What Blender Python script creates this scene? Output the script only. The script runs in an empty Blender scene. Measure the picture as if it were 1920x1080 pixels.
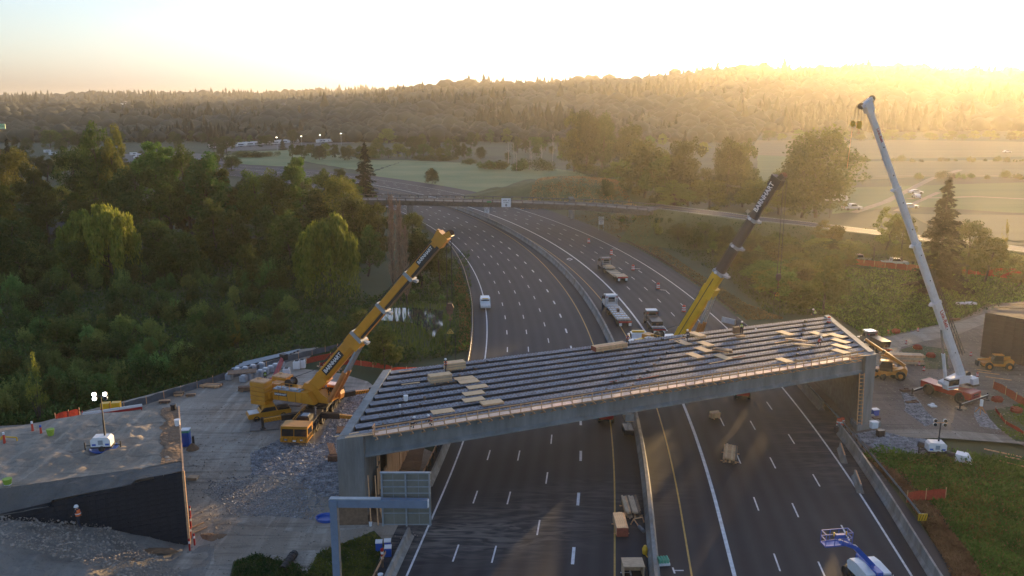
import bpy, bmesh, math, random
import numpy as np
from mathutils import Vector, Matrix, Euler, noise as mnoise
random.seed(7); RNG=np.random.default_rng(7)
sc=bpy.context.scene
# ------------------------------------------------ camera, sky, sun, exposure
FPX=1600.0; YH=190.0; CH=41.5
TH=math.atan((540-YH)/FPX)
cam_d=bpy.data.cameras.new('camera'); cam=bpy.data.objects.new('camera',cam_d)
sc.collection.objects.link(cam); sc.camera=cam
cam.location=(0,0,CH); cam.rotation_euler=(math.pi/2-TH,0,0)
cam_d.sensor_width=36; cam_d.lens=36*FPX/1920; cam_d.clip_start=0.5; cam_d.clip_end=30000
SUN_AZ=math.radians(28.0); SUN_EL=math.radians(3.3)
w=bpy.data.worlds.new('World'); sc.world=w; w.use_nodes=True
nt=w.node_tree; nt.nodes.clear()
wo=nt.nodes.new('ShaderNodeOutputWorld'); bg=nt.nodes.new('ShaderNodeBackground')
sky=nt.nodes.new('ShaderNodeTexSky'); sky.sky_type='NISHITA'; sky.sun_disc=False
sky.sun_elevation=SUN_EL; sky.sun_rotation=SUN_AZ; sky.altitude=50
sky.air_density=1.0; sky.dust_density=1.6; sky.ozone_density=1.6
bg.inputs['Strength'].default_value=0.12
hs=nt.nodes.new('ShaderNodeHueSaturation'); hs.inputs['Saturation'].default_value=.62   # camera white balance: cool, muted
wb=nt.nodes.new('ShaderNodeMix'); wb.data_type='RGBA'; wb.blend_type='MULTIPLY'; wb.inputs[0].default_value=1; wb.inputs[7].default_value=(.83,.97,1.30,1)
nt.links.new(sky.outputs[0],hs.inputs['Color']); nt.links.new(hs.outputs[0],wb.inputs[6]); nt.links.new(wb.outputs[2],bg.inputs[0]); nt.links.new(bg.outputs[0],wo.inputs[0])
sun_d=bpy.data.lights.new('sun','SUN'); sun=bpy.data.objects.new('sun',sun_d); sc.collection.objects.link(sun)
sun_d.energy=3.6; sun_d.angle=math.radians(0.6); sun_d.color=(1.0,0.64,0.27)
sd=Vector((math.sin(SUN_AZ)*math.cos(SUN_EL),math.cos(SUN_AZ)*math.cos(SUN_EL),math.sin(SUN_EL)))
sun.rotation_euler=sd.to_track_quat('Z','Y').to_euler(); sun.location=(200,400,300)
sc.view_settings.view_transform='Standard'; sc.view_settings.look='None'
sc.view_settings.exposure=2.05; sc.view_settings.gamma=1; sc.view_settings.use_curve_mapping=False
sc.cycles.use_denoising=True
sc.cycles.max_bounces=6; sc.cycles.transparent_max_bounces=8; sc.cycles.volume_bounces=1
sc.cycles.sample_clamp_indirect=8
# ------------------------------------------------ helpers
def P(px,py,z=0.0):
    """world point seen at a photo pixel, at height z (used as survey notes)"""
    u=(px-960)/FPX; v=(540-py)/FPX
    d=(u, math.cos(TH)+v*math.sin(TH), -math.sin(TH)+v*math.cos(TH))
    t=(z-CH)/d[2]
    return Vector((d[0]*t,d[1]*t,z))
def PY(px,py,y):
    """world point seen at a photo pixel, at ground distance y"""
    u=(px-960)/FPX; v=(540-py)/FPX
    d=(u, math.cos(TH)+v*math.sin(TH), -math.sin(TH)+v*math.cos(TH))
    t=y/d[1]
    return Vector((d[0]*t,y,CH+d[2]*t))
def link(o,parent=None):
    sc.collection.objects.link(o)
    if parent is not None: o.parent=parent
    return o
def tag(o,label=None,cat=None,group=None,kind=None):
    if label: o['label']=label
    if cat: o['category']=cat
    if group: o['group']=group
    if kind: o['kind']=kind
    return o
def thing(name,label,cat,loc=(0,0,0),rz=0,group=None):
    o=bpy.data.objects.new(name,None); o.empty_display_size=.5
    link(o); o.location=loc; o.rotation_euler=(0,0,rz)
    return tag(o,label,cat,group)
def kids(o): return [c for c in sc.collection.objects if c.parent is o] if o.name not in _KC else _KC[o.name]
_KC={}
def copy_tree(o,loc=None,rz=None,label=None,group=None,parent=None,scale=None):
    c=o.copy(); link(c)
    if parent is not None: c.parent=parent
    if loc is not None: c.location=loc
    if rz is not None: c.rotation_euler=(0,0,rz)
    if scale is not None: c.scale=scale if hasattr(scale,'__len__') else (scale,)*3
    if label: c['label']=label
    if group: c['group']=group
    for ch in o.children: copy_tree(ch,parent=c)
    return c
class MB:
    def __init__(s): s.v=[]; s.f=[]; s.m=[]; s.mi=0
    def add(s,vs,fs):
        b=len(s.v); s.v+= [tuple(v) for v in vs]; s.f+=[tuple(b+i for i in f) for f in fs]; s.m+=[s.mi]*len(fs); return s
    def box(s,c,d,rz=0,R=None,bev=0):
        hx,hy,hz=d[0]/2,d[1]/2,d[2]/2
        if bev>0:
            b=min(bev,hx*.9,hy*.9,hz*.9); vs=[];
            pts=[]
            for sz in(-1,1):
                for (sx,sy) in((-1,-1),(1,-1),(1,1),(-1,1)):
                    pts.append((sx*(hx-b),sy*(hy-b),sz*hz)); pts.append((sx*hx,sy*(hy-b),sz*(hz-b))); pts.append((sx*(hx-b),sy*hy,sz*(hz-b)))
            bm=bmesh.new(); [bm.verts.new(p) for p in pts]
            bmesh.ops.convex_hull(bm,input=bm.verts); bm.verts.index_update()
            vs=[v.co.copy() for v in bm.verts]; fs=[[v.index for v in f.verts] for f in bm.faces]; bm.free()
        else:
            vs=[(x,y,z) for z in(-hz,hz) for y in(-hy,hy) for x in(-hx,hx)]
            fs=[(0,2,3,1),(4,5,7,6),(0,1,5,4),(2,6,7,3),(0,4,6,2),(1,3,7,5)]
        M=R if R is not None else Matrix.Rotation(rz,3,'Z')
        c=Vector(c)
        return s.add([c+M@Vector(v) for v in vs],fs)
    def beam(s,p0,p1,w,h,w1=None,h1=None,up=(0,0,1)):
        p0=Vector(p0);p1=Vector(p1);a=(p1-p0).normalized();u=Vector(up)
        if abs(a.dot(u))>.98:u=Vector((0,1,0))
        x=a.cross(u).normalized();z=x.cross(a); w1=w if w1 is None else w1;h1=h if h1 is None else h1
        vs=[]
        for p,ww,hh in((p0,w,h),(p1,w1,h1)):
            for sx,sz in((-1,-1),(1,-1),(1,1),(-1,1)): vs.append(p+x*sx*ww/2+z*sz*hh/2)
        return s.add(vs,[(3,2,1,0),(4,5,6,7),(0,1,5,4),(1,2,6,5),(2,3,7,6),(3,0,4,7)])
    def tube(s,p0,p1,r0,r1=None,n=8,cap=True):
        p0=Vector(p0);p1=Vector(p1);a=(p1-p0).normalized();u=Vector((0,0,1))
        if abs(a.z)>.95:u=Vector((1,0,0))
        x=a.cross(u).normalized();y=a.cross(x); r1=r0 if r1 is None else r1
        vs=[p+ (x*math.cos(t)+y*math.sin(t))*r for p,r in((p0,r0),(p1,r1)) for t in[2*math.pi*i/n for i in range(n)]]
        fs=[(i,(i+1)%n,n+(i+1)%n,n+i) for i in range(n)]
        if cap: fs+=[tuple(range(n))[::-1],tuple(range(n,2*n))]
        return s.add(vs,fs)
    def path(s,pts,r,n=5):
        for a,b in zip(pts[:-1],pts[1:]): s.tube(a,b,r,r,n,True)
        return s
    def lathe(s,prof,c=(0,0,0),n=12,ax='z'):
        c=Vector(c); vs=[]
        for r,h in prof:
            for i in range(n):
                t=2*math.pi*i/n; a,b=r*math.cos(t),r*math.sin(t)
                vs.append(c+Vector({'z':(a,b,h),'y':(a,h,b),'x':(h,a,b)}[ax]))
        k=len(prof); fs=[(j*n+i,j*n+(i+1)%n,(j+1)*n+(i+1)%n,(j+1)*n+i) for j in range(k-1) for i in range(n)]
        fs+=[tuple(range(n)),tuple(range((k-1)*n,k*n))]
        return s.add(vs,fs)
    def prism(s,poly,w,M=None):
        """poly in local x,z; extruded along y by w, centred"""
        n=len(poly); vs=[(x,-w/2,z) for x,z in poly]+[(x,w/2,z) for x,z in poly]
        if M is not None: vs=[M@Vector(v) for v in vs]
        return s.add(vs,[tuple(range(n)),tuple(range(n,2*n))[::-1]]+[(i,i+n,(i+1)%n+n,(i+1)%n) for i in range(n)])
    def slab(s,poly,z0,z1):
        """horizontal polygon with thickness; poly world xy"""
        n=len(poly); vs=[(x,y,z0) for x,y in poly]+[(x,y,z1) for x,y in poly]
        return s.add(vs,[tuple(range(n))[::-1],tuple(range(n,2*n))]+[(i,(i+1)%n,(i+1)%n+n,i+n) for i in range(n)])
    def quad(s,a,b,c,d): return s.add([a,b,c,d],[(0,1,2,3)])
    def wheel(s,c,r,w,ax='y',n=14):
        s.lathe([(r*.55,-w*.3),(r*.6,-w/2),(r*.93,-w/2),(r,-w*.32),(r,w*.32),(r*.93,w/2),(r*.6,w/2),(r*.55,w*.3)],c,n,ax); return s
    def mesh(s,name,mats,smooth=False):
        me=bpy.data.meshes.new(name); me.from_pydata(s.v,[],s.f)
        if not isinstance(mats,(list,tuple)): mats=[mats]
        for m in mats: me.materials.append(m)
        if len(mats)>1: me.polygons.foreach_set('material_index',s.m)
        bm=bmesh.new(); bm.from_mesh(me); bmesh.ops.recalc_face_normals(bm,faces=bm.faces); bm.to_mesh(me); bm.free()
        if smooth:
            me.polygons.foreach_set('use_smooth',[True]*len(me.polygons))
        me.update(); return me
    def build(s,name,mats,parent=None,loc=None,smooth=False,rz=None):
        o=bpy.data.objects.new(name,s.mesh(name,mats,smooth)); link(o,parent)
        if loc is not None:o.location=loc
        if rz is not None:o.rotation_euler=(0,0,rz)
        return o
def put(name,me,parent=None,loc=(0,0,0),rot=(0,0,0),scale=1):
    o=bpy.data.objects.new(name,me); link(o,parent); o.location=loc; o.rotation_euler=rot
    o.scale=scale if hasattr(scale,'__len__') else (scale,)*3
    return o
def np_mesh(name,V,F,mat,smooth=False):
    me=bpy.data.meshes.new(name); V=np.asarray(V,dtype=np.float32); F=np.asarray(F,dtype=np.int32)
    k=F.shape[1]
    me.vertices.add(len(V)); me.vertices.foreach_set('co',V.ravel())
    me.loops.add(F.size); me.loops.foreach_set('vertex_index',F.ravel())
    me.polygons.add(len(F)); me.polygons.foreach_set('loop_start',np.arange(len(F),dtype=np.int32)*k)
    try: me.polygons.foreach_set('loop_total',np.full(len(F),k,dtype=np.int32))
    except Exception: pass
    me.update(calc_edges=True); me.validate()
    me.materials.append(mat)
    if smooth: me.polygons.foreach_set('use_smooth',np.ones(len(F),dtype=bool))
    return me
# ------------------------------------------------ materials
MATS={}
def mat(name,col,rough=.6,metal=0,var=.15,scale=2.0,bump=0.0,bscale=None,col2=None,emit=None,spec=.5,coords='Object',stretch=None,dirt=0,trans=0,objvar=0,detail=5,thr=None):
    if name in MATS: return MATS[name]
    m=bpy.data.materials.new(name); m.use_nodes=True; n=m.node_tree.nodes; l=m.node_tree.links
    b=n['Principled BSDF']; b.inputs['Roughness'].default_value=rough; b.inputs['Metallic'].default_value=metal
    b.inputs['Specular IOR Level'].default_value=spec
    tc=n.new('ShaderNodeTexCoord'); src=tc.outputs[coords]
    if stretch:
        mp=n.new('ShaderNodeMapping'); mp.inputs['Scale'].default_value=stretch; l.new(src,mp.inputs[0]); src=mp.outputs[0]
    no=n.new('ShaderNodeTexNoise'); no.inputs['Scale'].default_value=scale; no.inputs['Detail'].default_value=detail; no.inputs['Roughness'].default_value=.62
    l.new(src,no.inputs['Vector'])
    rp=n.new('ShaderNodeValToRGB'); a,bb=thr if thr else (.3,.7)
    rp.color_ramp.elements[0].position=a; rp.color_ramp.elements[1].position=bb
    c=col; c2=col2 if col2 else tuple(min(1,x*(1+var)) for x in c)
    c1=tuple(x*(1-var) for x in c) if not col2 else c
    rp.color_ramp.elements[0].color=(*c1,1); rp.color_ramp.elements[1].color=(*c2,1)
    l.new(no.outputs[0],rp.inputs[0]); out=rp.outputs[0]
    if dirt:
        n2=n.new('ShaderNodeTexNoise'); n2.inputs['Scale'].default_value=scale*.27; n2.inputs['Detail'].default_value=8; l.new(src,n2.inputs['Vector'])
        r2=n.new('ShaderNodeValToRGB'); r2.color_ramp.elements[0].position=.45; r2.color_ramp.elements[1].position=.72; l.new(n2.outputs[0],r2.inputs[0])
        mx=n.new('ShaderNodeMix'); mx.data_type='RGBA'; mx.inputs[7].default_value=(.13,.10,.075,1)
        mu=n.new('ShaderNodeMath'); mu.operation='MULTIPLY'; mu.inputs[1].default_value=dirt; l.new(r2.outputs[0],mu.inputs[0]); l.new(mu.outputs[0],mx.inputs[0])
        l.new(out,mx.inputs[6]); out=mx.outputs[2]
    if objvar:
        oi=n.new('ShaderNodeObjectInfo'); hs=n.new('ShaderNodeHueSaturation')
        mr=n.new('ShaderNodeMapRange'); mr.inputs[3].default_value=.5-objvar*.045; mr.inputs[4].default_value=.5+objvar*.03; l.new(oi.outputs['Random'],mr.inputs[0]); l.new(mr.outputs[0],hs.inputs['Hue'])
        wn=n.new('ShaderNodeTexWhiteNoise'); wn.noise_dimensions='1D'; l.new(oi.outputs['Random'],wn.inputs['W'])
        m2=n.new('ShaderNodeMapRange'); m2.inputs[3].default_value=1-objvar*.45; m2.inputs[4].default_value=1+objvar*.45; l.new(wn.outputs[0],m2.inputs[0]); l.new(m2.outputs[0],hs.inputs['Value'])
        l.new(out,hs.inputs['Color']); out=hs.outputs[0]
    l.new(out,b.inputs['Base Color'])
    if bump:
        nb=n.new('ShaderNodeTexNoise'); nb.inputs['Scale'].default_value=bscale or scale*4; nb.inputs['Detail'].default_value=6; l.new(src,nb.inputs['Vector'])
        bp=n.new('ShaderNodeBump'); bp.inputs['Strength'].default_value=min(1,bump); bp.inputs['Distance'].default_value=.1*max(1,bump); l.new(nb.outputs[0],bp.inputs['Height']); l.new(bp.outputs[0],b.inputs['Normal'])
    if emit:
        b.inputs['Emission Color'].default_value=(*emit[:3],1); b.inputs['Emission Strength'].default_value=emit[3]
    if trans:
        t=n.new('ShaderNodeBsdfTranslucent'); l.new(out,t.inputs[0]); ms=n.new('ShaderNodeMixShader'); ms.inputs[0].default_value=trans
        l.new(b.outputs[0],ms.inputs[1]); l.new(t.outputs[0],ms.inputs[2]); l.new(ms.outputs[0],n['Material Output'].inputs[0])
    MATS[name]=m; return m
# ------------------------------------------------ road alignment
_S=np.arange(-60,700,.5)
_h=.116-np.clip(_S-21.3,0,232.5)/507.7-np.clip(_S-253.8,0,None)/500.
_X=np.cumsum(np.sin(_h))*.5; _Y=np.cumsum(np.cos(_h))*.5
_X=_X-_X[120]+18.86; _Y=_Y-_Y[120]+60
def rd(s,o=0,z=0):
    x=np.interp(s,_S,_X);y=np.interp(s,_S,_Y);h=np.interp(s,_S,_h)
    return Vector((x+o*math.cos(h),y-o*math.sin(h),z))
def rh(s): return float(np.interp(s,_S,_h))
def road_so(x,y):
    i=int(((_X-x)**2+(_Y-y)**2).argmin()); return float(_S[i]), (x-_X[i])*math.cos(_h[i])-(y-_Y[i])*math.sin(_h[i])
def strip(name,s0,s1,o0,o1,z,mat_,step=4.0,parent=None,uv=False,th=0):
    n=max(1,int((s1-s0)/step)); V=[];F=[]
    f0=o0 if callable(o0) else (lambda s:o0); f1=o1 if callable(o1) else (lambda s:o1)
    UV=[]
    for i in range(n+1):
        s=s0+(s1-s0)*i/n; V+= [rd(s,f0(s),z),rd(s,f1(s),z)]; UV+=[(f0(s),s),(f1(s),s)]
        if i: b=2*i; F.append((b-2,b-1,b+1,b))
    me=bpy.data.meshes.new(name); me.from_pydata(V,[],F); me.materials.append(mat_)
    if uv:
        ul=me.uv_layers.new(name='UVMap')
        for lp in me.loops: ul.data[lp.index].uv=UV[lp.vertex_index]
    o=bpy.data.objects.new(name,me); link(o,parent); return o
# ================================================ THE SETTING
def asphalt(name,base,uvst=True):
    m=bpy.data.materials.new(name); m.use_nodes=True; n=m.node_tree.nodes; l=m.node_tree.links; b=n['Principled BSDF']
    tc=n.new('ShaderNodeTexCoord')
    mp=n.new('ShaderNodeMapping'); mp.inputs['Scale'].default_value=(.55,.012,1); l.new(tc.outputs['UV'],mp.inputs[0])
    n1=n.new('ShaderNodeTexNoise'); n1.inputs['Scale'].default_value=1.0; n1.inputs['Detail'].default_value=4; l.new(mp.outputs[0],n1.inputs['Vector'])
    n2=n.new('ShaderNodeTexNoise'); n2.inputs['Scale'].default_value=.09; n2.inputs['Detail'].default_value=9; n2.inputs['Roughness'].default_value=.65; l.new(tc.outputs['Object'],n2.inputs['Vector'])
    n3=n.new('ShaderNodeTexNoise'); n3.inputs['Scale'].default_value=6; n3.inputs['Detail'].default_value=6; l.new(tc.outputs['Object'],n3.inputs['Vector'])
    # wheel paths: darker bands along the lanes (period = half a lane)
    sx=n.new('ShaderNodeSeparateXYZ'); l.new(tc.outputs['UV'],sx.inputs[0])
    mu=n.new('ShaderNodeMath'); mu.operation='MULTIPLY'; mu.inputs[1].default_value=2*math.pi/1.86; l.new(sx.outputs[0],mu.inputs[0])
    sn=n.new('ShaderNodeMath'); sn.operation='SINE'; l.new(mu.outputs[0],sn.inputs[0])
    a=n.new('ShaderNodeMath'); a.operation='MULTIPLY_ADD'; a.inputs[1].default_value=.20; l.new(sn.outputs[0],a.inputs[0]); l.new(n1.outputs[0],a.inputs[2])
    ad=n.new('ShaderNodeMath'); ad.operation='ADD'; l.new(a.outputs[0],ad.inputs[0]); l.new(n2.outputs[0],ad.inputs[1])
    a2=n.new('ShaderNodeMath'); a2.operation='MULTIPLY_ADD'; a2.inputs[1].default_value=.35; l.new(n3.outputs[0],a2.inputs[0]); l.new(ad.outputs[0],a2.inputs[2])
    rp=n.new('ShaderNodeValToRGB'); rp.color_ramp.elements[0].position=.75; rp.color_ramp.elements[1].position=1.5
    mr=n.new('ShaderNodeMapRange'); mr.inputs[1].default_value=.75; mr.inputs[2].default_value=1.6; l.new(a2.outputs[0],mr.inputs[0])
    rp.color_ramp.elements[0].position=0; rp.color_ramp.elements[1].position=1
    rp.color_ramp.elements[0].color=(base*.50,base*.64,base*.88,1); rp.color_ramp.elements[1].color=(base*1.30,base*1.46,base*1.72,1)
    l.new(mr.outputs[0],rp.inputs[0])
    # dust tracked onto the road near the site entrance (stains, fixed to the place)
    def ctr(cx,cy,rx,ry,rz):
        q=n.new('ShaderNodeMapping'); q.vector_type='TEXTURE'; q.inputs['Location'].default_value=(cx,cy,0); q.inputs['Scale'].default_value=(rx,ry,50); q.inputs['Rotation'].default_value=(0,0,rz); l.new(tc.outputs['Object'],q.inputs[0])
        g=n.new('ShaderNodeTexGradient'); g.gradient_type='SPHERICAL'; l.new(q.outputs[0],g.inputs[0]); return g.outputs['Fac']
    wv=n.new('ShaderNodeTexNoise'); wv.inputs['Scale'].default_value=.5; wv.inputs['Detail'].default_value=7; wv.inputs['Distortion'].default_value=2.2
    ms=n.new('ShaderNodeMapping'); ms.inputs['Scale'].default_value=(.35,1.6,1); ms.inputs['Rotation'].default_value=(0,0,.25); l.new(tc.outputs['Object'],ms.inputs[0]); l.new(ms.outputs[0],wv.inputs['Vector'])
    wr=n.new('ShaderNodeMapRange'); wr.inputs[1].default_value=.42; wr.inputs[2].default_value=.68; l.new(wv.outputs[0],wr.inputs[0])
    out=rp.outputs[0]
    for (cx,cy,rx,ry,rz,amt,colr) in [(-6,77,15,6,.15,1.3,(.16,.155,.145)),(3,80,22,9,.5,.7,(.14,.135,.13)),(43,101,12,14,.3,1.0,(.13,.12,.11)),(38,93,8,10,0,.6,(.12,.11,.10))]:
        g=ctr(cx,cy,rx,ry,rz); k=n.new('ShaderNodeMath'); k.operation='MULTIPLY'; l.new(g,k.inputs[0]); l.new(wr.outputs[0],k.inputs[1])
        k2=n.new('ShaderNodeMath'); k2.operation='MULTIPLY'; k2.use_clamp=True; k2.inputs[1].default_value=amt; l.new(k.outputs[0],k2.inputs[0])
        mx=n.new('ShaderNodeMix'); mx.data_type='RGBA'; mx.inputs[7].default_value=(*colr,1); l.new(k2.outputs[0],mx.inputs[0]); l.new(out,mx.inputs[6]); out=mx.outputs[2]
    l.new(out,b.inputs['Base Color']); b.inputs['Roughness'].default_value=.82; b.inputs['Specular IOR Level'].default_value=.35
    bp=n.new('ShaderNodeBump'); bp.inputs['Strength'].default_value=.25; bp.inputs['Distance'].default_value=.03; l.new(n3.outputs[0],bp.inputs['Height']); l.new(bp.outputs[0],b.inputs['Normal'])
    return m
def dirtmat(name,lo,hi,tracks,brown=(.20,.145,.10),br=.5,rot=.3):
    m=bpy.data.materials.new(name); m.use_nodes=True; n=m.node_tree.nodes; l=m.node_tree.links; b=n['Principled BSDF']; b.inputs['Roughness'].default_value=.95; b.inputs['Specular IOR Level'].default_value=.2
    tc=n.new('ShaderNodeTexCoord')
    def nz(scale,det,rough=.6,stretch=None,rz=0,dist=0):
        src=tc.outputs['Object']
        if stretch: q=n.new('ShaderNodeMapping'); q.inputs['Scale'].default_value=stretch; q.inputs['Rotation'].default_value=(0,0,rz); l.new(src,q.inputs[0]); src=q.outputs[0]
        x=n.new('ShaderNodeTexNoise'); x.inputs['Scale'].default_value=scale; x.inputs['Detail'].default_value=det; x.inputs['Roughness'].default_value=rough; x.inputs['Distortion'].default_value=dist; l.new(src,x.inputs['Vector']); return x.outputs[0]
    def mix(a,b_,t0,t1,f,op='MIX',amt=1):
        r=n.new('ShaderNodeMapRange'); r.inputs[1].default_value=t0; r.inputs[2].default_value=t1; r.inputs[4].default_value=amt; l.new(f,r.inputs[0]); x=n.new('ShaderNodeMix'); x.data_type='RGBA'; x.blend_type=op; l.new(r.outputs[0],x.inputs[0])
        for k,v in((6,a),(7,b_)):
            if isinstance(v,tuple): x.inputs[k].default_value=(*v,1)
            else: l.new(v,x.inputs[k])
        return x.outputs[2]
    big=nz(.07,8,.6); fine=nz(1.3,9,.7); c=mix(lo,hi,.3,.7,big)
    c=mix(c,brown,.52,.70,nz(.11,7,.65),amt=br)
    c=mix(c,tuple(v*1.25 for v in hi),.5,.75,nz(.9,4,.6,(1,.07,1),rot,.6),amt=tracks)
    c=mix(c,tuple(v*.6 for v in lo),.52,.72,nz(1.1,4,.6,(.08,1,1),rot+.5,1.0),amt=tracks)
    c=mix(c,(.5,.5,.5),.55,.8,fine,'OVERLAY',.5); c=mix(c,tuple(v*.5 for v in lo),.55,.75,nz(5,5,.7),amt=.55)
    l.new(c,b.inputs['Base Color'])
    bp=n.new('ShaderNodeBump'); bp.inputs['Strength'].default_value=1; bp.inputs['Distance'].default_value=.18; l.new(fine,bp.inputs['Height']); l.new(bp.outputs[0],b.inputs['Normal']); MATS[name]=m; return m
M_ASPH=asphalt('asphalt',.028)
M_WHITE=mat('road_paint_white',(.58,.60,.62),.6,var=.25,scale=1.5)
M_YEL=mat('road_paint_yellow',(.42,.27,.06),.6,var=.25,scale=1.5)
M_CONC=mat('weathered_concrete',(.22,.225,.22),.85,var=.3,scale=.9,bump=.3,bscale=8,dirt=.7,stretch=(1.4,1.4,.22))
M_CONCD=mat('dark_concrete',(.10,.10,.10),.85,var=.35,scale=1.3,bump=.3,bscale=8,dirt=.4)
M_FLANGE=mat('rough_girder_top',(.14,.155,.18),.9,col2=(.29,.315,.355),scale=1.7,detail=10,bump=.8,bscale=9,thr=(.38,.66))
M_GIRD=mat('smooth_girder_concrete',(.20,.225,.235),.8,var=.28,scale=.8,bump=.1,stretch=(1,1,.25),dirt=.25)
M_DIRT=dirtmat('packed_dirt',(.20,.175,.145),(.42,.38,.325),.7,brown=(.25,.17,.11),br=.75)
M_DIRTB=dirtmat('brown_dirt',(.13,.102,.082),(.25,.20,.165),.55,brown=(.19,.125,.085),br=.6,rot=-.5)
M_GRAVEL=mat('crushed_gravel',(.09,.095,.105),.95,col2=(.38,.39,.41),scale=2.6,detail=7,bump=2,bscale=4,thr=(.38,.66))
M_SOIL=mat('brown_soil',(.12,.075,.045),.95,col2=(.24,.15,.09),scale=.5,detail=10,bump=2,bscale=2)
M_TAN=dirtmat('sandy_fill',(.21,.18,.145),(.38,.33,.27),.7,br=.6,rot=-.2)
M_GRASS=mat('ground_grass',(.028,.042,.014),.95,col2=(.075,.085,.032),scale=.12,detail=12,bump=2,bscale=1.5)
M_MEADOW=mat('meadow',(.10,.16,.05),.95,col2=(.20,.23,.10),scale=.02,detail=12,stretch=(1,1.8,1))
M_FIELD1=mat('green_field',(.045,.095,.02),.95,col2=(.09,.13,.035),scale=.02,detail=10,stretch=(.3,3,1))
M_FIELD2=mat('brown_field',(.09,.085,.035),.95,col2=(.13,.125,.06),scale=.015,detail=10,stretch=(.3,3,1))
# terrain sheet with the hills in it
def az_px(px): return math.atan((px-960)/1645.)
_L1=np.array([(300,205),(560,203),(700,192),(800,180),(860,171),(900,168),(960,172),(1050,170),(1130,162),(1200,163),(1300,149),(1360,141),(1450,139),(1500,143),(1600,138),(1700,138),(1800,145),(1920,150),(2300,168),(3200,190)],float)
_L2=np.array([(-1500,192),(0,189),(145,187),(150,188),(165,184),(300,184),(430,182),(445,184),(560,180),(700,177),(850,174),(1000,172),(1300,180),(3000,190)],float)
_L0=np.array([(-1500,212),(0,214),(300,220),(560,212),(700,206),(850,205),(1000,215),(1200,235),(3000,240)],float)
def zridge(L,px,y): py=np.interp(px,L[:,0],L[:,1]); v=(540-py)/FPX; return CH+ y*(v*math.cos(TH)-math.sin(TH))/(math.cos(TH)+v*math.sin(TH))
def sst(a,b,x): t=np.clip((x-a)/(b-a),0,1); return t*t*(3-2*t)
def hnoise(x,y):
    return (np.sin(x*.0041+1.3)*np.cos(y*.0052+.4)+.5*np.sin(x*.011+y*.007)+.35*np.sin(x*.023-y*.019+2))/1.85
def terrain_h(x,y):
    x=np.asarray(x,float);y=np.asarray(y,float)
    px=960+1645*x/np.maximum(y,50)
    z0=zridge(_L0,px,1900.); z1=zridge(_L1,px,2300.); z2=zridge(_L2,px,4200.)
    b1=1150+60*np.sin(x*.006)
    h=np.maximum(z0,0)*sst(1000,1900,y)
    h=np.maximum(h,np.maximum(z1,0)*sst(0,1,(y-b1)/(2300-b1))**.85)
    h=np.maximum(h,np.maximum(z2,0)*sst(2500,4200,y))
    n=hnoise(x,y)
    h=h+n*np.clip(h*.12,0,9)
    near=-.35-1.2*sst(0,1,(np.clip(-x-20,0,60))/60)*sst(95,125,y)*(1-sst(300,420,y))
    h=np.where(y>1000,np.maximum(h-.35,-.35),near)
    return h
azs=np.concatenate([np.linspace(-180,-50,14)[:-1],np.linspace(-50,50,260),np.linspace(50,180,14)[1:]])
rs=np.concatenate([[5,20,40],np.geomspace(60,900,36)[:-1],np.geomspace(900,4600,90)[:-1],np.geomspace(4600,12000,8)])
A,R_=np.meshgrid(np.radians(azs),rs)
TX=R_*np.sin(A); TY=R_*np.cos(A); TZ=terrain_h(TX,TY); TZ=np.where(TY<60,-.35,TZ)
na=len(azs); V=np.stack([TX,TY,TZ],-1).reshape(-1,3)
ii,jj=np.meshgrid(np.arange(len(rs)-1),np.arange(na-1),indexing='ij'); b=(ii*na+jj).ravel()
F=np.stack([b,b+na,b+na+1,b+1],-1)
ter=put('ground',np_mesh('ground',V,F,mat('terrain_floor',(.018,.034,.010),.95,col2=(.05,.068,.022),scale=.03,detail=12),True)); tag(ter,kind='structure',label='rough green ground and wooded hills reaching the horizon')
def sheet(name,pts,z,m,kind='structure',label=None,wob=0):
    """flat polygon laid on the ground; wobbly outline"""
    pts=[Vector(p) for p in pts]; out=[]
    for a,b_ in zip(pts,pts[1:]+pts[:1]):
        k=max(1,int((b_-a).length/ (3 if wob else 1e9)))
        for i in range(k):
            p=a.lerp(b_,i/k); 
            if wob: nz=mnoise.noise_vector(Vector((p.x*.15,p.y*.15,z*7))); p=p+Vector((nz.x,nz.y,0))*wob
            out.append((p.x,p.y))
    me=bpy.data.meshes.new(name); bm=bmesh.new(); vs=[bm.verts.new((x,y,z)) for x,y in out]; f=bm.faces.new(vs)
    if f.normal.z<0: f.normal_flip()
    bmesh.ops.triangulate(bm,faces=bm.faces); bm.to_mesh(me); bm.free(); me.materials.append(m)
    o=put(name,me); return tag(o,kind=kind,label=label)
def pxs(L,z=0): return [P(x,y,z) for x,y in L]
sheet('meadow',pxs([(700,322),(760,300),(900,306),(990,312),(1080,320),(1110,332),(1000,352),(985,372),(860,368),(720,340)]),-.2,M_MEADOW,wob=2)
sheet('meadow',pxs([(395,296),(470,284),(560,280),(700,300),(760,300),(690,322),(560,300),(540,312),(430,306)]),-.22,M_MEADOW,wob=2)
sheet('field',pxs([(1420,262),(1700,262),(2100,268),(2100,290),(1500,300),(1400,290)]),-.21,M_FIELD2,wob=1)
sheet('field',pxs([(1500,304),(2100,296),(2100,330),(1700,332),(1480,345)]),-.20,M_FIELD2,wob=1)
sheet('field',pxs([(1420,290),(1600,300),(1560,375),(1420,370)]),-.19,M_FIELD1,wob=1)
sheet('field',pxs([(1560,352),(2100,336),(2100,400),(1900,398),(1700,385),(1560,400)]),-.18,M_FIELD1,wob=1)
sheet('field',pxs([(1700,400),(2100,404),(2100,440),(1900,450),(1760,430)]),-.17,M_FIELD2,wob=1)
M_TRACK=mat('dirt_track',(.22,.19,.14),.95,var=.3,scale=.3)
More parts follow.
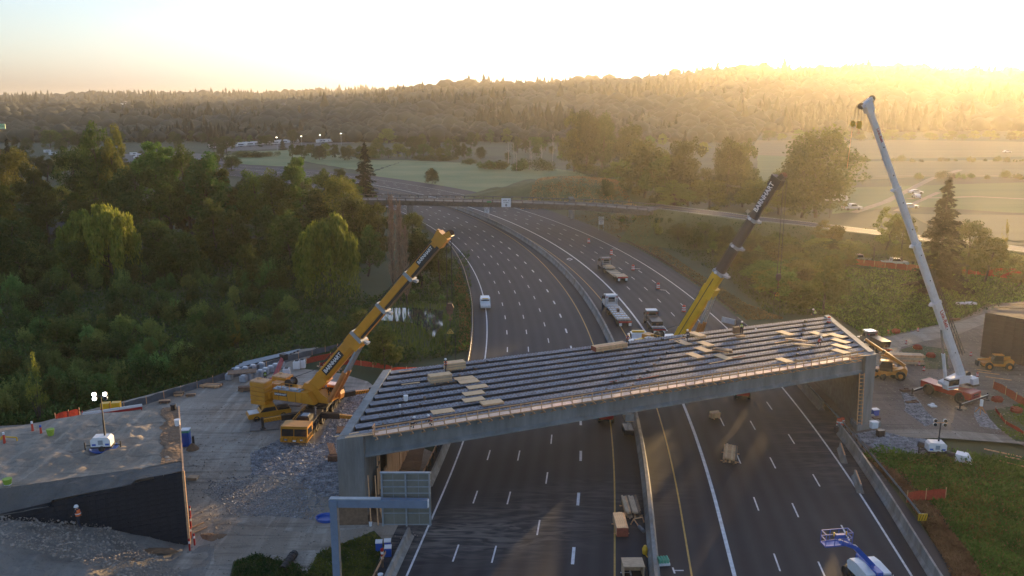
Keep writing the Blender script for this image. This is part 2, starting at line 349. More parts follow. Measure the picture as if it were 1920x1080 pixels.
for pl,wd in (([(1600,398),(1660,378),(1745,335),(1800,318)],3.5),([(1700,372),(1830,368),(1990,376)],3),([(1640,330),(1800,327),(2000,333)],2.2),([(1680,395),(1720,378),(1760,360)],2.5)):
    a=pxs(pl); L=[];Rr=[]
    for i,p in enumerate(a):
        d=(a[min(i+1,len(a)-1)]-a[max(i-1,0)]).normalized(); nn=Vector((-d.y,d.x,0))*wd/2; L.append(p+nn); Rr.append(p-nn)
    sheet('dirt_track',L+Rr[::-1],-.12,M_TRACK,wob=.3)
sheet('parking_lot',pxs([(200,290),(330,284),(420,292),(430,320),(330,318),(230,330)]),-.15,M_CONCD)
sheet('parking_lot',pxs([(390,272),(560,264),(660,260),(665,268),(560,276),(420,284)]),-.13,M_CONCD)
sheet('road',pxs([(95,425),(135,405),(150,385),(170,380),(175,395),(140,420),(128,440),(92,442)],-1),-.8,M_ASPH,label='grey side street seen between the trees on the left')
sheet('road',pxs([(420,312),(545,312),(560,322),(425,324)]),-.1,M_ASPH)
# highway
rl=lambda s:np.interp(s,[-40,150,300],[-32.2,-32.2,-30.5]); rr=lambda s:np.interp(s,[-40,90,170,230,320],[19.8,19.8,21.2,24.3,26.5])
road=strip('highway',-45,620,rl,rr,0,M_ASPH,uv=True); tag(road,kind='structure',label='wide closed freeway curving left behind the bridge')
yl=lambda s:np.interp(s,[-40,150,240,320],[-10.75,-10.4,-9,-7.2]); yr=lambda s:np.interp(s,[-40,100,200],[-3.7,-4.0,-4.8])
def line(name,o,w_,m): 
    f=o if callable(o) else (lambda s:o)
    return strip(name,-45,600,lambda s:f(s)-w_/2,lambda s:f(s)+w_/2,.012,m,3,parent=road)
line('edge_line',-29.15,.2,M_WHITE); line('edge_line',15.75,.22,M_WHITE); line('lane_line',0,.36,M_WHITE)
line('edge_line',yl,.17,M_YEL); line('edge_line',yr,.17,M_YEL)
def dashes(o,ph,wd,smin=-40,smax=520):
    V=[];F=[];s=ph-11.75*5
    while s<smax:
        if s>smin:
            for (sa) in (s-1.55,):
                b_=len(V); V+=[rd(sa,o-wd/2,.012),rd(sa,o+wd/2,.012),rd(sa+3.1,o+wd/2,.012),rd(sa+3.1,o-wd/2,.012)]; F.append((b_,b_+1,b_+2,b_+3))
        s+=11.75
    me=bpy.data.meshes.new('dashed_line'); me.from_pydata(V,[],F); me.materials.append(M_WHITE); put('dashed_line',me,road)
for o,ph,wd in ((-25.5,10.2,.16),(-21.9,10.4,.16),(-18.2,16,.16),(-14.5,11,.3),(4.2,12,.16),(8.0,11,.16),(11.9,30.2,.16)): dashes(o,ph,wd)
# small T marks beside the yellow lines
tm=MB()
for s,o,d in ((8.6,-9.7,1),(9.5,-4.9,-1)):
    p=rd(s,o,.014); tm.add([p+Vector((-.45,-.08,0)),p+Vector((.45,-.08,0)),p+Vector((.45,.08,0)),p+Vector((-.45,.08,0))],[(0,1,2,3)])
    p=p+Vector((.45*d,0,0)); tm.add([p+Vector((-.08,-.5,0.001)),p+Vector((.08,-.5,0.001)),p+Vector((.08,.5,0.001)),p+Vector((-.08,.5,0.001))],[(0,1,2,3)])
tm.build('survey_mark',M_WHITE,road)
# diamond HOV marking
dm=MB(); p=P(1068,486,.014); dm.add([p+Vector((-.9,0,0)),p+Vector((0,-1.8,0)),p+Vector((.9,0,0)),p+Vector((0,1.8,0)),p+Vector((-.55,0,0)),p+Vector((0,-1.2,0)),p+Vector((.55,0,0)),p+Vector((0,1.2,0))],[(0,1,5,4),(1,2,6,5),(2,3,7,6),(3,0,4,7)]); dm.build('diamond_marking',M_WHITE,road)
# work pads, dirt and gravel
PADL=[(355,1085),(345,760),(360,735),(430,712),(560,662),(700,645),(730,690),(720,760),(650,820),(700,960),(800,985),(770,1020),(700,1000),(600,1060),(480,1100),(355,1120)]
def fromrd(L): return [rd(s,o) for s,o in L]
sheet('dirt_pad',[P(-60,1120),P(-30,800),P(60,795)]+pxs([(270,742),(430,698),(560,655),(600,650),(560,690),(640,700),(690,715),(722,740)])+[Vector((-14,101,0)),rd(34,-32.3),rd(8,-32.3),rd(-5,-32.3),P(560,1200)],-.03,M_DIRT,label='dusty packed dirt yard left of the bridge')
sheet('gravel_bed',pxs([(470,850),(520,825),(600,830),(625,780),(660,735),(735,725),(720,760),(650,820),(640,900),(640,925),(600,930),(545,895),(470,890)]),-.015,M_GRAVEL,wob=1.2,label='grey crushed rock beside the left bridge wall')
sheet('gravel_patch',pxs([(385,925),(470,900),(560,930),(560,965),(450,960)]),-.02,mat('dirty_gravel',(.16,.15,.135),.95,col2=(.33,.32,.30),scale=3.5,detail=9,bump=2,bscale=5,thr=(.35,.7)),wob=1.5)
sheet('dirt_pad',[rd(34,20),rd(60,20),rd(78,20.4)]+pxs([(1600,640),(1680,625),(1800,600),(1850,570),(1990,560),(2200,620),(2100,900),(1905,830),(1760,820),(1640,830)]),-.03,M_DIRTB,label='brown dirt yard around the red crane')
sheet('gravel_bed',pxs([(1600,815),(1640,806),(1700,820),(1745,825),(1730,850),(1650,848)]),-.01,M_GRAVEL,wob=.8)
sheet('gravel_patch',pxs([(1690,735),(1712,745),(1755,790),(1735,800),(1700,770)]),-.012,M_GRAVEL,wob=.8)
sheet('gravel_patch',pxs([(1830,760),(1865,785),(1870,805),(1835,800)]),-.012,M_GRAVEL,wob=.8)
sheet('access_road',pxs([(1645,806),(1760,806),(1920,818),(2100,830),(2100,845),(1920,832),(1780,822),(1650,818)]),-.006,M_TAN,wob=.4)
sheet('access_road',pxs([(1600,645),(1680,628),(1800,603),(1860,585),(1860,602),(1800,625),(1690,650),(1665,690),(1640,690)]),-.016,M_TAN,wob=.5)
sheet('access_road',pxs([(395,975),(600,1000),(790,985),(800,1000),(760,1012),(620,1025),(450,1050),(400,1060)]),-.012,M_TAN,wob=.8)
sheet('soil_patch',pxs([(735,845),(800,830),(790,870),(760,960),(735,985),(690,980),(700,900)]),-.008,M_SOIL,wob=.5)
# haze
hz=MB(); hz.box((0,1500,57),(16000,15600,124)); hzo=hz.build('haze',[]) if False else None
me=hz.mesh('haze',[mat('haze_air',(1,1,1))]); hm=bpy.data.materials.new('haze_volume'); hm.use_nodes=True; hn=hm.node_tree.nodes; hn.clear()
pv=hn.new('ShaderNodeVolumePrincipled'); pv.inputs['Color'].default_value=(.95,.91,.80,1); pv.inputs['Density'].default_value=.000076; pv.inputs['Anisotropy'].default_value=.68
mo=hn.new('ShaderNodeOutputMaterial'); hm.node_tree.links.new(pv.outputs[0],mo.inputs['Volume']); me.materials.clear(); me.materials.append(hm)
haze=put('haze',me); tag(haze,kind='stuff',label='golden evening haze filling the valley')
# hill forest
def low_trees(xs,ys,zs,hs,conif):
    V=[];F=[]
    n=6; base=0
    k=len(xs); ang=np.linspace(0,2*math.pi,n,endpoint=False)
    for t in (0,1):
        m_=conif==bool(t)
        if not m_.any(): continue
        x=xs[m_];y=ys[m_];z=zs[m_];h=hs[m_]; K=len(x)
        if t: prof=[(.26,.06),(.12,.42),(.18,.40),(.07,.72),(.10,.70),(.0,1.0)]
        else: prof=[(.30,.02),(.62,.30),(.66,.55),(.50,.80),(.22,.97),(.0,1.02)]
        vs=[]
        for r,hh in prof:
            jit=RNG.uniform(.7,1.25,(K,n)); jz=RNG.uniform(-.06,.06,(K,n))
            vs.append(np.stack([x[:,None]+np.cos(ang)*r*h[:,None]*jit,y[:,None]+np.sin(ang)*r*h[:,None]*jit,z[:,None]+h[:,None]*(hh+jz*(hh<.99))],-1))
        vs=np.stack(vs,1).reshape(K,-1,3); rows=len(prof)
        f=[]
        for a in range(rows-1):
            for i in range(n): f.append((a*n+i,a*n+(i+1)%n,(a+1)*n+(i+1)%n,(a+1)*n+i))
        f=np.array(f)[None]+ (base+np.arange(K)*n*rows)[:,None,None]
        V.append(vs.reshape(-1,3)); F.append(f.reshape(-1,4)); base+=K*n*rows
    return np.concatenate(V),np.concatenate(F)
M_FOREST=mat('hill_forest',(.015,.019,.013),.95,col2=(.056,.060,.038),scale=.006,detail=14,thr=(.38,.62))
M_FORDK=mat('hill_conifers',(.006,.012,.006),.95,col2=(.022,.030,.013),scale=.01,detail=10)
def scatter(n,px0,px1,y0,y1,power=1.0):
    u=RNG.uniform(0,1,n); y=y0*(y1/y0)**u; px=RNG.uniform(px0,px1,n); return (px-960)/1645*y,y
def forest(n,px0,px1,y0,y1,h0,h1,pc,label,clear=None):
    x,y=scatter(n,px0,px1,y0,y1); z=terrain_h(x,y); dens=hnoise(x*7+300,y*7)
    keep=(dens>-.85)
    if clear is not None: keep&=~clear(x,y,z)
    x,y,z=x[keep],y[keep],z[keep]; h=RNG.uniform(h0,h1,len(x))*np.where(RNG.uniform(0,1,len(x))<.06,1.25,1)*(1+.25*hnoise(x*3,y*3)); cf=RNG.uniform(0,1,len(x))<pc
    h=np.where(cf,h*1.15,h*.8)
    pat=np.sin(x*.013+y*.006)+np.sin(y*.011-x*.004+2)+RNG.normal(0,.45,len(x)); cf=pat>np.quantile(pat,1-pc); h=np.where(cf,h*1.35,h)
    for c,mm,nm in ((True,M_FORDK,' (conifers)'),(False,M_FOREST,' (broadleaf)')):
        k=cf==c
        if k.sum()<3: continue
        V,F=low_trees(x[k],y[k],z[k]-.5,h[k],cf[k]); tag(put('distant_forest',np_mesh('distant_forest',V,F,mm)),kind='stuff',label=label+nm)
forest(9500,500,2150,1180,2700,12,24,.30,'hazy wooded hillside across the valley')
forest(5200,-250,1000,1130,2300,11,20,.28,'dark lowland woods below the left hills')
forest(4000,-250,1050,2700,4500,16,28,.6,'farthest wooded ridge on the left skyline',clear=None)
forest(2600,-250,1420,900,1250,8,15,.15,'belt of rounded trees at the foot of the hill')
# ================================================ VEGETATION
def resample(pts,step):
    out=[pts[0]]
    for a,b_ in zip(pts[:-1],pts[1:]):
        k=max(1,int((b_-a).length/step)); out+=[a.lerp(b_,(i+1)/k) for i in range(k)]
    return out
RP=[(1213,389,9.7),(1300,399.5,9.1),(1400,412,8.2),(1500,422,7),(1600,434.5,5.5),(1700,447,4.3),(1800,458,3.0),(1920,472,1.8),(2150,500,.5)]
rp3=resample([P(a,b_,c-1.1) for a,b_,c in RP],8)
_rx=np.array([p.x for p in rp3]);_ry=np.array([p.y for p in rp3]);_rz=np.array([p.z for p in rp3])
_dx=np.gradient(_rx);_dy=np.gradient(_ry);_dl=np.hypot(_dx,_dy);_dx/=_dl;_dy/=_dl
def gz(x,y):
    """ground height including the bank of the side road"""
    x=np.atleast_1d(np.asarray(x,float));y=np.atleast_1d(np.asarray(y,float)); z=terrain_h(x,y).copy()
    near=(x>25)&(y>120)&(y<420)
    if near.any():
        xs,ys=x[near],y[near]; i=((xs[:,None]-_rx)**2+(ys[:,None]-_ry)**2).argmin(1); off=-(xs-_rx[i])*_dy[i]+(ys-_ry[i])*_dx[i]; h=_rz[i]; al=(xs-_rx[i])*_dx[i]+(ys-_ry[i])*_dy[i]
        t=np.where(off<0,(off+1.5+2*(h+.4))/(2*(h+.4)),(11.5+2*(h+.4)-off)/(2*(h+.4))); t=np.clip(t,0,1); t=np.where(np.abs(al)>9,0,t)
        z[near]=np.maximum(z[near],-.5+t*(h+.4))
    return z
def leafm(name,c1,c2,tr=.35,sc_=.6,ov=.8): return mat(name,c1,.75,col2=c2,scale=sc_,trans=tr,objvar=ov,detail=3,spec=.25)
L_GREEN=leafm('leaf_green',(.032,.078,.012),(.12,.17,.028),ov=1.1)
L_DARK=leafm('leaf_dark',(.018,.050,.010),(.075,.115,.024),ov=1.1)
L_WILLOW=leafm('leaf_willow',(.065,.12,.014),(.28,.30,.05),sc_=.9)
L_CONIF=leafm('needle_dark',(.009,.020,.008),(.028,.042,.016),.15)
L_THICK=leafm('leaf_thicket',(.050,.105,.026),(.18,.25,.065),ov=1.3)
L_OLIVE=leafm('leaf_olive',(.045,.075,.012),(.14,.16,.030),ov=1.1)
L_BRAM=leafm('leaf_bramble',(.026,.060,.012),(.085,.125,.028),ov=1.2)
L_FAR=leafm('leaf_far',(.022,.042,.010),(.08,.105,.024))
L_YEL=leafm('leaf_yellow',(.10,.12,.02),(.22,.20,.04),.5)
L_UNDER=leafm('leaf_undergrowth',(.026,.060,.012),(.085,.13,.030))
L_GRASS=leafm('grass_blades',(.055,.135,.016),(.16,.27,.04),.4,.25)
L_DRY=leafm('dry_grass_blades',(.17,.10,.04),(.40,.25,.11),.4,.3)
M_BARK=mat('bark',(.06,.05,.04),.95,var=.3,scale=3,bump=.5)
M_BIRCH=mat('pale_bark',(.32,.29,.25),.9,var=.3,scale=3)
M_TWIG=mat('bare_twigs',(.26,.17,.115),.95,var=.3,scale=1)
def leaves(C,R,n,size,seed,shell=.45,droop=0,flat=.0):
    """C: lobe centres (k,3), R: radii (k,3) -> quads spread through the lobes"""
    g=np.random.default_rng(seed); C=np.asarray(C,float);R=np.asarray(R,float)
    vol=(R.prod(1))**(.72); k=g.choice(len(C),n,p=vol/vol.sum())
    d=g.normal(size=(n,3)); d/=np.linalg.norm(d,axis=1)[:,None]
    rr=g.uniform(shell**3,1,n)**(1/3.)*g.uniform(.85,1.12,n)
    p=C[k]+d*R[k]*rr[:,None]
    if droop: p[:,2]-=g.exponential(droop,n)
    a=g.normal(size=(n,3)); a/=np.linalg.norm(a,axis=1)[:,None]
    if droop: a=a*.35+np.array([0,0,1.]); a/=np.linalg.norm(a,axis=1)[:,None]
    b=np.cross(a,g.normal(size=(n,3))+d*.6); b/=np.linalg.norm(b,axis=1)[:,None]
    s=size*g.uniform(.55,1.35,n)
    a=a*(s*(1.5 if droop else .8))[:,None]; b=b*(s*.5)[:,None]
    V=np.stack([p-a,p+b*.9-a*.1,p+a,p-b*.9+a*.1],1).reshape(-1,3); F=np.arange(4*n).reshape(n,4)
    return V,F
def limbs(mb,base,h,r,k,g,spread,up=.5):
    """tapered trunk with limbs; returns limb ends"""
    ends=[]; p=Vector(base); pts=[p]
    m=5
    for i in range(m):
        p=p+Vector((g.uniform(-.04,.04)*h,g.uniform(-.04,.04)*h,h/m)); pts.append(p)
    for i in range(m): mb.tube(pts[i],pts[i+1],r*(1-i/m*.8),r*(1-(i+1)/m*.8),7,False)
    for j in range(k):
        t=g.uniform(.25,.95); q=pts[0].lerp(pts[-1],t); i=min(m-1,int(t*m)); q=pts[i].lerp(pts[i+1],t*m-i)
        a=g.uniform(0,2*math.pi); L=spread*g.uniform(.5,1)*(1.1-t*.5); e=q+Vector((math.cos(a)*L,math.sin(a)*L,L*up*g.uniform(.5,1.4)))
        mid=q.lerp(e,.5)+Vector((0,0,-.06*L)); rr=r*(1-t*.75)*.45
        mb.tube(q,mid,rr,rr*.7,5,False); mb.tube(mid,e,rr*.7,rr*.25,5,False); ends.append(e)
    return ends,pts[-1]
TREES={}
def proto(kind,n_var,fn):
    TREES[kind]=[fn(i) for i in range(n_var)]
def mk_broad(seed,H=20,W=11,n=5200,leaf=.42,mt=None,low=.18,lob=15,gap=.5):
    g=random.Random(seed); tb=MB(); e,top=limbs(tb,(0,0,-.5),H*.86,H*.022,lob,g,W*.42)
    C=[];R=[]
    for q in e+[top]:
        r=W*g.uniform(.12,.23); C.append(q); R.append((r,r,r*g.uniform(.7,1.05)))
    for i in range(lob):   # outer clumps that break the outline
        a=g.uniform(0,6.28); z=H*g.uniform(low+.05,.97); f=math.sin(math.pi*min(1,max(0,(z/H-low)/(1-low)))**.8)*.5+.08
        r=W*g.uniform(.08,.17); C.append((math.cos(a)*W*f*.86,math.sin(a)*W*f*.86,z)); R.append((r,r,r*.9))
    V,F=leaves([tuple(c) for c in C],R,n,leaf,seed,gap)
    return tb.mesh('trunk',M_BARK),np_mesh('crown',V,F,mt),H
def mk_conif(seed,H=24,W=9,n=5200,mt=None):
    g=random.Random(seed); gg=np.random.default_rng(seed); tb=MB(); tb.tube((0,0,-.5),(0,0,H),H*.016,.04,7)
    V=[];k=0; z=H*.06
    P0=[];D=[];Ls=[]
    while z<H*.99:
        t=z/H; L=W*.5*(1-t)**.85*(1+.12*math.sin(z*3))+.25
        for j in range(int(5+3*(1-t))):
            if g.random()<.08: continue
            a=g.uniform(0,6.28); l=L*g.uniform(.55,1.15); P0.append((0,0,z+g.uniform(-.3,.3))); D.append((math.cos(a),math.sin(a),-.22+g.uniform(-.12,.22))); Ls.append(l)
        z+=H*.024*(1.15-.5*t)
    P0=np.array(P0);D=np.array(D);Ls=np.array(Ls)
    for p,d,l in zip(P0[::2],D[::2],Ls[::2]): tb.tube(tuple(p),tuple(p+d*l*.9),.06,.02,3,False)
    idx=gg.choice(len(Ls),n,p=Ls/Ls.sum()); t=gg.uniform(.12,1,n)**.8
    q=P0[idx]+D[idx]*(Ls[idx]*t)[:,None]; side=np.cross(D[idx],[0,0,1.]); side/=np.linalg.norm(side,axis=1)[:,None]
    wd=(Ls[idx]*.20*(1.1-t)); q+=side*(gg.normal(size=n)*wd)[:,None]; q[:,2]+=gg.normal(size=n)*.12-np.abs(gg.normal(size=n))*.15
    a=D[idx]*.5+side*gg.normal(size=(n,1))*.5+gg.normal(size=(n,3))*.25; a/=np.linalg.norm(a,axis=1)[:,None]; b=np.cross(a,gg.normal(size=(n,3))); b/=np.linalg.norm(b,axis=1)[:,None]
    s=gg.uniform(.25,.55,n)*H/24; a*=s[:,None]*1.1; b*=s[:,None]*.38
    V=np.stack([q-a,q+b,q+a,q-b],1).reshape(-1,3)
    return tb.mesh('trunk',M_BARK),np_mesh('crown',V,np.arange(4*n).reshape(n,4),mt),H
def mk_willow(seed,H=14,W=13,n=15000):
    g=random.Random(seed); tb=MB(); e,top=limbs(tb,(0,0,-.5),H*.7,.4,10,g,W*.3,.8)
    C=[];R=[]
    for i in range(34):
        a=g.uniform(0,6.28); f=g.uniform(0,1)**.6; z=H*(.93-.42*f*f)+g.uniform(-1.1,.7); r=W*g.uniform(.05,.10)
        C.append((math.cos(a)*W*.43*f,math.sin(a)*W*.43*f,z)); R.append((r,r,r*.9))
    V,F=leaves(C,R,n,.24,seed,.3,droop=H*.13)
    V[:,2]=np.maximum(V[:,2],.3+0*V[:,2])
    return tb.mesh('trunk',M_BARK),np_mesh('crown',V,F,L_WILLOW),H
def mk_shrub(seed,H=5,W=6,n=1900,mt=None,leaf=.2,spiky=0):
    g=random.Random(seed); tb=MB()
    C=[];R=[]
    for i in range(14):
        a=g.uniform(0,6.28); f=g.uniform(0,1)**.6; x,y=math.cos(a)*W*.40*f,math.sin(a)*W*.40*f; z=H*g.uniform(.25,.8)*(1-.45*f*f)
        r=W*g.uniform(.10,.19); C.append((x,y,z)); R.append((r,r,r*g.uniform(.9,1.5)))
        tb.tube((x*.15,y*.15,-.3),(x,y,z),.06,.02,4,False)
    if spiky:
        for i in range(spiky):
            a=g.uniform(0,6.28); f=g.uniform(0,.95); x,y=math.cos(a)*W*.42*f,math.sin(a)*W*.42*f; C.append((x,y,H*g.uniform(.72,1.0)*(1-.25*f))); R.append((.22,.22,H*.16))
    V,F=leaves(C,R,n,leaf,seed,.25); V[:,2]=np.maximum(V[:,2],0)
    return tb.mesh('stem',M_BARK),np_mesh('crown',V,F,mt),H
def mk_bare(seed,H=20,W=4):
    g=random.Random(seed); tb=MB(); tb.tube((0,0,-.5),(0,0,H*.9),.2,.05,6,False); tw=MB()
    for i in range(150):
        z=H*g.uniform(.1,.95); a=g.uniform(0,6.28); L=W*.5*g.uniform(.4,1)*(1.05-z/H*.6); e=(math.cos(a)*L*.6,math.sin(a)*L*.6,z+L*2.1)
        tw.tube((0,0,z),e,.06,.025,3,False)
        for k in range(3):
            t=g.uniform(.4,1); q=Vector((e[0]*t,e[1]*t,z+(e[2]-z)*t)); tw.tube(q,q+Vector((g.uniform(-.4,.4),g.uniform(-.4,.4),g.uniform(.5,1.6))),.035,.015,3,False)
    return tb.mesh('trunk',M_BARK),tw.mesh('crown',M_TWIG),H
proto('broad',4,lambda i:mk_broad(10+i,20,[12,9,11,10][i],11000,.30,L_GREEN,lob=[22,18,24,20][i],gap=.35))
proto('dark',3,lambda i:mk_broad(30+i,20,[13,11,10][i],11000,.31,L_DARK,low=.03,lob=24,gap=.35))
proto('olive',3,lambda i:mk_broad(50+i,20,[10,12,9][i],10000,.30,L_OLIVE,low=.05,lob=22,gap=.35))
proto('far',3,lambda i:mk_broad(70+i,20,[14,11,16][i],9000,.44,L_FAR,low=.01,gap=.3,lob=34))
proto('fardark',2,lambda i:mk_broad(80+i,20,[12,15][i],8000,.46,L_GREEN,low=.01,gap=.3,lob=30))
proto('conifer',2,lambda i:mk_conif(90+i,24,[9.5,11][i],7000,L_CONIF))
proto('willow',2,lambda i:mk_willow(100+i))
proto('thicket',4,lambda i:mk_shrub(110+i,5,[5.5,6.5,5,6][i],3000,L_THICK,.17,[9,5,12,3][i]))
proto('bramble',3,lambda i:mk_shrub(120+i,4,[7,6,8][i],2400,L_BRAM,.2))
proto('slim',2,lambda i:mk_shrub(130+i,7,3.2,1300,L_YEL if i else L_OLIVE,.16,10))
proto('bare',2,lambda i:mk_bare(140+i))
_tr=random.Random(5)
def tree(kind,x,y,h,label,cat='tree',group=None,width=None,z=None,rz=None,name=None,var=None):
    tm_,cm,H=TREES[kind][_tr.randrange(len(TREES[kind])) if var is None else var]
    if z is None: z=float(gz(x,y)[0])
    t=thing(name or {'conifer':'conifer','willow':'willow_tree','thicket':'shrub','bramble':'bramble_bush','slim':'young_tree','bare':'bare_poplar'}.get(kind,'broadleaf_tree'),label,cat,(x,y,z),_tr.uniform(0,6.28) if rz is None else rz,group)
    s=h/H; w_=s*(_tr.uniform(.9,1.12)) if width is None else width/ (13 if kind in('dark','far') else 11)
    t.scale=(w_,w_,s); put('trunk' if kind not in('thicket','bramble') else 'stem',tm_,t); put('crown',cm,t); return t
def treep(kind,px,pyb,pyt,label,**k):
    p=P(px,pyb,-.8 if px<880 else -.3); h=PY(px,pyt,p.y).z-p.z
    return tree(kind,p.x,p.y,h,label,**k)
for a in [
 ('conifer',687,395,266,'tall dark conifer standing left of the far overpass end',dict(var=1)),
 ('conifer',1757,548,330,'big lone conifer behind the white crane boom on the right',dict(var=1)),
 ('conifer',22,345,262,'dark conifer poking up at the far left edge',dict()),
 ('conifer',178,395,240,'thin dark conifer top behind the tallest left tree',dict()),
 ('dark',203,428,218,'tallest cottonwood in the woods on the left',dict(width=15,var=1)),
 ('olive',228,430,232,'tall cottonwood leaning against the tallest left tree',dict(width=11,var=2)),
 ('dark',145,425,262,'dark spreading tree left of the tallest cottonwood',dict(width=13)),
 ('olive',95,470,345,'olive tree rounded crown above the side street',dict()),
 ('olive',70,440,300,'olive tree at the left above the side street tree',dict()),
 ('olive',35,420,270,'tall olive tree near the left edge of the woods',dict()),
 ('broad',8,470,330,'green tree cut by the left edge of the picture',dict()),
 ('dark',40,520,395,'dark tree below the side street at left edge',dict()),
 ('broad',300,432,262,'green tree with bright top left of the rusty dark tree',dict()),
 ('broad',322,440,272,'brightest green crown in the middle of the left woods',dict(var=1)),
 ('dark',365,450,262,'broad dark tree with brownish top in the left woods',dict(width=15)),
 ('dark',395,455,280,'dark tree on the right flank of the brownish tree',dict()),
 ('dark',270,450,300,'dark tree below and right of the tallest cottonwood',dict()),
 ('dark',240,480,350,'dark tree behind the left willow',dict()),
 ('broad',425,450,312,'green tree between the brown topped tree and woods gap',dict()),
 ('broad',482,440,310,'tree just left of the pair of bright green crowns',dict()),
 ('broad',520,445,316,'bushy green crown left of the pointed bright one',dict()),
 ('broad',562,440,292,'pointed bright green tree in the middle woods',dict(var=1)),
 ('dark',600,455,315,'dark green tree right of the pointed bright tree',dict()),
 ('olive',640,460,325,'olive tree just left of the dark conifer foot',dict()),
 ('dark',450,500,385,'dark round tree in the middle of the left woods',dict()),
 ('dark',405,490,365,'very dark tree in the shade of the left woods',dict()),
 ('dark',500,495,380,'shaded tree above the green thicket',dict()),
 ('broad',545,505,395,'green tree left of the right willow',dict()),
 ('olive',712,480,380,'olive tree by the left end of the overpass',dict(var=0)),
 ('broad',668,480,365,'green tree below the conifer by the overpass',dict()),
 ('dark',690,520,420,'dark tree right of the right willow',dict()),
 ('dark',790,545,432,'dark bush mass behind the tip of the yellow crane',dict(width=9)),
 ('dark',826,540,440,'dark bush between crane tip and freeway edge',dict(width=7)),
 ('dark',785,520,440,'dark tree beside the bare poplars',dict(width=7)),
 ('olive',775,470,400,'olive tree between overpass pier and bare poplars',dict(width=7)),
 ('dark',135,530,440,'dark tree under the left willow',dict()),
 ('dark',340,520,420,'dark wide tree right of the left willow',dict()),
 ('dark',290,500,400,'dark tree touching the left willow',dict()),
 ('dark',470,545,455,'shaded purple dark bush in the clearing',dict()),
 ('dark',722,700,612,'dark bush by the pond under the yellow boom',dict(width=6)),
 ('dark',676,650,585,'dark bush left of the pond',dict(width=6)),
]: treep(*a[:5],**a[5])
treep('willow',208,520,372,'golden weeping willow on the left beside the side street',width=15,var=0)
treep('willow',165,515,385,'left half of the willow pair, greener and rounder',width=12,var=1)
treep('willow',622,560,396,'large yellow green weeping willow left of the bare poplars',width=12,var=0)
treep('willow',590,545,420,'smaller willow leaning on the large yellow green one',width=9,var=1)
for i,(px,pb,pt,l) in enumerate([(738,570,378,'left bare poplar with brown twigs beside the yellow boom'),(752,575,385,'middle bare poplar with brown twigs'),(763,580,430,'right shorter bare poplar with brown twigs')]):
    treep('bare',px,pb,pt,l,width=12)
# right side trees
for a in [
 ('far',1076,322,202,'tall twin topped cottonwood left of the right meadow trees',dict(width=19)),
 ('far',1097,324,210,'tall cottonwood right half of the twin topped pair',dict(width=16)),
 ('far',1130,324,216,'cottonwood right of the twin topped pair',dict(width=15)),
 ('far',1180,330,226,'round hazy tree behind the golden tree',dict(width=20)),
 ('far',1205,380,266,'golden broad tree above the power pole',dict(width=20)),
 ('fardark',1160,350,300,'low tree at the left foot of the golden tree',dict(width=14)),
 ('far',1290,388,253,'loose crowned tree right of the golden tree',dict(width=18)),
 ('fardark',1245,385,290,'green tree between the golden and the loose crowned tree',dict(width=13)),
 ('far',1362,388,262,'left half of the twin tree beside the road',dict(width=13)),
 ('far',1392,388,256,'right half of the twin tree beside the road',dict(width=14)),
 ('far',1530,408,246,'very big round tree behind the black crane boom',dict(width=24)),
 ('far',1502,408,285,'lower left bulge beside the very big round tree',dict(width=18)),
 ('fardark',1460,402,340,'bush filling under the very big round tree',dict(width=14)),
 ('fardark',1425,398,335,'bush right of the twin tree by the road',dict(width=12)),
 ('fardark',1330,395,335,'bush between loose crowned and twin trees',dict(width=12)),
 ('olive',1260,432,380,'olive bush tree hiding the right end of the overpass',dict(width=14)),
 ('olive',1548,475,420,'sunlit olive tree under the very big round tree',dict(width=9)),
 ('olive',1660,475,395,'thin airy tree left of the lone conifer',dict(width=8)),
 ('olive',1690,500,405,'thin airy tree touching the lone conifer',dict(width=7)),
 ('olive',1810,520,410,'airy tree right of the lone conifer',dict(width=9)),
 ('olive',1845,530,430,'olive bush tree right of the airy tree',dict(width=9)),
 ('slim',1880,485,413,'slim bare looking small tree near the right edge',dict(width=8)),
 ('dark',1546,590,482,'dark egg shaped shrub beside the deck corner',dict(width=9)),
 ('olive',1905,540,480,'scrubby bush at the right edge by the dirt wall',dict(width=8)),
 ('far',1245,425,372,'shrubby tree on the slope by the overpass end',dict(width=12)),
 ('far',810,347,318,'small lone bush tree on the meadow',dict(width=6)),
]: treep(*a[:5],**a[5])
for i,(px,pb,pt) in enumerate([(963,318,268),(968,320,285),(993,318,262),(996,316,280),(1015,310,270),(1036,305,250),(953,305,265)]):
    p=P(px,pb); h=PY(px,pt,p.y).z; m_=MB(); m_.tube((0,0,0),(.3,0,h*.55),.28,.2,6,False); m_.tube((.3,0,h*.55),(-.1,.2,h),.2,.06,6,False)
    for k in range(10):
        z=h*_tr.uniform(.4,.95); a=_tr.uniform(0,6.28); L=h*.14; m_.tube((.2,0,z),(math.cos(a)*L,math.sin(a)*L,z+L),.07,.03,3,False)
    o=m_.build('dead_birch',M_BIRCH,loc=(p.x,p.y,-.3)); tag(o,'pale dead birch trunk beyond the meadow, '+['tallest of the left cluster','leaning one in the left cluster','tallest of the middle cluster','shorter one in the middle cluster','lone one right of the middle','farthest right','farthest left'][i],'tree','dead birches beyond the meadow')
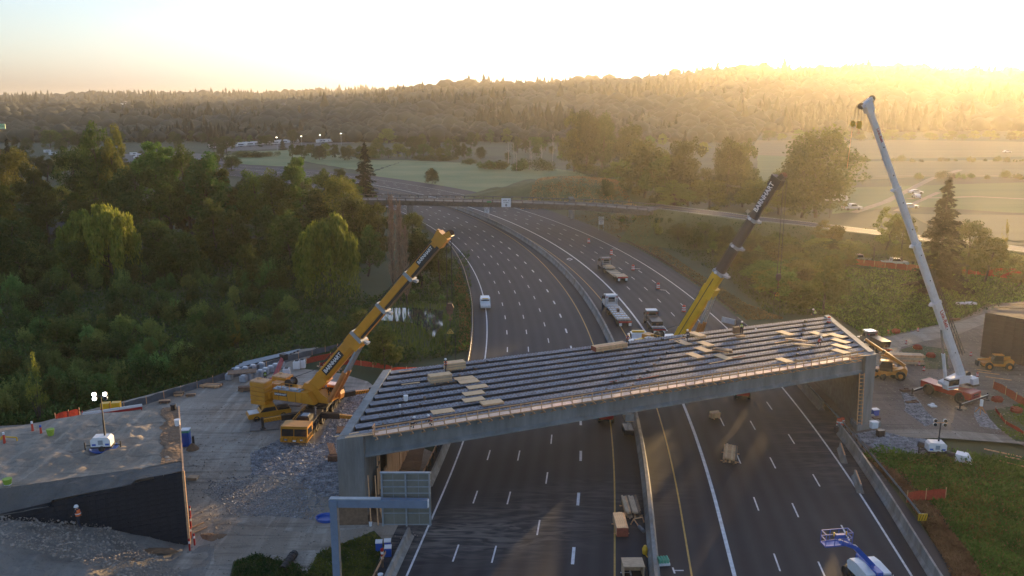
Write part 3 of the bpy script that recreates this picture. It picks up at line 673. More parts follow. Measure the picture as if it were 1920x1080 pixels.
# belts of trees beyond the meadow
ORD='first second third fourth fifth sixth seventh eighth ninth tenth eleventh twelfth thirteenth fourteenth fifteenth sixteenth seventeenth eighteenth nineteenth twentieth'.split()
TENS='twenty thirty forty fifty sixty seventy eighty ninety hundred'.split()
def ordw(n):
    if n<=20: return ORD[n-1]
    t,u=divmod(n,10); w_=TENS[t-2] if t<10 else 'hundred'
    if u==0: return (w_[:-1]+'ieth') if w_.endswith('y') else w_+'th'
    return w_+'-'+ORD[u-1]
def belt(n,px0,px1,pb0,pb1,h0,h1,kinds,label,group,wmul=1.0):
    for i in range(n):
        px=px0+(px1-px0)*(i+_tr.uniform(.2,.8))/n; p=P(px,_tr.uniform(pb0,pb1)); h=_tr.uniform(h0,h1); tree(_tr.choice(kinds),p.x,p.y,h,label+', '+ordw(i+1)+' from the left',group=group,width=h*_tr.uniform(.6,1.0)*wmul)
belt(24,545,905,293,300,7,12,['fardark','far','dark'],'rounded tree in the belt beyond the pale meadow','trees beyond the meadow')
belt(26,20,560,262,292,9,17,['fardark','far','dark','conifer'],'tree among the lots beyond the left woods','trees among the far lots')
belt(26,700,1250,268,288,9,16,['fardark','far','dark'],'tree at the foot of the hazy hill','trees at the hill foot')
belt(14,930,1330,285,318,6,11,['fardark','far'],'low tree right of the dead birches','low trees by the dead birches')
belt(14,1130,1480,330,390,6,10,['fardark','far'],'low tree in the row behind the overpass road','low trees behind the road')
belt(26,0,700,345,400,9,15,['dark','broad','dark'],'tree in the back row deep in the left woods','back row of the left woods',.9)
belt(26,-10,690,400,460,8,14,['dark','broad','dark','olive'],'tree in the middle row deep in the left woods','middle row of the left woods',.9)
belt(22,130,700,460,520,6,10,['dark','dark','broad'],'tree in the front row of the left woods above the thicket','front row of the left woods',1.0)
belt(30,-30,440,300,345,9,15,['broad','dark','olive','fardark'],'tree between the left woods and the far lots','trees before the far lots')
for i,(px,pb,pt,wd) in enumerate([(790,301,291,22),(815,302,290,24),(840,302,291,20),(882,308,296,14),(915,317,297,18),(935,318,296,20),(975,320,292,16),(1010,320,295,20),(1095,322,305,22),(1120,330,310,22),(1150,335,312,22),(460,296,283,26),(480,296,282,26),(510,294,284,16),(700,298,286,22)]):
    treep('bramble',px,pb,pt,'low rounded bush clump standing on the meadow, number '+ordw(i+1),group='bush clumps on the meadow',width=wd*1.5)
for py,a_,b_,n in((302,1600,1935,16),(334,1700,1935,10),(262,1440,1935,26)):
    for i in range(n):
        px=a_+(b_-a_)*(i+_tr.uniform(0,.9))/n; p=P(px,py+_tr.uniform(-1.5,1.5)); h=_tr.uniform(2,5) if py>270 else _tr.uniform(6,12)
        tree('fardark' if py<270 else 'bramble',p.x,p.y,h,('small bush in the near hedge line across the right field, ' if py==334 else 'small bush in the far hedge line across the right field, ' if py==302 else 'tree along the far edge of the right fields, ')+ordw(i+1)+' from the left','bush' if py>270 else 'tree',{334:'near hedge bushes in the right field',302:'far hedge bushes in the right field',262:'trees at the far edge of the right fields'}[py],width=h*(2.6 if py>270 else 1.1))
# willow thicket on the left: countable shrubs
POND=[(690,575),(850,570),(845,640),(800,668),(700,640)]
def inpoly(x,y,poly,_p=True):
    if _p and inpoly(x,y,POND,False): return False
    c=False; n=len(poly)
    for i in range(n):
        x1,y1=poly[i];x2,y2=poly[(i+1)%n]
        if (y1>y)!=(y2>y) and x<(x2-x1)*(y-y1)/(y2-y1)+x1: c=not c
    return c
def shrubs(n,poly,kinds,h0,h1,label,group,cat='shrub',mind=2.2,wf=1.25):
    xs=[q[0] for q in poly]; ys=[q[1] for q in poly]; pts=[]; t=0
    while len(pts)<n and t<n*40:
        t+=1; px=_tr.uniform(min(xs),max(xs)); py=_tr.uniform(min(ys),max(ys))
        if not inpoly(px,py,poly): continue
        p=P(px,py,-1 if px<880 else -.3)
        if any((p-q).length<mind for q in pts): continue
        pts.append(p)
    pts.sort(key=lambda q:q.x/q.y)
    k_=0
    for p in pts:
        h=_tr.uniform(h0,h1); px=960+1645*p.x/p.y; i_=((_rx-p.x)**2+(_ry-p.y)**2).argmin(); of_=-(p.x-_rx[i_])*_dy[i_]+(p.y-_ry[i_])*_dx[i_]
        if px>1115 and -4<of_<14 and p.x>60: continue
        if px>1115:
            lim=np.interp(px,[1115,1213,1300,1400,1500,1600,1700,1800],[402,403,411,422,432,445,458,469]); g0=float(gz(p.x,p.y)[0]); h=min(h,(PY(px,lim,p.y).z-g0)*.92)
            if h<1.3: continue
        i=k_; k_+=1; tree(_tr.choice(kinds),p.x,p.y,h,label+', '+ordw(i+1)+' from the left',cat,group,width=h*wf*_tr.uniform(1.3,1.9))
LEFT1=[(-30,560),(300,520),(560,560),(640,600),(560,655),(430,690),(270,735),(60,790),(-30,800)]
shrubs(105,LEFT1,['thicket','thicket','thicket','bramble'],3.0,5.2,'green willow shrub in the dense thicket behind the yard','shrubs in the willow thicket',mind=2.6)
shrubs(60,[(0,480),(250,500),(560,470),(600,560),(300,540),(0,570)],['thicket','bramble','thicket'],4,7,'taller green shrub at the back of the thicket','tall shrubs behind the thicket',mind=3.2,wf=1.0)
shrubs(26,[(560,570),(700,575),(860,500),(870,600),(850,660),(700,640),(640,640)],['bramble','thicket'],1.2,2.6,'low shrub between the pond and the freeway','low shrubs by the pond',mind=2.4)
shrubs(16,[(-20,440),(120,450),(130,520),(-20,540)],['bramble','thicket'],4,7,'shrub at the left edge under the side street','shrubs below the side street',mind=3)
RS=[(1090,400),(1180,400),(1300,425),(1450,425),(1600,450),(1620,490),(1520,500),(1500,560),(1420,520),(1330,480),(1240,462),(1160,425)]
shrubs(75,RS,['bramble','bramble','thicket'],3.0,5.5,'dark bramble bush on the slope right of the freeway','bramble bushes right of the freeway',mind=3)
shrubs(70,[(1120,402),(1215,400),(1330,422),(1560,445),(1640,470),(1560,520),(1500,585),(1440,570),(1360,515),(1270,468),(1180,432)],['fardark','dark','bramble','olive'],3.5,6.5,'dark rounded thicket tree on the slope right of the freeway','thicket trees right of the freeway',cat='tree',mind=4,wf=1.0)
shrubs(16,[(1440,440),(1620,440),(1660,480),(1500,505)],['olive','bramble'],4,6,'sunlit bush above the orange fence line','sunlit bushes above the orange fence',mind=4)
shrubs(14,[(1700,480),(1920,470),(1920,520),(1700,520)],['bramble','olive'],2.5,4.5,'scrub bush right of the lone conifer','scrub right of the lone conifer',mind=4)
treep('slim',75,790,664,'slim young tree with shining yellow leaves by the yard fence',width=10,var=1)
treep('slim',305,470,392,'slim pale tree right of the left willow',width=6)
treep('slim',445,655,600,'young yellowish sapling above the thicket',width=8,var=1)
# ground cover (nobody could count it)
def cover(name,n,poly,mt,h0,h1,label,z=-.3,zf=None,tuft=.35):
    g=np.random.default_rng(len(name)+n); xs=[q[0] for q in poly]; ys=[q[1] for q in poly]; P0=[]
    while len(P0)<n:
        px=g.uniform(min(xs),max(xs)); py=g.uniform(min(ys),max(ys))
        if inpoly(px,py,poly): P0.append((px,py))
    pts=np.array([tuple(P(a,b,z)) for a,b in P0])
    i_=((pts[:,0][:,None]-_rx)**2+(pts[:,1][:,None]-_ry)**2).argmin(1); of_=-(pts[:,0]-_rx[i_])*_dy[i_]+(pts[:,1]-_ry[i_])*_dx[i_]; al_=(pts[:,0]-_rx[i_])*_dx[i_]+(pts[:,1]-_ry[i_])*_dy[i_]
    pts=pts[~((of_>-2.5)&(of_<13)&(np.abs(al_)<9))]; n=len(pts)   # nothing grows on the side road
    if zf is not None: pts[:,2]=[zf(x,y) for x,y,_ in pts]
    else: pts[:,2]=gz(pts[:,0],pts[:,1])
    nz=np.array([mnoise.noise(Vector((x*.22,y*.22,3)))*.5+.55 for x,y,_ in pts])
    H=g.uniform(h0,h1,n)*(.3+nz*1.1); zz=pts[:,2]+H*g.uniform(.1,1,n)
    a=g.normal(size=(n,3)); a[:,2]=np.abs(a[:,2])+.4; a/=np.linalg.norm(a,axis=1)[:,None]; b=np.cross(a,g.normal(size=(n,3))); b/=np.linalg.norm(b,axis=1)[:,None]
    s=tuft*g.uniform(.5,1.3,n); c=np.stack([pts[:,0],pts[:,1],zz],-1); a*=s[:,None]*.8; b*=s[:,None]*.35
    V=np.stack([c-a,c+b,c+a,c-b],1).reshape(-1,3); o=put(name,np_mesh(name,V,np.arange(4*n).reshape(n,4),mt)); return tag(o,kind='stuff',label=label)
cover('undergrowth',60000,[(-30,470),(560,480),(700,560),(880,470),(885,600),(880,660),(720,690),(560,650),(430,695),(270,740),(60,795),(-30,805)],L_UNDER,.4,1.6,'dense green undergrowth across the left woods floor',tuft=.42)
cover('undergrowth',9000,[(-30,805),(60,795),(130,782),(270,738),(430,693),(560,650),(640,640),(640,600),(300,560),(-30,600)],L_THICK,.8,2.2,'weeds along the back of the yard fence',tuft=.35)
cover('undergrowth',26000,[(1090,395),(1300,425),(1620,440),(1920,470),(1920,560),(1840,590),(1700,625),(1640,640),(1560,592),(1440,590),(1360,520),(1240,460)],L_BRAM,.3,1.3,'rough scrub covering the right slope',tuft=.4)
cover('grass',42000,[(1600,860),(1650,842),(1740,860),(1800,850),(1920,870),(1990,1000),(1960,1100),(1850,1100),(1760,960),(1690,890)],L_GRASS,.2,1.2,'green weeds on the verge at lower right',tuft=.22)
cover('weeds',3500,[(1740,930),(1790,920),(1860,945),(1880,1010),(1830,1020),(1790,970)],L_YEL,.5,1.3,'weeds on the right verge tinted yellow as a sunlit patch',tuft=.2)  # sunlit patch of the verge put in as yellow leaf colour
cover('grass',22000,[(1440,560),(1560,590),(1640,640),(1700,626),(1790,600),(1850,575),(1920,565),(1920,520),(1700,510),(1560,500)],L_GRASS,.2,.8,'sunny grass slope behind the deck corner',tuft=.3)
cover('grass',9000,[(1688,655),(1720,648),(1775,655),(1778,690),(1740,690),(1700,672)],L_GRASS,.1,.4,'green weed island beside the red crane',z=0,tuft=.18)
cover('grass',12000,[(1850,770),(1930,755),(1960,830),(1900,825),(1870,800)],L_GRASS,.2,.6,'weed patch behind the orange netting on the right',z=0,tuft=.18)
cover('grass',5000,[(600,1035),(700,1000),(720,1020),(690,1100),(560,1100)],L_OLIVE,.1,.45,'mixed weeds by the sign post foot',z=0,zf=lambda x,y:0,tuft=.16)
cover('grass',4000,[(440,1055),(480,1040),(560,1060),(600,1100),(430,1100)],L_UNDER,.1,.5,'green weeds around the drain pipe',z=0,zf=lambda x,y:0,tuft=.16)
cover('dry_grass',14000,[(1610,850),(1680,890),(1760,970),(1860,1100),(1790,1100),(1740,1000),(1690,920),(1600,850)],L_DRY,.2,.8,'brown dry grass along the right guardrail',tuft=.2)
cover('dry_grass',7000,[(1640,860),(1800,870),(1920,900),(1960,1080),(1850,1090),(1740,950)],L_DRY,.2,1.0,'dry stalks mixed into the right verge',tuft=.16)
cover('dry_grass',9000,[(1140,400),(1200,440),(1290,500),(1400,570),(1470,598),(1400,600),(1300,530),(1210,470),(1130,430),(1060,405)],L_DRY,.1,.5,'tan dry grass edging the right of the freeway',tuft=.25)
cover('dry_grass',5000,[(862,500),(880,560),(884,650),(860,660),(862,590),(850,530)],L_DRY,.2,.7,'dry grass outside the left guardrail',tuft=.25)
# pond
def reeds(n,poly,h0,h1,mt,label):
    g=np.random.default_rng(n); xs=[q[0] for q in poly]; ys=[q[1] for q in poly]; V=[]
    while len(V)<n:
        px=g.uniform(min(xs),max(xs)); py=g.uniform(min(ys),max(ys))
        if inpoly(px,py,poly,False): p=P(px,py); h=g.uniform(h0,h1); a=g.uniform(0,6.28); w_=.07; dx,dy=math.cos(a)*w_,math.sin(a)*w_; lx,ly=g.normal(size=2)*.15*h; V.append([(p.x-dx,p.y-dy,-.1),(p.x+dx,p.y+dy,-.1),(p.x+lx,p.y+ly,h)])
    V=np.array(V).reshape(-1,3); tag(put('reeds',np_mesh('reeds',V,np.arange(3*n).reshape(n,3),mt)),kind='stuff',label=label)
reeds(1500,[(690,575),(850,570),(845,640),(800,668),(700,640),(715,602),(775,608),(800,622),(815,632),(828,612),(832,584),(745,577),(700,582)],.5,1.5,L_GRASS,'reeds standing round the pond')
reeds(160,[(700,582),(745,577),(800,577),(832,584),(828,612),(800,620),(715,600)],.4,1.1,L_GRASS,'sparse reeds standing in the pond')
M_WATER=mat('pond_water',(.03,.035,.035),.04,var=.1,scale=1,bump=.02,bscale=3)
po=sheet('pond',pxs([(700,582),(745,577),(800,577),(832,584),(828,612),(815,632),(800,620),(775,606),(715,600)],0),-.02,M_WATER,label='small bright pond among the reeds under the yellow boom',wob=.6)
for k_,pl_ in enumerate(([(1688,655),(1720,646),(1775,655),(1782,692),(1740,692),(1700,674)],[(1850,770),(1930,752),(2000,780),(1960,832),(1900,826),(1868,800)],[(600,1035),(700,998),(722,1020),(690,1100),(560,1100)],[(440,1052),(480,1038),(560,1060),(600,1100),(430,1100)])): sheet('weed_ground',pxs(pl_),.004,M_GRASS,wob=.5)
M_GRSL=mat('mound_grass',(.055,.075,.022),.95,col2=(.12,.12,.045),scale=.12,detail=12,bump=2)
# ================================================ STRUCTURES
def mb_frame(org,ang,z=0):
    return Matrix.Translation(Vector((org[0],org[1],z)))@Matrix.Rotation(ang,4,'Z')
_add0=MB.add
def _addT(s,vs,fs):
    T=getattr(s,'T',None)
    if T is not None: vs=[T@Vector(v) for v in vs]
    return _add0(s,vs,fs)
MB.add=_addT
def MT(T=None):
    m=MB(); m.T=T; return m
def ang(d): return math.atan2(d[1],d[0])
def text_mesh(s,size,m,name='lettering',ext=.01):
    c=bpy.data.curves.new(name,'FONT'); c.body=s; c.size=size; c.align_x='CENTER'; c.align_y='CENTER'; c.extrude=ext; c.offset=size*.02
    o=bpy.data.objects.new('tmp',c); sc.collection.objects.link(o); dg=bpy.context.evaluated_depsgraph_get()
    me=bpy.data.meshes.new_from_object(o.evaluated_get(dg)); bpy.data.objects.remove(o); me.materials.clear(); me.materials.append(m); return me
def text_on(s,size,m,parent,pos,xdir,ndir,name='lettering',width=None):
    me=text_mesh(s,size,m,name); x=Vector(xdir).normalized(); n=Vector(ndir).normalized(); n=(n-x*n.dot(x)).normalized(); y=n.cross(x)
    o=put(name,me,parent); M=Matrix((x,y,n)).transposed().to_4x4(); M.translation=Vector(pos); o.matrix_basis=M
    if width: k=width/max(.01,o.dimensions.x if o.dimensions.x else 1); 
    return o
M_PLY=mat('plywood',(.66,.44,.24),.7,var=.18,scale=1.5,stretch=(1,4,1))
M_PLY2=mat('weathered_plywood',(.48,.34,.22),.75,var=.25,scale=2,stretch=(1,4,1))
M_LUM=mat('lumber',(.58,.33,.17),.75,var=.3,scale=3)
M_LUMD=mat('dark_lumber',(.17,.11,.07),.8,var=.35,scale=3)
M_LUMR=mat('redwood_end',(.22,.05,.03),.8,var=.3,scale=4)
M_STEEL=mat('galvanised_steel',(.30,.34,.38),.5,metal=.4,var=.15,scale=2)
M_BLUEG=mat('blue_grey_steel',(.15,.20,.28),.55,var=.12,scale=1.5)
M_RUST=mat('rusty_steel',(.13,.07,.045),.85,var=.4,scale=3)
M_BLACK=mat('black_paint',(.018,.018,.02),.5,var=.2,scale=3)
M_TYRE=mat('tyre_rubber',(.022,.021,.02),.85,var=.3,scale=4,dirt=.6)
M_GLASS=mat('dark_glass',(.02,.024,.028),.08,var=.1,scale=2)
M_WP=mat('white_vehicle_paint',(.62,.63,.64),.35,var=.08,scale=2,dirt=.15)
M_YP=mat('crane_yellow_paint',(.58,.25,.018),.42,var=.12,scale=.8,dirt=.3)
M_YP2=mat('bright_yellow_paint',(.66,.38,.015),.4,var=.1,scale=.8,dirt=.15)
M_ORP=mat('orange_machine_paint',(.55,.22,.035),.5,var=.18,scale=1.5,dirt=.3)
M_RAM=mat('orange_ram_paint',(.42,.17,.05),.5,var=.2,scale=1.5)
M_RED=mat('red_paint',(.36,.014,.014),.4,var=.12,scale=1,dirt=.15)
M_BLUE=mat('blue_paint',(.02,.09,.40),.4,var=.12,scale=1)
M_ORANGE=mat('safety_orange',(.55,.06,.03),.6,var=.1,scale=3)
M_NET=mat('orange_netting',(.34,.05,.03),.8,var=.3,scale=5,trans=.4)
M_LIME=mat('hi_vis_lime',(.24,.36,.04),.6,var=.08,scale=4)
M_OVEST=mat('hi_vis_orange',(.75,.15,.03),.6,var=.08,scale=4)
M_SKIN=mat('skin',(.42,.24,.16),.6,var=.08,scale=6)
M_CLOTH=mat('dark_work_clothes',(.03,.035,.05),.9,var=.3,scale=6)
M_WPL=mat('white_plastic',(.70,.71,.72),.45,var=.06,scale=3)
M_GALV=mat('sign_back_aluminium',(.20,.205,.18),.5,metal=.3,var=.12,scale=1.2)
M_CHROME=mat('bright_metal',(.6,.6,.6),.25,metal=.9,var=.05,scale=2)
M_MSE=mat('black_wire_wall',(.022,.025,.032),.9,var=.35,scale=1.3,bump=.6,bscale=8)
M_SILT=mat('grey_silt_fabric',(.10,.11,.125),.8,var=.25,scale=1.2,trans=.1)
M_STRIPE=mat('black_stripe',(.02,.02,.02),.6,var=.1,scale=2)
M_GIRDSHADE=mat('girder_side_painted_shade',(.085,.09,.10),.9,var=.4,scale=1.2)  # darker girder concrete: shade of the gaps between girders painted into the colour
# ---- the new bridge
BA=Vector((-17.0,79.6)); BE=Vector((.924,.3826)); BV=Vector((.06,1.0)); BN=Vector((-.3826,.924)); BANG=ang(BE)
def B(u,v,w=0): p=BA+BE*u+BV*v; return Vector((p.x,p.y,8.9+.8*u/69+w))
bridge=thing('bridge','new concrete girder bridge without its deck spanning the freeway','bridge',(-17,79.6,0))
RB=Vector((-17,79.6,0))
prof=[(-.57,0),(.57,0),(.57,-.12),(.30,-.22),(.10,-.40),(.10,-2.08),(.40,-2.26),(.49,-2.32),(.49,-2.50),(-.49,-2.50),(-.49,-2.32),(-.40,-2.26),(-.10,-2.08),(-.10,-.40),(-.30,-.22),(-.57,-.12)]
def vmax(u): return 21.2-1.8*u/69
NG=10
gobj=[]
for i in range(NG):
    m=MB(); rings=[]; n=len(prof)
    u0=.78; u1=68.3
    for k in range(13):
        u=u0+(u1-u0)*k/12; v=.35+i*(vmax(u)-1.0)/(NG-1); c=B(u,v,.02*math.sin(math.pi*k/12))
        rings+= [c+Vector((BN.x*a,BN.y*a,z))-RB for a,z in prof]
    fs=[]; mi=[]
    for k in range(12):
        for a in range(n): fs.append((k*n+a,k*n+(a+1)%n,(k+1)*n+(a+1)%n,(k+1)*n+a)); mi.append(1 if a==0 else 0)
    fs+=[tuple(range(n)),tuple(range(12*n,13*n))]; mi+=[0,0]
    MB.add(m,rings,fs); m.m=mi; gobj.append(m.build('girder',[M_GIRD if i==0 else M_GIRDSHADE,M_FLANGE],bridge))
# rebar hoops sticking out of the girder tops (joined: too small to pick apart)
st=MB()
for i in range(NG):
    for k in range(150):
        u=2.8+k*.43; v=.35+i*(vmax(u)-1.0)/(NG-1); 
        for sgn in(-.32,.32):
            c=B(u+_tr.uniform(-.05,.05),v,.02*math.sin(math.pi*(u-2.4)/64.5))-RB+Vector((BN.x*sgn,BN.y*sgn,.05)); st.box(c,(.14,.02,.05),rz=BANG)
so=st.build('rebar_hoop',M_RUST,bridge); so['kind']='stuff'
for k,(u,ii) in enumerate([(4+j*1.1+(j%3)*.5,j%9) for j in range(9)]+[(30+j*1.2,j) for j in range(9)]+[(33.5+j*1.2,j) for j in range(9)]+[(57+j*.9,j) for j in range(9)]):
    v=.9+ii*(vmax(u)-1)/(NG-1)+.6; m=MB(); m.box((0,0,-.35),(.16,.5,1.2)); m.build('cross_brace',M_BLACK if k%3 else M_LUMD,bridge,B(u,v,.0)-RB,rz=BANG)
def bb(m,u0,u1,v0,v1,z0,z1):
    """block in bridge coordinates"""
    pts=[]
    for z in (z0,z1):
        for (u,v) in((u0,v0),(u1,v0),(u1,v1),(u0,v1)):
            p=B(u,v,0); pts.append(Vector((p.x,p.y,(p.z if z is None else z)))-RB)
    m.add(pts,[(3,2,1,0),(4,5,6,7),(0,1,5,4),(1,2,6,5),(2,3,7,6),(3,0,4,7)])
def formjoints(par,u,v0,v1,z0,z1,side): pass
m=MB(); bb(m,-.2,2.38,-.35,21.6,0,6.35); m.build('abutment_wall',M_CONC,bridge)
m=MB(); bb(m,-.25,.75,.20,21.5,6.353,9.02); m.build('end_beam',M_GIRD,bridge)
m=MB(); bb(m,-.22,2.40,-.75,.20,-.3,8.99); m.build('pier_end',M_CONC,bridge)
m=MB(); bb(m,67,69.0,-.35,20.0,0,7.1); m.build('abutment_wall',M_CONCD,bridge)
m=MB(); bb(m,68.3,69.2,.3,19.6,7.103,9.85); m.build('end_beam',M_GIRD,bridge)
m=MB(); bb(m,67.4,69.2,-.75,.25,-.3,9.75); m.build('pier_end',M_CONC,bridge)
m=MB(); bb(m,66.6,70.6,-1.6,1.2,-.3,.7); m.build('footing',M_CONC,bridge)
# board-form ribs on the pier ends
for (u0,u1,zt) in((-.1,2.3,8.8),(67.5,69.1,9.6)):
    k=0;u=u0
    while u<u1:
        m=MB(); bb(m,u,u+.07,-.775,-.752,.2,zt); m.build('form_rib',M_CONC,bridge); u+=.26
# walkway formwork along the near girder
walk=put('walkway',None,bridge)
wpm=MB(); wpm.box((0,0,0),(2.40,1.15,.05)); wpl=wpm.mesh('walkway_board',mat('new_plywood',(.80,.60,.44),.7,var=.12,scale=1.5,objvar=.25))
wpm=MB(); wpm.box((0,0,.52),(.07,.09,1.10)); wpost=wpm.mesh('post',M_LUM)
wpm=MB(); wpm.box((0,-.10,-.09),(.09,1.5,.12)); wpm.beam((0,-.72,-.1),(0,.35,-.62),.06,.09); wbr=wpm.mesh('bracket',M_LUM)
nb=26
for k in range(nb):
    u=3.6+2.45*k+1.2
    if u>66: break
    p=B(u,-.72,.03+.02*math.sin(math.pi*(u-2.4)/64.5))-RB; put('walkway_board',wpl,walk,p+Vector((0,0,_tr.uniform(-.012,.012))),(0,0,BANG+_tr.uniform(-.01,.01)))
for k in range(52):
    u=3.7+1.215*k
    if u>66.4: break
    p=B(u,-1.32,.0+.02*math.sin(math.pi*(u-2.4)/64.5))-RB; put('post',wpost,walk,p,(_tr.uniform(-.03,.03),_tr.uniform(-.02,.02),BANG)); 
    p2=B(u+.05,-.95,-.03+.02*math.sin(math.pi*(u-2.4)/64.5))-RB; put('bracket',wbr,walk,p2,(0,0,BANG))
for w_,nm in((1.0,'rail'),(.58,'rail'),(.08,'kick_board')):
    k=0;u=3.6
    while u<66.2:
        L=4.8; u2=min(u+L,66.6); a=B(u,-1.37,w_+.02*math.sin(math.pi*(u-2.4)/64.5))-RB; b_=B(u2,-1.37,w_+.02*math.sin(math.pi*(u2-2.4)/64.5)+_tr.uniform(-.02,.02))-RB
        if not(w_==.38 and (k*7)%5<2): MB().beam(a,b_,.045,.13 if w_>0 else .24).build(nm,M_LUM,walk)
        u=u2-.02;k+=1
m=MB()
for w_ in(.25,.6,1.0): m.beam(B(3.5,-1.35,w_)-RB,B(3.5,-.3,w_)-RB,.05,.14)
m.beam(B(3.5,-.3,-.2)-RB,B(3.5,-.3,1.0)-RB,.1,.1); m.build('end_gate',M_LUM,walk)
MB().beam(B(.6,-.60,.12)-RB,B(3.8,-.72,.02)-RB,.25,.06).build('loose_board',M_PLY,walk)
MB().beam(B(.7,-.35,.12)-RB,B(3.9,-.40,.1)-RB,.2,.06).build('loose_board',M_PLY2,walk)
MB().beam(B(64.5,-.5,.15)-RB,B(68,-.9,.12)-RB,.2,.06).build('loose_board',M_LUM,walk)
MB().beam(B(63.5,.4,.15)-RB,B(66.5,-.7,.22)-RB,.2,.06).build('loose_board',M_PLY,walk)
# timber lagging under the left end
lag=thing('timber_lagging','sunlit upright timber planks lining the bank under the left end','timber wall',(-13.9,81,0))
lp=MB(); lp.box((0,0,0),(.16,.50,1)); lpm=lp.mesh('plank',M_LUM)
for k in range(34):
    t=k/33; h=5.9-.3*_tr.random()-(2.2 if k<4 else 1.0 if k<9 else 0); y=2.2+k*.55; x=.25+.06*y
    put('plank',lpm,lag,(x+_tr.uniform(-.06,.06),y,h/2),(0,_tr.uniform(-.015,.015),0),(1,1,h))
for y in (.7,1.9): put('post',lpm,lag,(.1,y,3.2),(0,0,0),(1,.35,6.4))
MB().box((.1,1.2,.9),(.2,2.2,1.8)).build('form_panel',M_LUMD,lag)
MB().box((.1,1.3,4.9),(.12,2.0,.12)).build('brace',M_BLACK,lag)
# timber form at the foot of the left pier
f=thing('plywood_form','brown plywood form boards at the foot of the left pier','formwork',(-15.9,78.6,0))
MB().box((0,0,1.0),(2.9,.12,2.0),rz=.05).build('panel',M_LUMD,f)
for x in (1.6,2.3): MB().beam((x+.2,-.2,0),(x,.2,5.2),.1,.14).build('post',M_LUM,f)
MB().beam((2.9,.6,0),(2.4,1.1,2.2),.1,.16).build('brace',M_LUM,f)
# ---- overpass in the distance
op=thing('overpass','low grey concrete overpass crossing the freeway in the middle distance','overpass',(0,289,0))
OPP=[P(620,369.5,9.7),P(725,370.5,9.7),P(960,375,9.7),P(1100,380,9.7),P(1215,389,9.7)]
OPO=Vector((0,289,0))
def sweep(mb,pts,secs,closed=True):
    """secs: list of (offset away from camera, z) polygons following pts"""
    n=len(secs); vs=[]
    for i,p in enumerate(pts):
        d=(pts[min(i+1,len(pts)-1)]-pts[max(i-1,0)]); d.z=0; d.normalize(); nn=Vector((-d.y,d.x,0))
        vs+=[p+nn*a+Vector((0,0,z)) for a,z in secs]
    k=len(pts); fs=[(i*n+j,i*n+(j+1)%n,(i+1)*n+(j+1)%n,(i+1)*n+j) for i in range(k-1) for j in range(n if closed else n-1)]
    if closed: fs+=[tuple(range(n)),tuple(range((k-1)*n,k*n))]
    return mb.add(vs,fs)
def resample(pts,step):
    out=[pts[0]]
    for a,b_ in zip(pts[:-1],pts[1:]):
        k=max(1,int((b_-a).length/step)); out+=[a.lerp(b_,(i+1)/k) for i in range(k)]
    return out
opl=[p-OPO for p in OPP]
sweep(MB(),opl,[(0,-1.1),(10.5,-1.1),(10.5,-1.45),(0,-1.45)]).build('deck',M_CONCD,op)
for j,a in enumerate((.9,3.6,6.4,9.2)): sweep(MB(),opl,[(a-.25,-1.45),(a+.25,-1.45),(a+.25,-2.6),(a-.25,-2.6)]).build('girder',M_CONCD,op)
sweep(MB(),opl,[(-.02,-1.35),(.28,-1.35),(.28,-.85),(-.02,-.85)]).build('curb',M_CONCD,op)
for a in(.1,10.3):
    sweep(MB(),opl,[(a-.12,-.28),(a+.12,-.28),(a+.12,0),(a-.12,0)]).build('rail',M_CONCD,op)
    rp_=MB(); rp_.box((0,0,-.6),(.35,.28,.7)); rpm=rp_.mesh('rail_post',M_CONCD)
    for q in resample(opl,3.2):
        put('rail_post',rpm,op,(q.x,q.y+a,q.z))
for px in (767,1073):
    q=P(px,411)-OPO; 
    for dy in (0,7): MB().tube((q.x,q.y+dy+1,-.3),(q.x,q.y+dy+1,6.3),.85,.85,12).build('column',M_CONC,op)
    MB().box((q.x,q.y+4.6,6.65),(1.8,10,.9)).build('pier_cap',M_CONCD,op)
sgn_=P(949,374.8,9.7)-OPO
sg=thing('lane_sign','white square lane sign with black symbols hung on the overpass rail','sign',(OPO.x+sgn_.x,OPO.y+sgn_.y-.35,8.2))
MB().box((0,0,.6),(3.1,.15,2.9)).build('panel',M_WPL,sg)
text_on('HOV  X',.62,M_BLACK,sg,(0,-.09,1.3),(1,0,0),(0,-1,0)); text_on('2+ ONLY',.42,M_BLACK,sg,(0,-.09,.65),(1,0,0),(0,-1,0)); MB().box((0,-.09,-.2),(.25,.02,.9)).build('symbol',M_BLACK,sg); MB().box((0,-.092,-.15),(.8,.02,.22)).build('symbol',M_BLACK,sg)
gsn=P(917,374.3,9.7)-OPO; g2=thing('route_sign','small green route sign on the overpass rail','sign',(gsn.x,OPO.y+gsn.y-.4,8.8)); MB().box((0,0,.2),(1.5,.1,.55)).build('panel',mat('sign_green',(.02,.2,.08),.5),g2)
def mast_sign(px,py,h,label):
    p=P(px,py); t=thing('median_sign',label,'sign',(p.x,p.y,0)); z0=h*.42
    for x in(-.75,.75): MB().beam((x,.1,0),(x,.1,h),.12,.12).build('post',M_STEEL,t)
    for i,zz in enumerate((z0+h*.14,z0+h*.43)):
        pn=MB().box((0,0,zz),(1.7,.08,h*.26)).build('panel',M_WPL,t)
        for j,s_ in enumerate(('HOV','2+') if i==0 else ('ONLY','24 HR')): text_on(s_,.62 if j else .5,M_BLACK,t,(0,-.05,zz+h*.06-j*h*.11),(1,0,0),(0,-1,0))
    return t
mast_sign(913,409,4.6,'two stacked white sign panels standing on the freeway median')
mast_sign(1127,432,4.6,'two stacked white sign panels on the right bank')
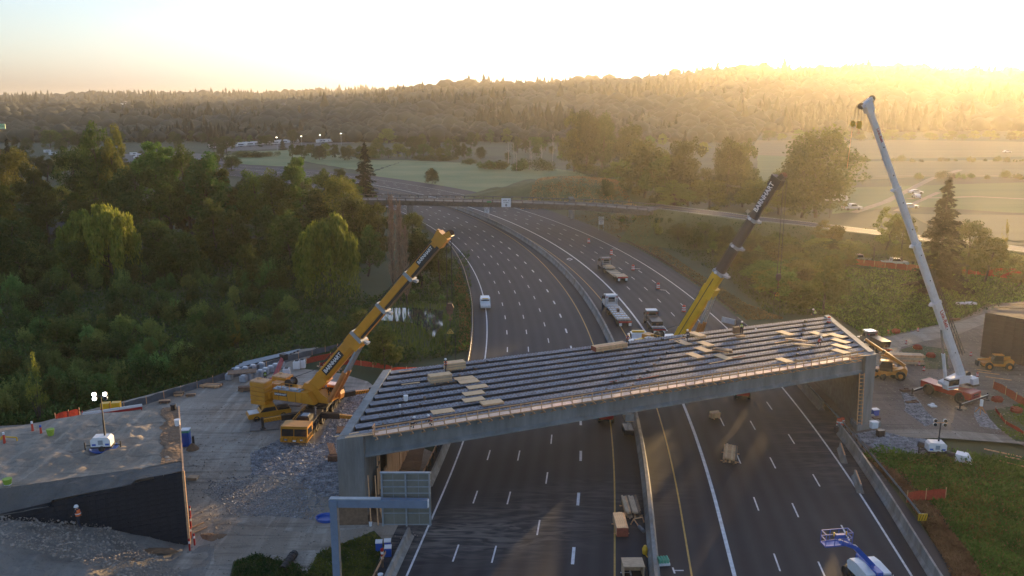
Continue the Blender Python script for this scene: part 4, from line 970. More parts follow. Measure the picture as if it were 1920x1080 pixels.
# road leading off the overpass to the right, on its bank
RP_=[(1213,389,9.7),(1300,399.5,9.1),(1400,412,8.2),(1500,422,7),(1600,434.5,5.5),(1700,447,4.3),(1800,458,3.0),(1920,472,1.8),(2150,500,.5)]
o=sweep(MB(),rp3,[(0,0),(10,0),(10,-.3),(0,-.3)]).build('road',M_ASPH); tag(o,kind='structure',label='two lane road running right from the overpass')
for a in(.6,9.4): o2=sweep(MB(),rp3,[(a-.12,.012),(a+.12,.012)],False).build('edge_line',M_WHITE,o)
for i in range(0,len(rp3)-1,2): sweep(MB(),rp3[i:i+2],[(4.9,.012),(5.1,.012)],False).build('centre_line',M_YEL,o)
rb=[Vector((p.x,p.y,p.z)) for p in rp3]
vs=[];fs=[]
for i,p in enumerate(rb):
    d=(rb[min(i+1,len(rb)-1)]-rb[max(i-1,0)]); d.z=0; d.normalize(); nn=Vector((-d.y,d.x,0)); hh=p.z+.4
    for a,z in((-1.5-2*hh,-.5),(-1.5,p.z-.05),(0,p.z-.02),(10,p.z-.02),(11.5,p.z-.05),(11.5+2*hh,-.5)):
        q=p+nn*a; q.z=z+(mnoise.noise(q*.15)*.4 if a in(-1.5,11.5) else 0); vs.append(q)
    if i:
        for j in range(5): fs.append(((i-1)*6+j,(i-1)*6+j+1,i*6+j+1,i*6+j))
m=MB(); m.add(vs,fs); o=m.build('road_embankment',M_GRSL,smooth=False); tag(o,kind='structure',label='grassy bank carrying the side road')
def bump_mound(name,cx,cy,rx,ry,h,m_,label,rz=0,seed=0,kind='structure',nx=40,ny=26,flat=0,z0=-.4,pw=1.4):
    vs=[];fs=[]
    for j in range(ny+1):
        for i in range(nx+1):
            a=i/nx*2-1;b_=j/ny*2-1; r=math.sqrt(a*a+b_*b_)
            k=max(0,min(1,(1-r)/(1-flat))) if flat else max(0,1-r*r)
            z=h*(k*k*(3-2*k) if flat else k**pw); x=a*rx;y=b_*ry
            q=Vector((cx+x*math.cos(rz)-y*math.sin(rz),cy+x*math.sin(rz)+y*math.cos(rz),0)); n_=mnoise.fractal(Vector((q.x*.12+seed,q.y*.12,seed)),1,2,5)
            q.z=z0+z+n_*h*.16*min(1,z/h*3); vs.append(q)
    for j in range(ny):
        for i in range(nx): b0=j*(nx+1)+i; fs.append((b0,b0+1,b0+nx+2,b0+nx+1))
    m=MB(); m.add(vs,fs); o=m.build(name,m_,smooth=True); return tag(o,kind=kind,label=label)
q=P(1065,378); bump_mound('grassy_mound',q.x+3,q.y+18,52,34,9,M_GRSL,'brown grassy mound right of the overpass sign',seed=3)
cover('grass',9000,[(975,378),(1010,355),(1080,345),(1150,352),(1200,376),(1100,378)],L_DRY,.2,.9,'tufted grass on the mound beyond the overpass',z=3,zf=lambda x,y:max(0,9*max(0,1-((x-q.x-3)/52)**2-((y-q.y-18)/34)**2)**1.4-.5),tuft=.5)
# ---- barriers and guardrails
BP=[(-.40,0),(-.40,.12),(-.16,.42),(-.10,1.35),(.10,1.35),(.16,.42),(.40,.12),(.40,0)]
def barrier_seg(s0,s1,o,prof,m_,parent=None,name='barrier_segment',step=4):
    n=max(1,round((s1-s0)/step)); mb=MB(); k=len(prof); vs=[]
    fo=o if callable(o) else (lambda s:o)
    for i in range(n+1):
        s=s0+(s1-s0)*i/n
        vs+=[rd(s,fo(s)+a,z) for a,z in prof]
    fs=[(i*k+j,i*k+(j+1)%k,(i+1)*k+(j+1)%k,(i+1)*k+j) for i in range(n) for j in range(k)]+[tuple(range(k)),tuple(range(n*k,(n+1)*k))]
    mb.add(vs,fs); return mb.build(name,m_,parent)
med=thing('median_barrier','tall concrete median barrier running up the middle of the freeway','barrier')
mo_=lambda s:np.interp(s,[-40,100,250,330],[-6.95,-7.35,-7.0,-6.2])
s=-40
while s<330:
    L=6 if s<140 else 12; barrier_seg(s+.02,s+L-.02,mo_,[(-.5,0),(-.46,.2),(-.22,.5),(-.17,1.35),(.17,1.35),(.22,.5),(.46,.2),(.5,0)],M_CONC,med,'barrier_segment',3); s+=L
rbar=thing('shoulder_barrier','concrete barrier line along the right shoulder below the bridge','barrier')
s=-20
while s<42: barrier_seg(s+.03,s+3.77,lambda s:np.interp(s,[-20,10,40],[17.1,17.5,18.4]),BP,M_CONC,rbar); s+=3.8
rb2=thing('shoulder_barrier','concrete barrier continuing under the right end of the bridge','barrier')
s=52
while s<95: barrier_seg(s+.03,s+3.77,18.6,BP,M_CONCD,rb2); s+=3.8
lb=thing('shoulder_barrier','low concrete barrier left of the lanes passing under the bridge','barrier')
s=24
while s<60: barrier_seg(s+.03,s+3.77,-31.0,[(a,z*.75) for a,z in BP],M_CONC,lb); s+=3.8
lb=thing('shoulder_barrier','concrete barrier end beside the blue and white boxes at bottom','barrier')
s=-10
while s<12: barrier_seg(s+.03,s+3.77,-30.6,[(a*1.3,z*.7) for a,z in BP],M_CONC,lb); s+=3.8
for i,(px,py,rz,l) in enumerate([(1608,902,-.38,'single concrete barrier block leaning off line on the right shoulder'),(1579,848,-.42,'single concrete barrier block with rubble near the right pier')]):
    p=P(px,py+8); t=thing('barrier_block',l,'barrier block',(p.x,p.y,0),-.12+rz*.3); MB().prism([(-.38,0),(-.36,.15),(-.15,.4),(-.1,.95),(.1,.95),(.15,.4),(.36,.15),(.38,0)],4.2).build('block',M_CONC,t)
    MB().box((.02,0,.98),(.14,3.6,.04)).build('timber_strip',M_LUM,t)
def guardrail(s0,s1,o,label,m_=M_STEEL,z=.72,both=False,pst=2.0):
    fo=o if callable(o) else (lambda s:o)
    t=thing('guardrail',label,'guardrail'); barrier_seg(s0,s1,fo,[(-.04,z-.3),(.03,z-.25),(-.02,z-.15),(.03,z-.06),(-.04,z)],m_,t,'rail',2)
    pm=MB(); pm.box((0,0,.34),(.16,.2,.76)); me=pm.mesh('post',M_LUMD); s=s0
    while s<s1: put('post',me,t,rd(s,fo(s)+.12),(0,0,-rh(s))); s+=pst
    return t
guardrail(62,200,lambda s:np.interp(s,[60,100,140,200],[-31.6,-31.9,-31.9,-30.6]),'pale steel guardrail on the left edge beyond the bridge',mat('pale_rail',(.45,.40,.32),.5,var=.15))
guardrail(22,44,lambda s:np.interp(s,[22,44],[-32.1,-32.0]),'guardrail catching the light under the left end of the bridge',M_LUM)
guardrail(22,60,lambda s:np.interp(s,[22,60],[20.2,19.4]),'steel guardrail on the right verge with striped end marker')
guardrail(-5,10,-31.8,'short guardrail by the sign post at the bottom',M_LUM)
guardrail(105,200,lambda s:np.interp(s,[105,140,180,200],[20.6,21.1,22.0,22.8]),'thin guardrail on the right edge beyond the cones',M_RUST)
p=rd(21.8,20.25); em=thing('object_marker','black and yellow striped guardrail end marker','marker',(p.x,p.y,0)); MB().box((0,-.05,.45),(.9,.1,.75)).build('panel',M_YP2,em)
for k in range(4): MB().beam((-.38+.25*k,-.11,.12),(-.2+.25*k,-.11,.78),.02,.10,up=(0,1,0)).build('stripe',M_STRIPE,em)
p=P(1765/1,0) if False else None
# concrete bits on the far right shoulder behind the crane (small leaning barrier)
p=P(1366,606); t=thing('barrier_block','pale leaning barrier piece on the far right shoulder','barrier block',(p.x,p.y,0),.7); MB().prism([(-.3,0),(-.1,1.0),(.1,1.0),(.3,0)],3).build('block',M_STEEL,t)
# ---- left approach mound with its wire wall
C0=Vector((-31.0,74.8,0)); LD=Vector((-.924,-.3826,0)); LB=Vector((-.37,.93,0))
def zt(t): return 7.5-.05*t-(.35 if t>4.2 else 0)-(.55 if t>11.3 else 0)
def zdirt(t): return float(np.interp(t,[0,1,3.5,7,11.5,14.5,20,33],[0,.3,1.6,3.2,4.7,5.5,5.8,5.9]))
mound=thing('earth_ramp','flat topped dirt ramp with a black wire wall on the left','embankment',(C0.x,C0.y,0))
def gridmesh(name,fn,nx,ny,m_,parent,noise=.12,fs_=.35,smooth=True):
    vs=[];fs=[]
    for j in range(ny+1):
        for i in range(nx+1):
            q=Vector(fn(i/nx,j/ny)); e_=min(1,4*min(i/nx,1-i/nx,j/ny,1-j/ny)+.15); nz=mnoise.fractal(Vector((q.x*fs_,q.y*fs_,1.7)),1,2,6); vs.append(q+Vector((0,0,nz*noise*e_)))
    for j in range(ny):
        for i in range(nx): b0=j*(nx+1)+i; fs.append((b0,b0+1,b0+nx+2,b0+nx+1))
    m=MB(); m.add(vs,fs); return m.build(name,m_,parent,smooth=smooth)
def lerp3(a,b_,t): return a+(b_-a)*t
# plateau corners (relative to C0)
FR=P(341,866,7.5)-C0; FL_=P(-260,955,7.3)-C0; BR=P(333,764,7.5)-C0; BM=P(150,778,7.0)-C0; BL=P(-260,850,6.0)-C0
def plat(a,b_):
    f=lerp3(FR,FL_,a)
    bk=lerp3(BR,BM,a*2) if a<.5 else lerp3(BM,BL,a*2-1)
    return lerp3(f,bk,b_)
gridmesh('top',plat,110,60,M_TAN,mound,.42,.6)
W0=Vector((0,0,7.45)); 
def slope1(a,b_):
    top=lerp3(FR,FL_,a); t=a*31; bot=W0+LD*t; bot.z=zt(min(t,24))+.02
    return lerp3(top,bot,b_)
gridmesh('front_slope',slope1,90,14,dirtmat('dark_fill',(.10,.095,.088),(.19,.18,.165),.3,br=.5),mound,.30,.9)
def backs(a,b_):
    t=lerp3(BR,BM,a*2) if a<.5 else lerp3(BM,BL,a*2-1); return lerp3(t,Vector((t.x-2.2,t.y+4.3,-.2)),b_)
gridmesh('back_slope',backs,40,6,M_TAN,mound,.15)
# side wall, seen edge on
m=MB(); a=W0.copy(); b_=BR.copy(); m.add([a,b_,Vector((b_.x,b_.y,-.3)),Vector((a.x,a.y,-.3)),FR],[(0,1,2,3),(0,4,1)]); m.build('side_wall',M_MSE,mound)
# front wall: courses of wire baskets
nz_=14
bk=MB(); bk.box((0,0,0),(.82,.22,.44)); bkm=bk.mesh('wire_basket',M_MSE)
wt=MB()
cnt=0
for r in range(16):
    z=.24+r*.46
    for c in range(30):
        t=.42+c*.84
        steps=zt(t)-(.5 if False else 0)
        if z+.24>steps: continue
        gz=zdirt(t) # buried by the dirt in front
        if z+.25<gz-.6: continue
        if cnt>=298: wt.box(LD*t+Vector((0,-.0,z)),(.82,.22,.44),rz=BANG); continue
        p=LD*t; cnt+=1; put('wire_basket',bkm,mound,(p.x+_tr.uniform(-.02,.02),p.y+_tr.uniform(-.03,.03),z),(0,0,BANG))
if wt.v: o=wt.build('wire_basket_rest',M_MSE,mound); o.name='wire_basket_far'; o['kind']='stuff'
m=MB(); a=LD*.05+Vector((.12,.15,0)); b_=LD*26+Vector((.12,.15,0)); m.add([a+Vector((0,0,-.3)),b_+Vector((0,0,-.3)),b_+Vector((0,0,5.1)),a+Vector((0,0,7.4))],[(0,1,2,3)]); m.build('wall_backing',M_MSE,mound)
# vertical wires on the face
m=MB()
for k in range(120):
    t=.1+k*.21; zz=zt(t); m.beam(LD*t+Vector((.05,-.13,0)),LD*t+Vector((.05,-.13,zz-.1)),.02,.02)
o=m.build('wire_mesh',M_MSE,mound); o['kind']='stuff'
# timber lath along the corner and top edge
m=MB(); m.beam((.12,-.2,-.1),(.12,-.2,7.6),.22,.1); m.build('corner_board',M_LUM,mound)
m=MB(); m.beam((.1,-.1,7.55),tuple(BR+Vector((.15,0,.1))),.14,.1); m.build('edge_board',M_LUM,mound)
# brown strip on top near the edge
def strip2(a,b_):
    p=lerp3(FR,BR,b_); q=plat(.075+.03*mnoise.noise(Vector((b_*6,3,1)))+.02*mnoise.noise(Vector((b_*17,3,1))),b_); r=lerp3(p,q,a); return r+Vector((0,0,.10))
gridmesh('brown_strip',strip2,8,30,M_SOIL,mound,.12)
# dirt heaped in front of the wall
def fg(a,b_):
    t=-3+a*36; wl=C0+LD*t; wl.z=-.1 if t<.5 else zdirt(t)
    dn=Vector((.15,-.98,0)); L=22; z=wl.z*(1-b_)**.8*(1 if t>0 else 0)+ (max(0,t-8)*.10)*b_+math.sin(b_*math.pi)*(.5 if t>3 else .1)
    q=wl+dn*L*b_+Vector((0,.25*(1-b_),0)); q.z=z-.06-(.25 if (b_>=.999 or a<=.001) else 0); return q
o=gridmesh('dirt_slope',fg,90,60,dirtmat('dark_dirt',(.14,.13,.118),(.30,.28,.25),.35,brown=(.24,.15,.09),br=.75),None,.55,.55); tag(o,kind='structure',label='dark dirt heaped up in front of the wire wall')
def soilrib(pts,wd,h,label,seed):
    vs=[];fs=[];n=len(pts);k=9
    for i,p in enumerate(pts):
        d=(pts[min(i+1,n-1)]-pts[max(i-1,0)]); d.z=0; d.normalize(); nn=Vector((-d.y,d.x,0)); e_=math.sin(math.pi*(i+.02)/(n-.96))**.5
        for j in range(k):
            a=j/(k-1)*2-1; q=p+nn*a*wd*e_; q.z=p.z-.15+h*(1-a*a)*e_+mnoise.fractal(Vector((q.x*.8+seed,q.y*.8,seed)),1,2,5)*.35*(1-abs(a)*.7); vs.append(q)
        if i:
            for j in range(k-1): fs.append(((i-1)*k+j,(i-1)*k+j+1,i*k+j+1,i*k+j))
    m=MB(); m.add(vs,fs); o=m.build('soil_windrow',M_SOIL,smooth=True); return tag(o,kind='stuff',label=label)
soilrib(resample([P(150,1040,2.3),P(190,1025,1.9),P(215,1045,1.6),P(265,1065,.9)],.6),2.3,.6,'orange brown clods on the dirt slope at lower left',1)
soilrib(resample([P(248,1032,1.5),P(290,1030,1.0),P(335,1032,.5)],.6),.5,.35,'brown clod ridge at the foot of the wire wall',4)
soilrib(resample([P(375,1000,.1),P(400,1008,.0),P(430,1000,0)],.6),.9,.3,'small brown clods beside the red stakes',6)
def rocks(name,n,poly,s0,s1,mt,label,z=0.0,zf=None,seed=1):
    g=np.random.default_rng(seed); xs=[q[0] for q in poly]; ys=[q[1] for q in poly]; P0=[]
    while len(P0)<n:
        px=g.uniform(min(xs),max(xs)); py=g.uniform(min(ys),max(ys))
        if inpoly(px,py,poly): P0.append((px,py))
    base=np.array([[1,0,0],[-1,0,0],[0,1,0],[0,-1,0],[0,0,1],[0,0,-1]],float); fc=np.array([[0,2,4],[2,1,4],[1,3,4],[3,0,4],[2,0,5],[1,2,5],[3,1,5],[0,3,5]])
    pts=np.array([tuple(P(a,b,z)) for a,b in P0])
    if zf: pts[:,2]=[zf(x,y) for x,y,_ in pts]
    s=s0*(s1/s0)**g.uniform(0,1,n)**2.0
    Vv=pts[:,None,:]+(base[None]+g.normal(size=(n,6,3))*.25)*s[:,None,None]*np.array([1,1,.65]); Ff=fc[None]+(np.arange(n)*6)[:,None,None]
    o=put(name,np_mesh(name,Vv.reshape(-1,3),Ff.reshape(-1,3),mt)); return tag(o,kind='stuff',label=label)
M_ROCK=mat('broken_rock',(.10,.105,.115),.9,col2=(.46,.47,.49),scale=1.1,detail=6,thr=(.35,.65))
M_CLOD=mat('dirt_clods',(.20,.17,.14),.95,col2=(.40,.35,.30),scale=.9,detail=6)
rocks('gravel_stones',9000,[(470,850),(520,825),(600,830),(625,780),(660,735),(735,725),(720,760),(650,820),(640,900),(640,935),(600,930),(545,895),(470,890)],.05,.19,M_ROCK,'loose crushed rock on the left gravel bed')
rocks('gravel_stones',2500,[(385,900),(470,890),(560,900),(620,930),(600,975),(430,965)],.04,.15,M_ROCK,'scattered stones beside the left gravel bed',seed=2)
rocks('gravel_stones',2500,[(1600,815),(1640,806),(1700,820),(1745,825),(1730,850),(1650,848)],.06,.22,M_ROCK,'crushed rock by the right pier',seed=3)
rocks('gravel_stones',1500,[(1690,735),(1712,745),(1755,790),(1735,800),(1700,770)],.05,.2,M_ROCK,'stones in front of the red crane',seed=4)
rocks('dirt_clod',2600,[(345,760),(640,740),(700,980),(800,1000),(620,1060),(360,1080)],.03,.14,M_CLOD,'small clods strewn over the left yard',seed=5)
rocks('dirt_clod',3000,[(1640,640),(1830,600),(1920,680),(1920,820),(1660,810)],.03,.16,M_CLOD,'small clods strewn over the right yard',seed=6)
def _zfg(x,y):
    d=Vector((x-C0.x,y-C0.y)); t=d.x*LD.x+d.y*LD.y; b_=min(1,max(0,(-(d.x*-LD.y+d.y*LD.x))/20)); b_=abs(b_); return zdirt(t)*(1-b_)**.8+max(0,t-8)*.10*b_+.25
rocks('dirt_clod',2500,[(-20,1000),(120,985),(340,1030),(350,1085),(-20,1085)],.04,.2,M_CLOD,'clods on the dark dirt slope',z=2.5,zf=_zfg,seed=7)
# ---- right approach wall
t=P(1838,668); rw=thing('earth_ramp','dark block faced approach ramp wall at the right edge','embankment',(t.x,t.y,0))
wl=14.0; HT=PY(1838,580,t.y).z
bk=MB(); bk.box((0,0,0),(1.5,.3,.72)); bkm2=bk.mesh('wall_panel',M_CONCD if False else mat('dark_wall_panel',(.020,.022,.030),.9,var=.2,scale=2,bump=.3,objvar=.3))
nr=int(HT/.75)
for r in range(nr):
    for c in range(20):
        d=Vector((.65,-.76,0))*(.77*2*(c+.5)); put('wall_panel',bkm2,rw,(d.x,d.y,.37+r*.75),(0,0,-.863))
m=MB(); d=Vector((.65,-.76,0))*31; bkv=Vector((18,13,0)); z=nr*.75
m.add([Vector((.1,.12,-.3)),d+Vector((.1,.12,-.3)),d+Vector((.1,.12,z)),Vector((.1,.12,z)),bkv+Vector((0,0,-.3)),bkv+Vector((0,0,z)),d+bkv+Vector((0,0,z))],[(0,1,2,3),(0,3,5,4),(3,2,6,5)]); m.build('ramp_fill',M_DIRT,rw)
m=MB(); m.add([Vector((.05,.1,z+.06)),d+Vector((0,.1,z+.06)),d+bkv+Vector((0,0,z+.06)),bkv+Vector((0,0,z+.06))],[(0,1,2,3)]); m.build('top_dirt',M_SOIL,rw)
for k in range(4): MB().beam((3+k*4,3+k*2.5,z+.2),(10+k*4,2+k*2.5,z+.25),.25,.15).build('timber',M_LUMD,rw)
# ================================================ OBJECTS
def V3(*a): return Vector(a)
def cable(parent,pts,r=.035,name='cable',m_=None):
    m=MB(); m.path([Vector(p) for p in pts],r,4); return m.build(name,m_ or M_BLACK,parent)
def hookblock(parent,p,s,m_,ztop,name='hook_block'):
    m=MB(); m.prism([(-.45*s,.3*s),(-.3*s,.75*s),(.3*s,.75*s),(.45*s,.3*s),(.35*s,-.45*s),(0,-.7*s),(-.35*s,-.45*s)],.5*s,Matrix.Translation(Vector(p)))
    m.lathe([(.5*s,-.12*s),(.5*s,.12*s)],Vector(p)+V3(0,0,.15*s),12,'y')
    o=m.build(name,m_,parent)
    h=MB(); h.path([Vector(p)+V3(0,0,-.6*s),Vector(p)+V3(0,0,-1.0*s),Vector(p)+V3(.22*s,0,-1.25*s),Vector(p)+V3(0,0,-1.45*s),Vector(p)+V3(-.22*s,0,-1.25*s)],.07*s,6); h.build('hook',M_RUST,parent)
    for d in(-.3,.3): cable(parent,[Vector(p)+V3(d*s,0,.6*s),Vector((p[0]+d*s,p[1],ztop))],.045)
def boom(parent,a,b_,secs,mats,fly=(0,0,1),collar=M_STEEL,wedge=True,spots=False):
    """telescopic boom: secs = [(t0,t1,width,height,mat)]"""
    a=Vector(a);b_=Vector(b_);d=(b_-a).normalized(); side=d.cross(V3(0,0,1)).normalized(); up=side.cross(d)
    n=10
    for t0,t1,w_,h_,mm in secs:
        p0=a.lerp(b_,t0);p1=a.lerp(b_,t1); prof=[(-w_/2,-.15*h_),(-w_*.36,-.42*h_),(-w_*.14,-.5*h_),(w_*.14,-.5*h_),(w_*.36,-.42*h_),(w_/2,-.15*h_),(w_/2,.46*h_),(w_*.46,.5*h_),(-w_*.46,.5*h_),(-w_/2,.46*h_)]
        m=MB(); vs=[p+side*x+up*y for p in(p0,p1) for x,y in prof]
        m.add(vs,[(i,(i+1)%n,n+(i+1)%n,n+i) for i in range(n)]+[tuple(range(n)),tuple(range(n,2*n))]); m.build('boom_section',mm,parent)
    for k,(t0,t1,w_,h_,mm) in enumerate(secs[:-1]):
        p=a.lerp(b_,t1); m=MB(); m.beam(p-d*.35,p+d*.1,w_*1.12,h_*1.12,up=up); 
        m.beam(p-d*.1-up*h_*.55,p+d*.15-up*h_*.95,w_*.5,.3,up=up)
        m.build('boom_collar',collar,parent)
        if spots:
            for s_ in(-1,1): m=MB(); m.lathe([(0,-.2),(.2,-.12),(.22,.12),(0,.2)],p+side*s_*w_*.85+up*.1,8,'y'); m.build('boom_lamp',M_WPL,parent)
    return d,side,up
def crane(loc,dc,ds,tip,P_,label,cat='crane',texts=None,outr=None,carrier_mat=None,cw=True,sections=None,beam_mat=M_BLACK,bw=1.6,cwm=None):
    """all terrain crane. dc: carrier forward, ds: boom azimuth, tip: world"""
    T0=Vector(loc); t=thing('mobile_crane',label,cat,loc); CM=mb_frame((0,0),ang(dc)); SM=mb_frame((0,0),ang(ds)); cmt=carrier_mat or P_
    m=MT(CM); m.box((.9,0,1.15),(18.2,2.5,.5)); m.box((-3,0,1.55),(9,2.9,.25)); m.box((4.5,0,1.5),(5,2.4,.4)); m.build('chassis',M_BLACK if cmt is P_ else cmt,t)
    m=MT(CM)
    for x in (7.2,5.5,3.0,1.3,-1.5,-3.2,-5,-6.7): 
        for y in(-1.2,1.2): w_=MT(CM); w_.wheel((x,y,.74),.74,.5); w_.build('wheel',M_TYRE,t)
    # driver cab
    m=MT(CM); m.prism([(8.1,.55),(10.35,.55),(10.4,1.15),(10.2,2.25),(8.1,2.32)],3.35); m.box((9.15,0,2.37),(2.1,3.4,.12)); cab=m.build('cab',cmt,t)
    m=MT(CM); m.box((10.31,-.80,1.68),(.12,1.48,.88),R=Matrix.Rotation(-.17,3,'Y')); m.box((10.31,.80,1.68),(.12,1.48,.88),R=Matrix.Rotation(-.17,3,'Y'));
    for y in(-1.68,1.68): m.box((9.3,y,1.72),(1.4,.06,.8))
    m.build('window',M_GLASS,t)
    m=MT(CM); m.box((10.45,0,.78),(.25,3.4,.55)); m.build('bumper',cmt,t)
    for y in(-1.0,1.0): m=MT(CM); m.box((10.6,y,.85),(.08,.35,.22)); m.build('headlight',M_CHROME,t)
    for k in range(6): m=MT(CM); m.beam((10.59,-1.4+k*.56,.58),(10.59,-1.2+k*.56,1.12),.03,.09,up=(1,0,0)); m.build('stripe',M_STRIPE,t)
    m=MT(CM); m.box((10.62,.1,.72),(.04,.4,.2)); m.build('plate',M_WPL,t)
    m=MT(CM); m.box((5.9,0,2.0),(1.7,1.6,.55)); m.box((5.9,0,2.32),(1.4,1.3,.1)); m.build('engine_box',M_BLACK,t)
    m=MT(CM); m.box((5.9,.1,2.40),(1.1,.9,.05)); m.build('engine_grille',M_STEEL,t)
    m=MT(CM); m.tube((4.4,.9,1.6),(4.4,.9,2.9),.14,.14,8); m.build('exhaust',M_CHROME,t)
    m=MT(CM)
    for x in np.arange(1.5,7.8,1.2): m.beam((x,-1.42,1.3),(x,-1.42,1.95),.06,.06)
    m.beam((1.5,-1.42,1.95),(7.8,-1.42,1.95),.06,.1); m.beam((1.5,-1.42,1.6),(7.8,-1.42,1.6),.06,.22); m.build('side_rail',P_,t)
    # outriggers
    for (px_,py_,x0,y0) in (outr or []):
        fp=Vector((px_,py_,0))-Vector((T0.x,T0.y,0)); st_=CM@V3(x0,y0,1.35); d=(fp-st_); d.z=0; L=d.length; d.normalize()
        e1=st_+d*(L*.55); e2=st_+d*(L-.1); e2.z=1.25
        m=MB(); m.beam(st_,e1,.55,.72); m.build('outrigger_beam',beam_mat,t)
        m=MB(); m.beam(e1-d*.3,e2+V3(0,0,.0),.42,.5,.4,.42); ob=m.build('outrigger_arm',P_,t)
        for k in range(6):
            q=e1.lerp(e2,(k+.3)/6); sd_=V3(-d.y,d.x,0); m=MB()
            for s_ in(-1,1): m.beam(q+sd_*.235*s_+V3(0,0,-.22),q+sd_*.235*s_+d*.25+V3(0,0,.22),.02,.13,up=sd_)
            m.build('stripe',M_STRIPE,t)
        j=e2+d*.15; m=MB(); m.tube((j.x,j.y,.25),(j.x,j.y,1.7),.17,.17,8); m.tube((j.x,j.y,.13),(j.x,j.y,.28),.38,.3,10); m.build('jack',M_BLACK,t)
    # slewing part
    m=MB(); m.tube((0,0,1.65),(0,0,2.15),1.35,1.35,20); m.build('turntable',M_BLACK,t)
    m=MT(SM); m.prism([(-5.6,2.2),(1.8,2.2),(2.6,2.6),(1.2,3.3),(-.4,4.7),(-1.6,4.7),(-2.2,3.7),(-5.6,3.7)],1.7); m.build('slewing_frame',P_,t)
    m=MT(SM); m.box((-3.6,-1.45,3.0),(4.6,1.1,1.5),bev=.08); m.prism([(-1.3,2.25),(.6,2.25),(-.5,3.75),(-1.3,3.75)],1.1,Matrix.Translation(V3(0,-1.45,0))); m.build('engine_housing',P_,t)
    m=MT(SM); m.box((-3.7,-1.45,3.82),(4.2,1.12,.12)); m.box((-4.6,-1.4,3.95),(1.2,.8,.16)); m.box((-2.6,-1.5,3.94),(1.2,.8,.12)); m.build('housing_top',M_STEEL,t)
    for x in(-4.9,-3.6,-2.3): m=MT(SM); m.box((x,-2.005,3.0),(.05,.02,1.4)); m.build('door_seam',M_STRIPE,t)
    m=MT(SM); m.box((-4.6,-2.01,3.15),(1.9,.03,.42)); m.build('name_plate',M_BLACK,t)
    text_on('BARNHART',.36,M_WPL,t,SM@V3(-4.6,-2.035,3.15),SM.to_3x3()@V3(1,0,0),SM.to_3x3()@V3(0,-1,0))
    m=MT(SM); m.lathe([(.5,-.7),(.62,-.7),(.62,-.62),(.4,-.62),(.4,.62),(.62,.62),(.62,.7),(.5,.7)],(-4.4,.3,4.15),12,'y'); m.build('winch_drum',M_BLACK,t)
    # operator cab on the far side
    m=MT(SM); m.prism([(.6,2.2),(2.5,2.2),(2.7,2.9),(2.3,4.0),(.6,4.05)],1.05,Matrix.Translation(V3(0,1.75,0))); m.build('operator_cab',M_ORP if P_ is M_YP else P_,t)
    m=MT(SM); m.box((1.45,1.75,4.12),(2.0,1.15,.14)); m.build('cab_roof',M_WPL,t)
    m=MT(SM); m.box((1.5,1.75,3.35),(2.05,1.07,.8)); m.build('cab_window',M_GLASS,t)
    if cw:
        for (yy,xx,nn) in(((-2.3,-7.4,5),(2.1,-7.0,4)) if P_ is M_YP else ((-2.1,-7.2,2),(2.1,-7.2,2))):
            for k in range(nn):
                m=MT(SM); m.box((xx,yy,1.75+k*.62+.3),(2.3,1.9,.58),bev=.05); m.build('counterweight',cwm or P_,t)
            m=MT(SM); m.box((xx,yy,1.75+nn*.62+.05),(2.35,1.6,.14)); m.box((xx-.5,yy+.4,1.75+nn*.62+.2),(.5,.3,.2)); m.build('counterweight_cap',M_LUM if P_ is M_YP else (cwm or P_),t)
        m=MT(SM); m.box((-6.6,0,2.9),(1.4,5.0,.9)); m.build('counterweight_tray',P_,t)
        m=MT(SM); m.box((-6.4,.1,3.6),(1.5,1.6,.8)); m.build('hoist_frame',M_ORP,t)
    # boom
    tipl=Vector(tip)-T0; piv=SM@V3(-.6,0,3.9)
    secs=sections
    d,side,up=boom(t,piv,tipl,secs,None,spots=(P_ is not M_YP))
    L=(tipl-piv).length
    # foot plates and rams
    m=MB(); m.beam(piv-d*.6-up*.1,piv+d*2.6,bw*.96,1.2,bw*1.04,secs[0][3]*1.08,up=up); m.build('boom_foot',P_,t)
    ta=.33
    at=piv+d*L*ta-up*secs[0][3]*.62
    m=MB(); m.beam(piv+d*L*(ta-.02)-up*.15,piv+d*L*(ta+.04)-up*.1,bw*1.05,secs[0][3]*1.25,up=up); m.build('boom_shoulder',P_,t)
    for s_ in(-.62,.62):
        base=SM@V3(2.0,s_,2.5); k=base.lerp(at+side*0,.52); e=at+(SM.to_3x3()@V3(0,s_*.8,0))
        k=base.lerp(e,.55); m=MB(); m.tube(base,k,.34,.34,10); m.build('ram_barrel',M_RAM,t); m=MB(); m.tube(k,e,.22,.22,8); m.build('ram_rod',M_STEEL,t)
    # head
    m=MB(); m.beam(tipl-d*1.3,tipl+d*.25,secs[-1][2]*1.15,secs[-1][3]*1.35,up=up); m.beam(tipl-d*.3,tipl+d*1.0-up*.5,secs[-1][2]*.9,.7,up=up); m.beam(tipl-d*.9+up*.6,tipl+d*.2+up*.9,secs[-1][2]*.5,.5,up=up); m.build('boom_head',P_ if P_ is M_YP else M_BLACK,t)
    for s_ in(-.3,0,.3):
        m=MB(); ms=Matrix.Translation(tipl+d*.8-up*.35+side*s_)@Matrix((side,d,up)).transposed().to_4x4(); m.T=ms; m.lathe([(.2,-.06),(.45,-.06),(.38,0),(.45,.06),(.2,.06)],(0,0,0),12,'x'); m.build('sheave',M_RUST,t)
    dr=SM@V3(-4.4,.3,4.7)
    for s_ in(-.12,.12): m=MB(); m.path([dr+side*s_,piv+d*2.5+up*(secs[0][3]*.75)+side*s_,piv+d*L*.5+up*(secs[0][3]*.62)+side*s_,tipl+up*.75+side*s_],.03,4); m.build('hoist_rope',M_BLACK,t)
    hb=MB()
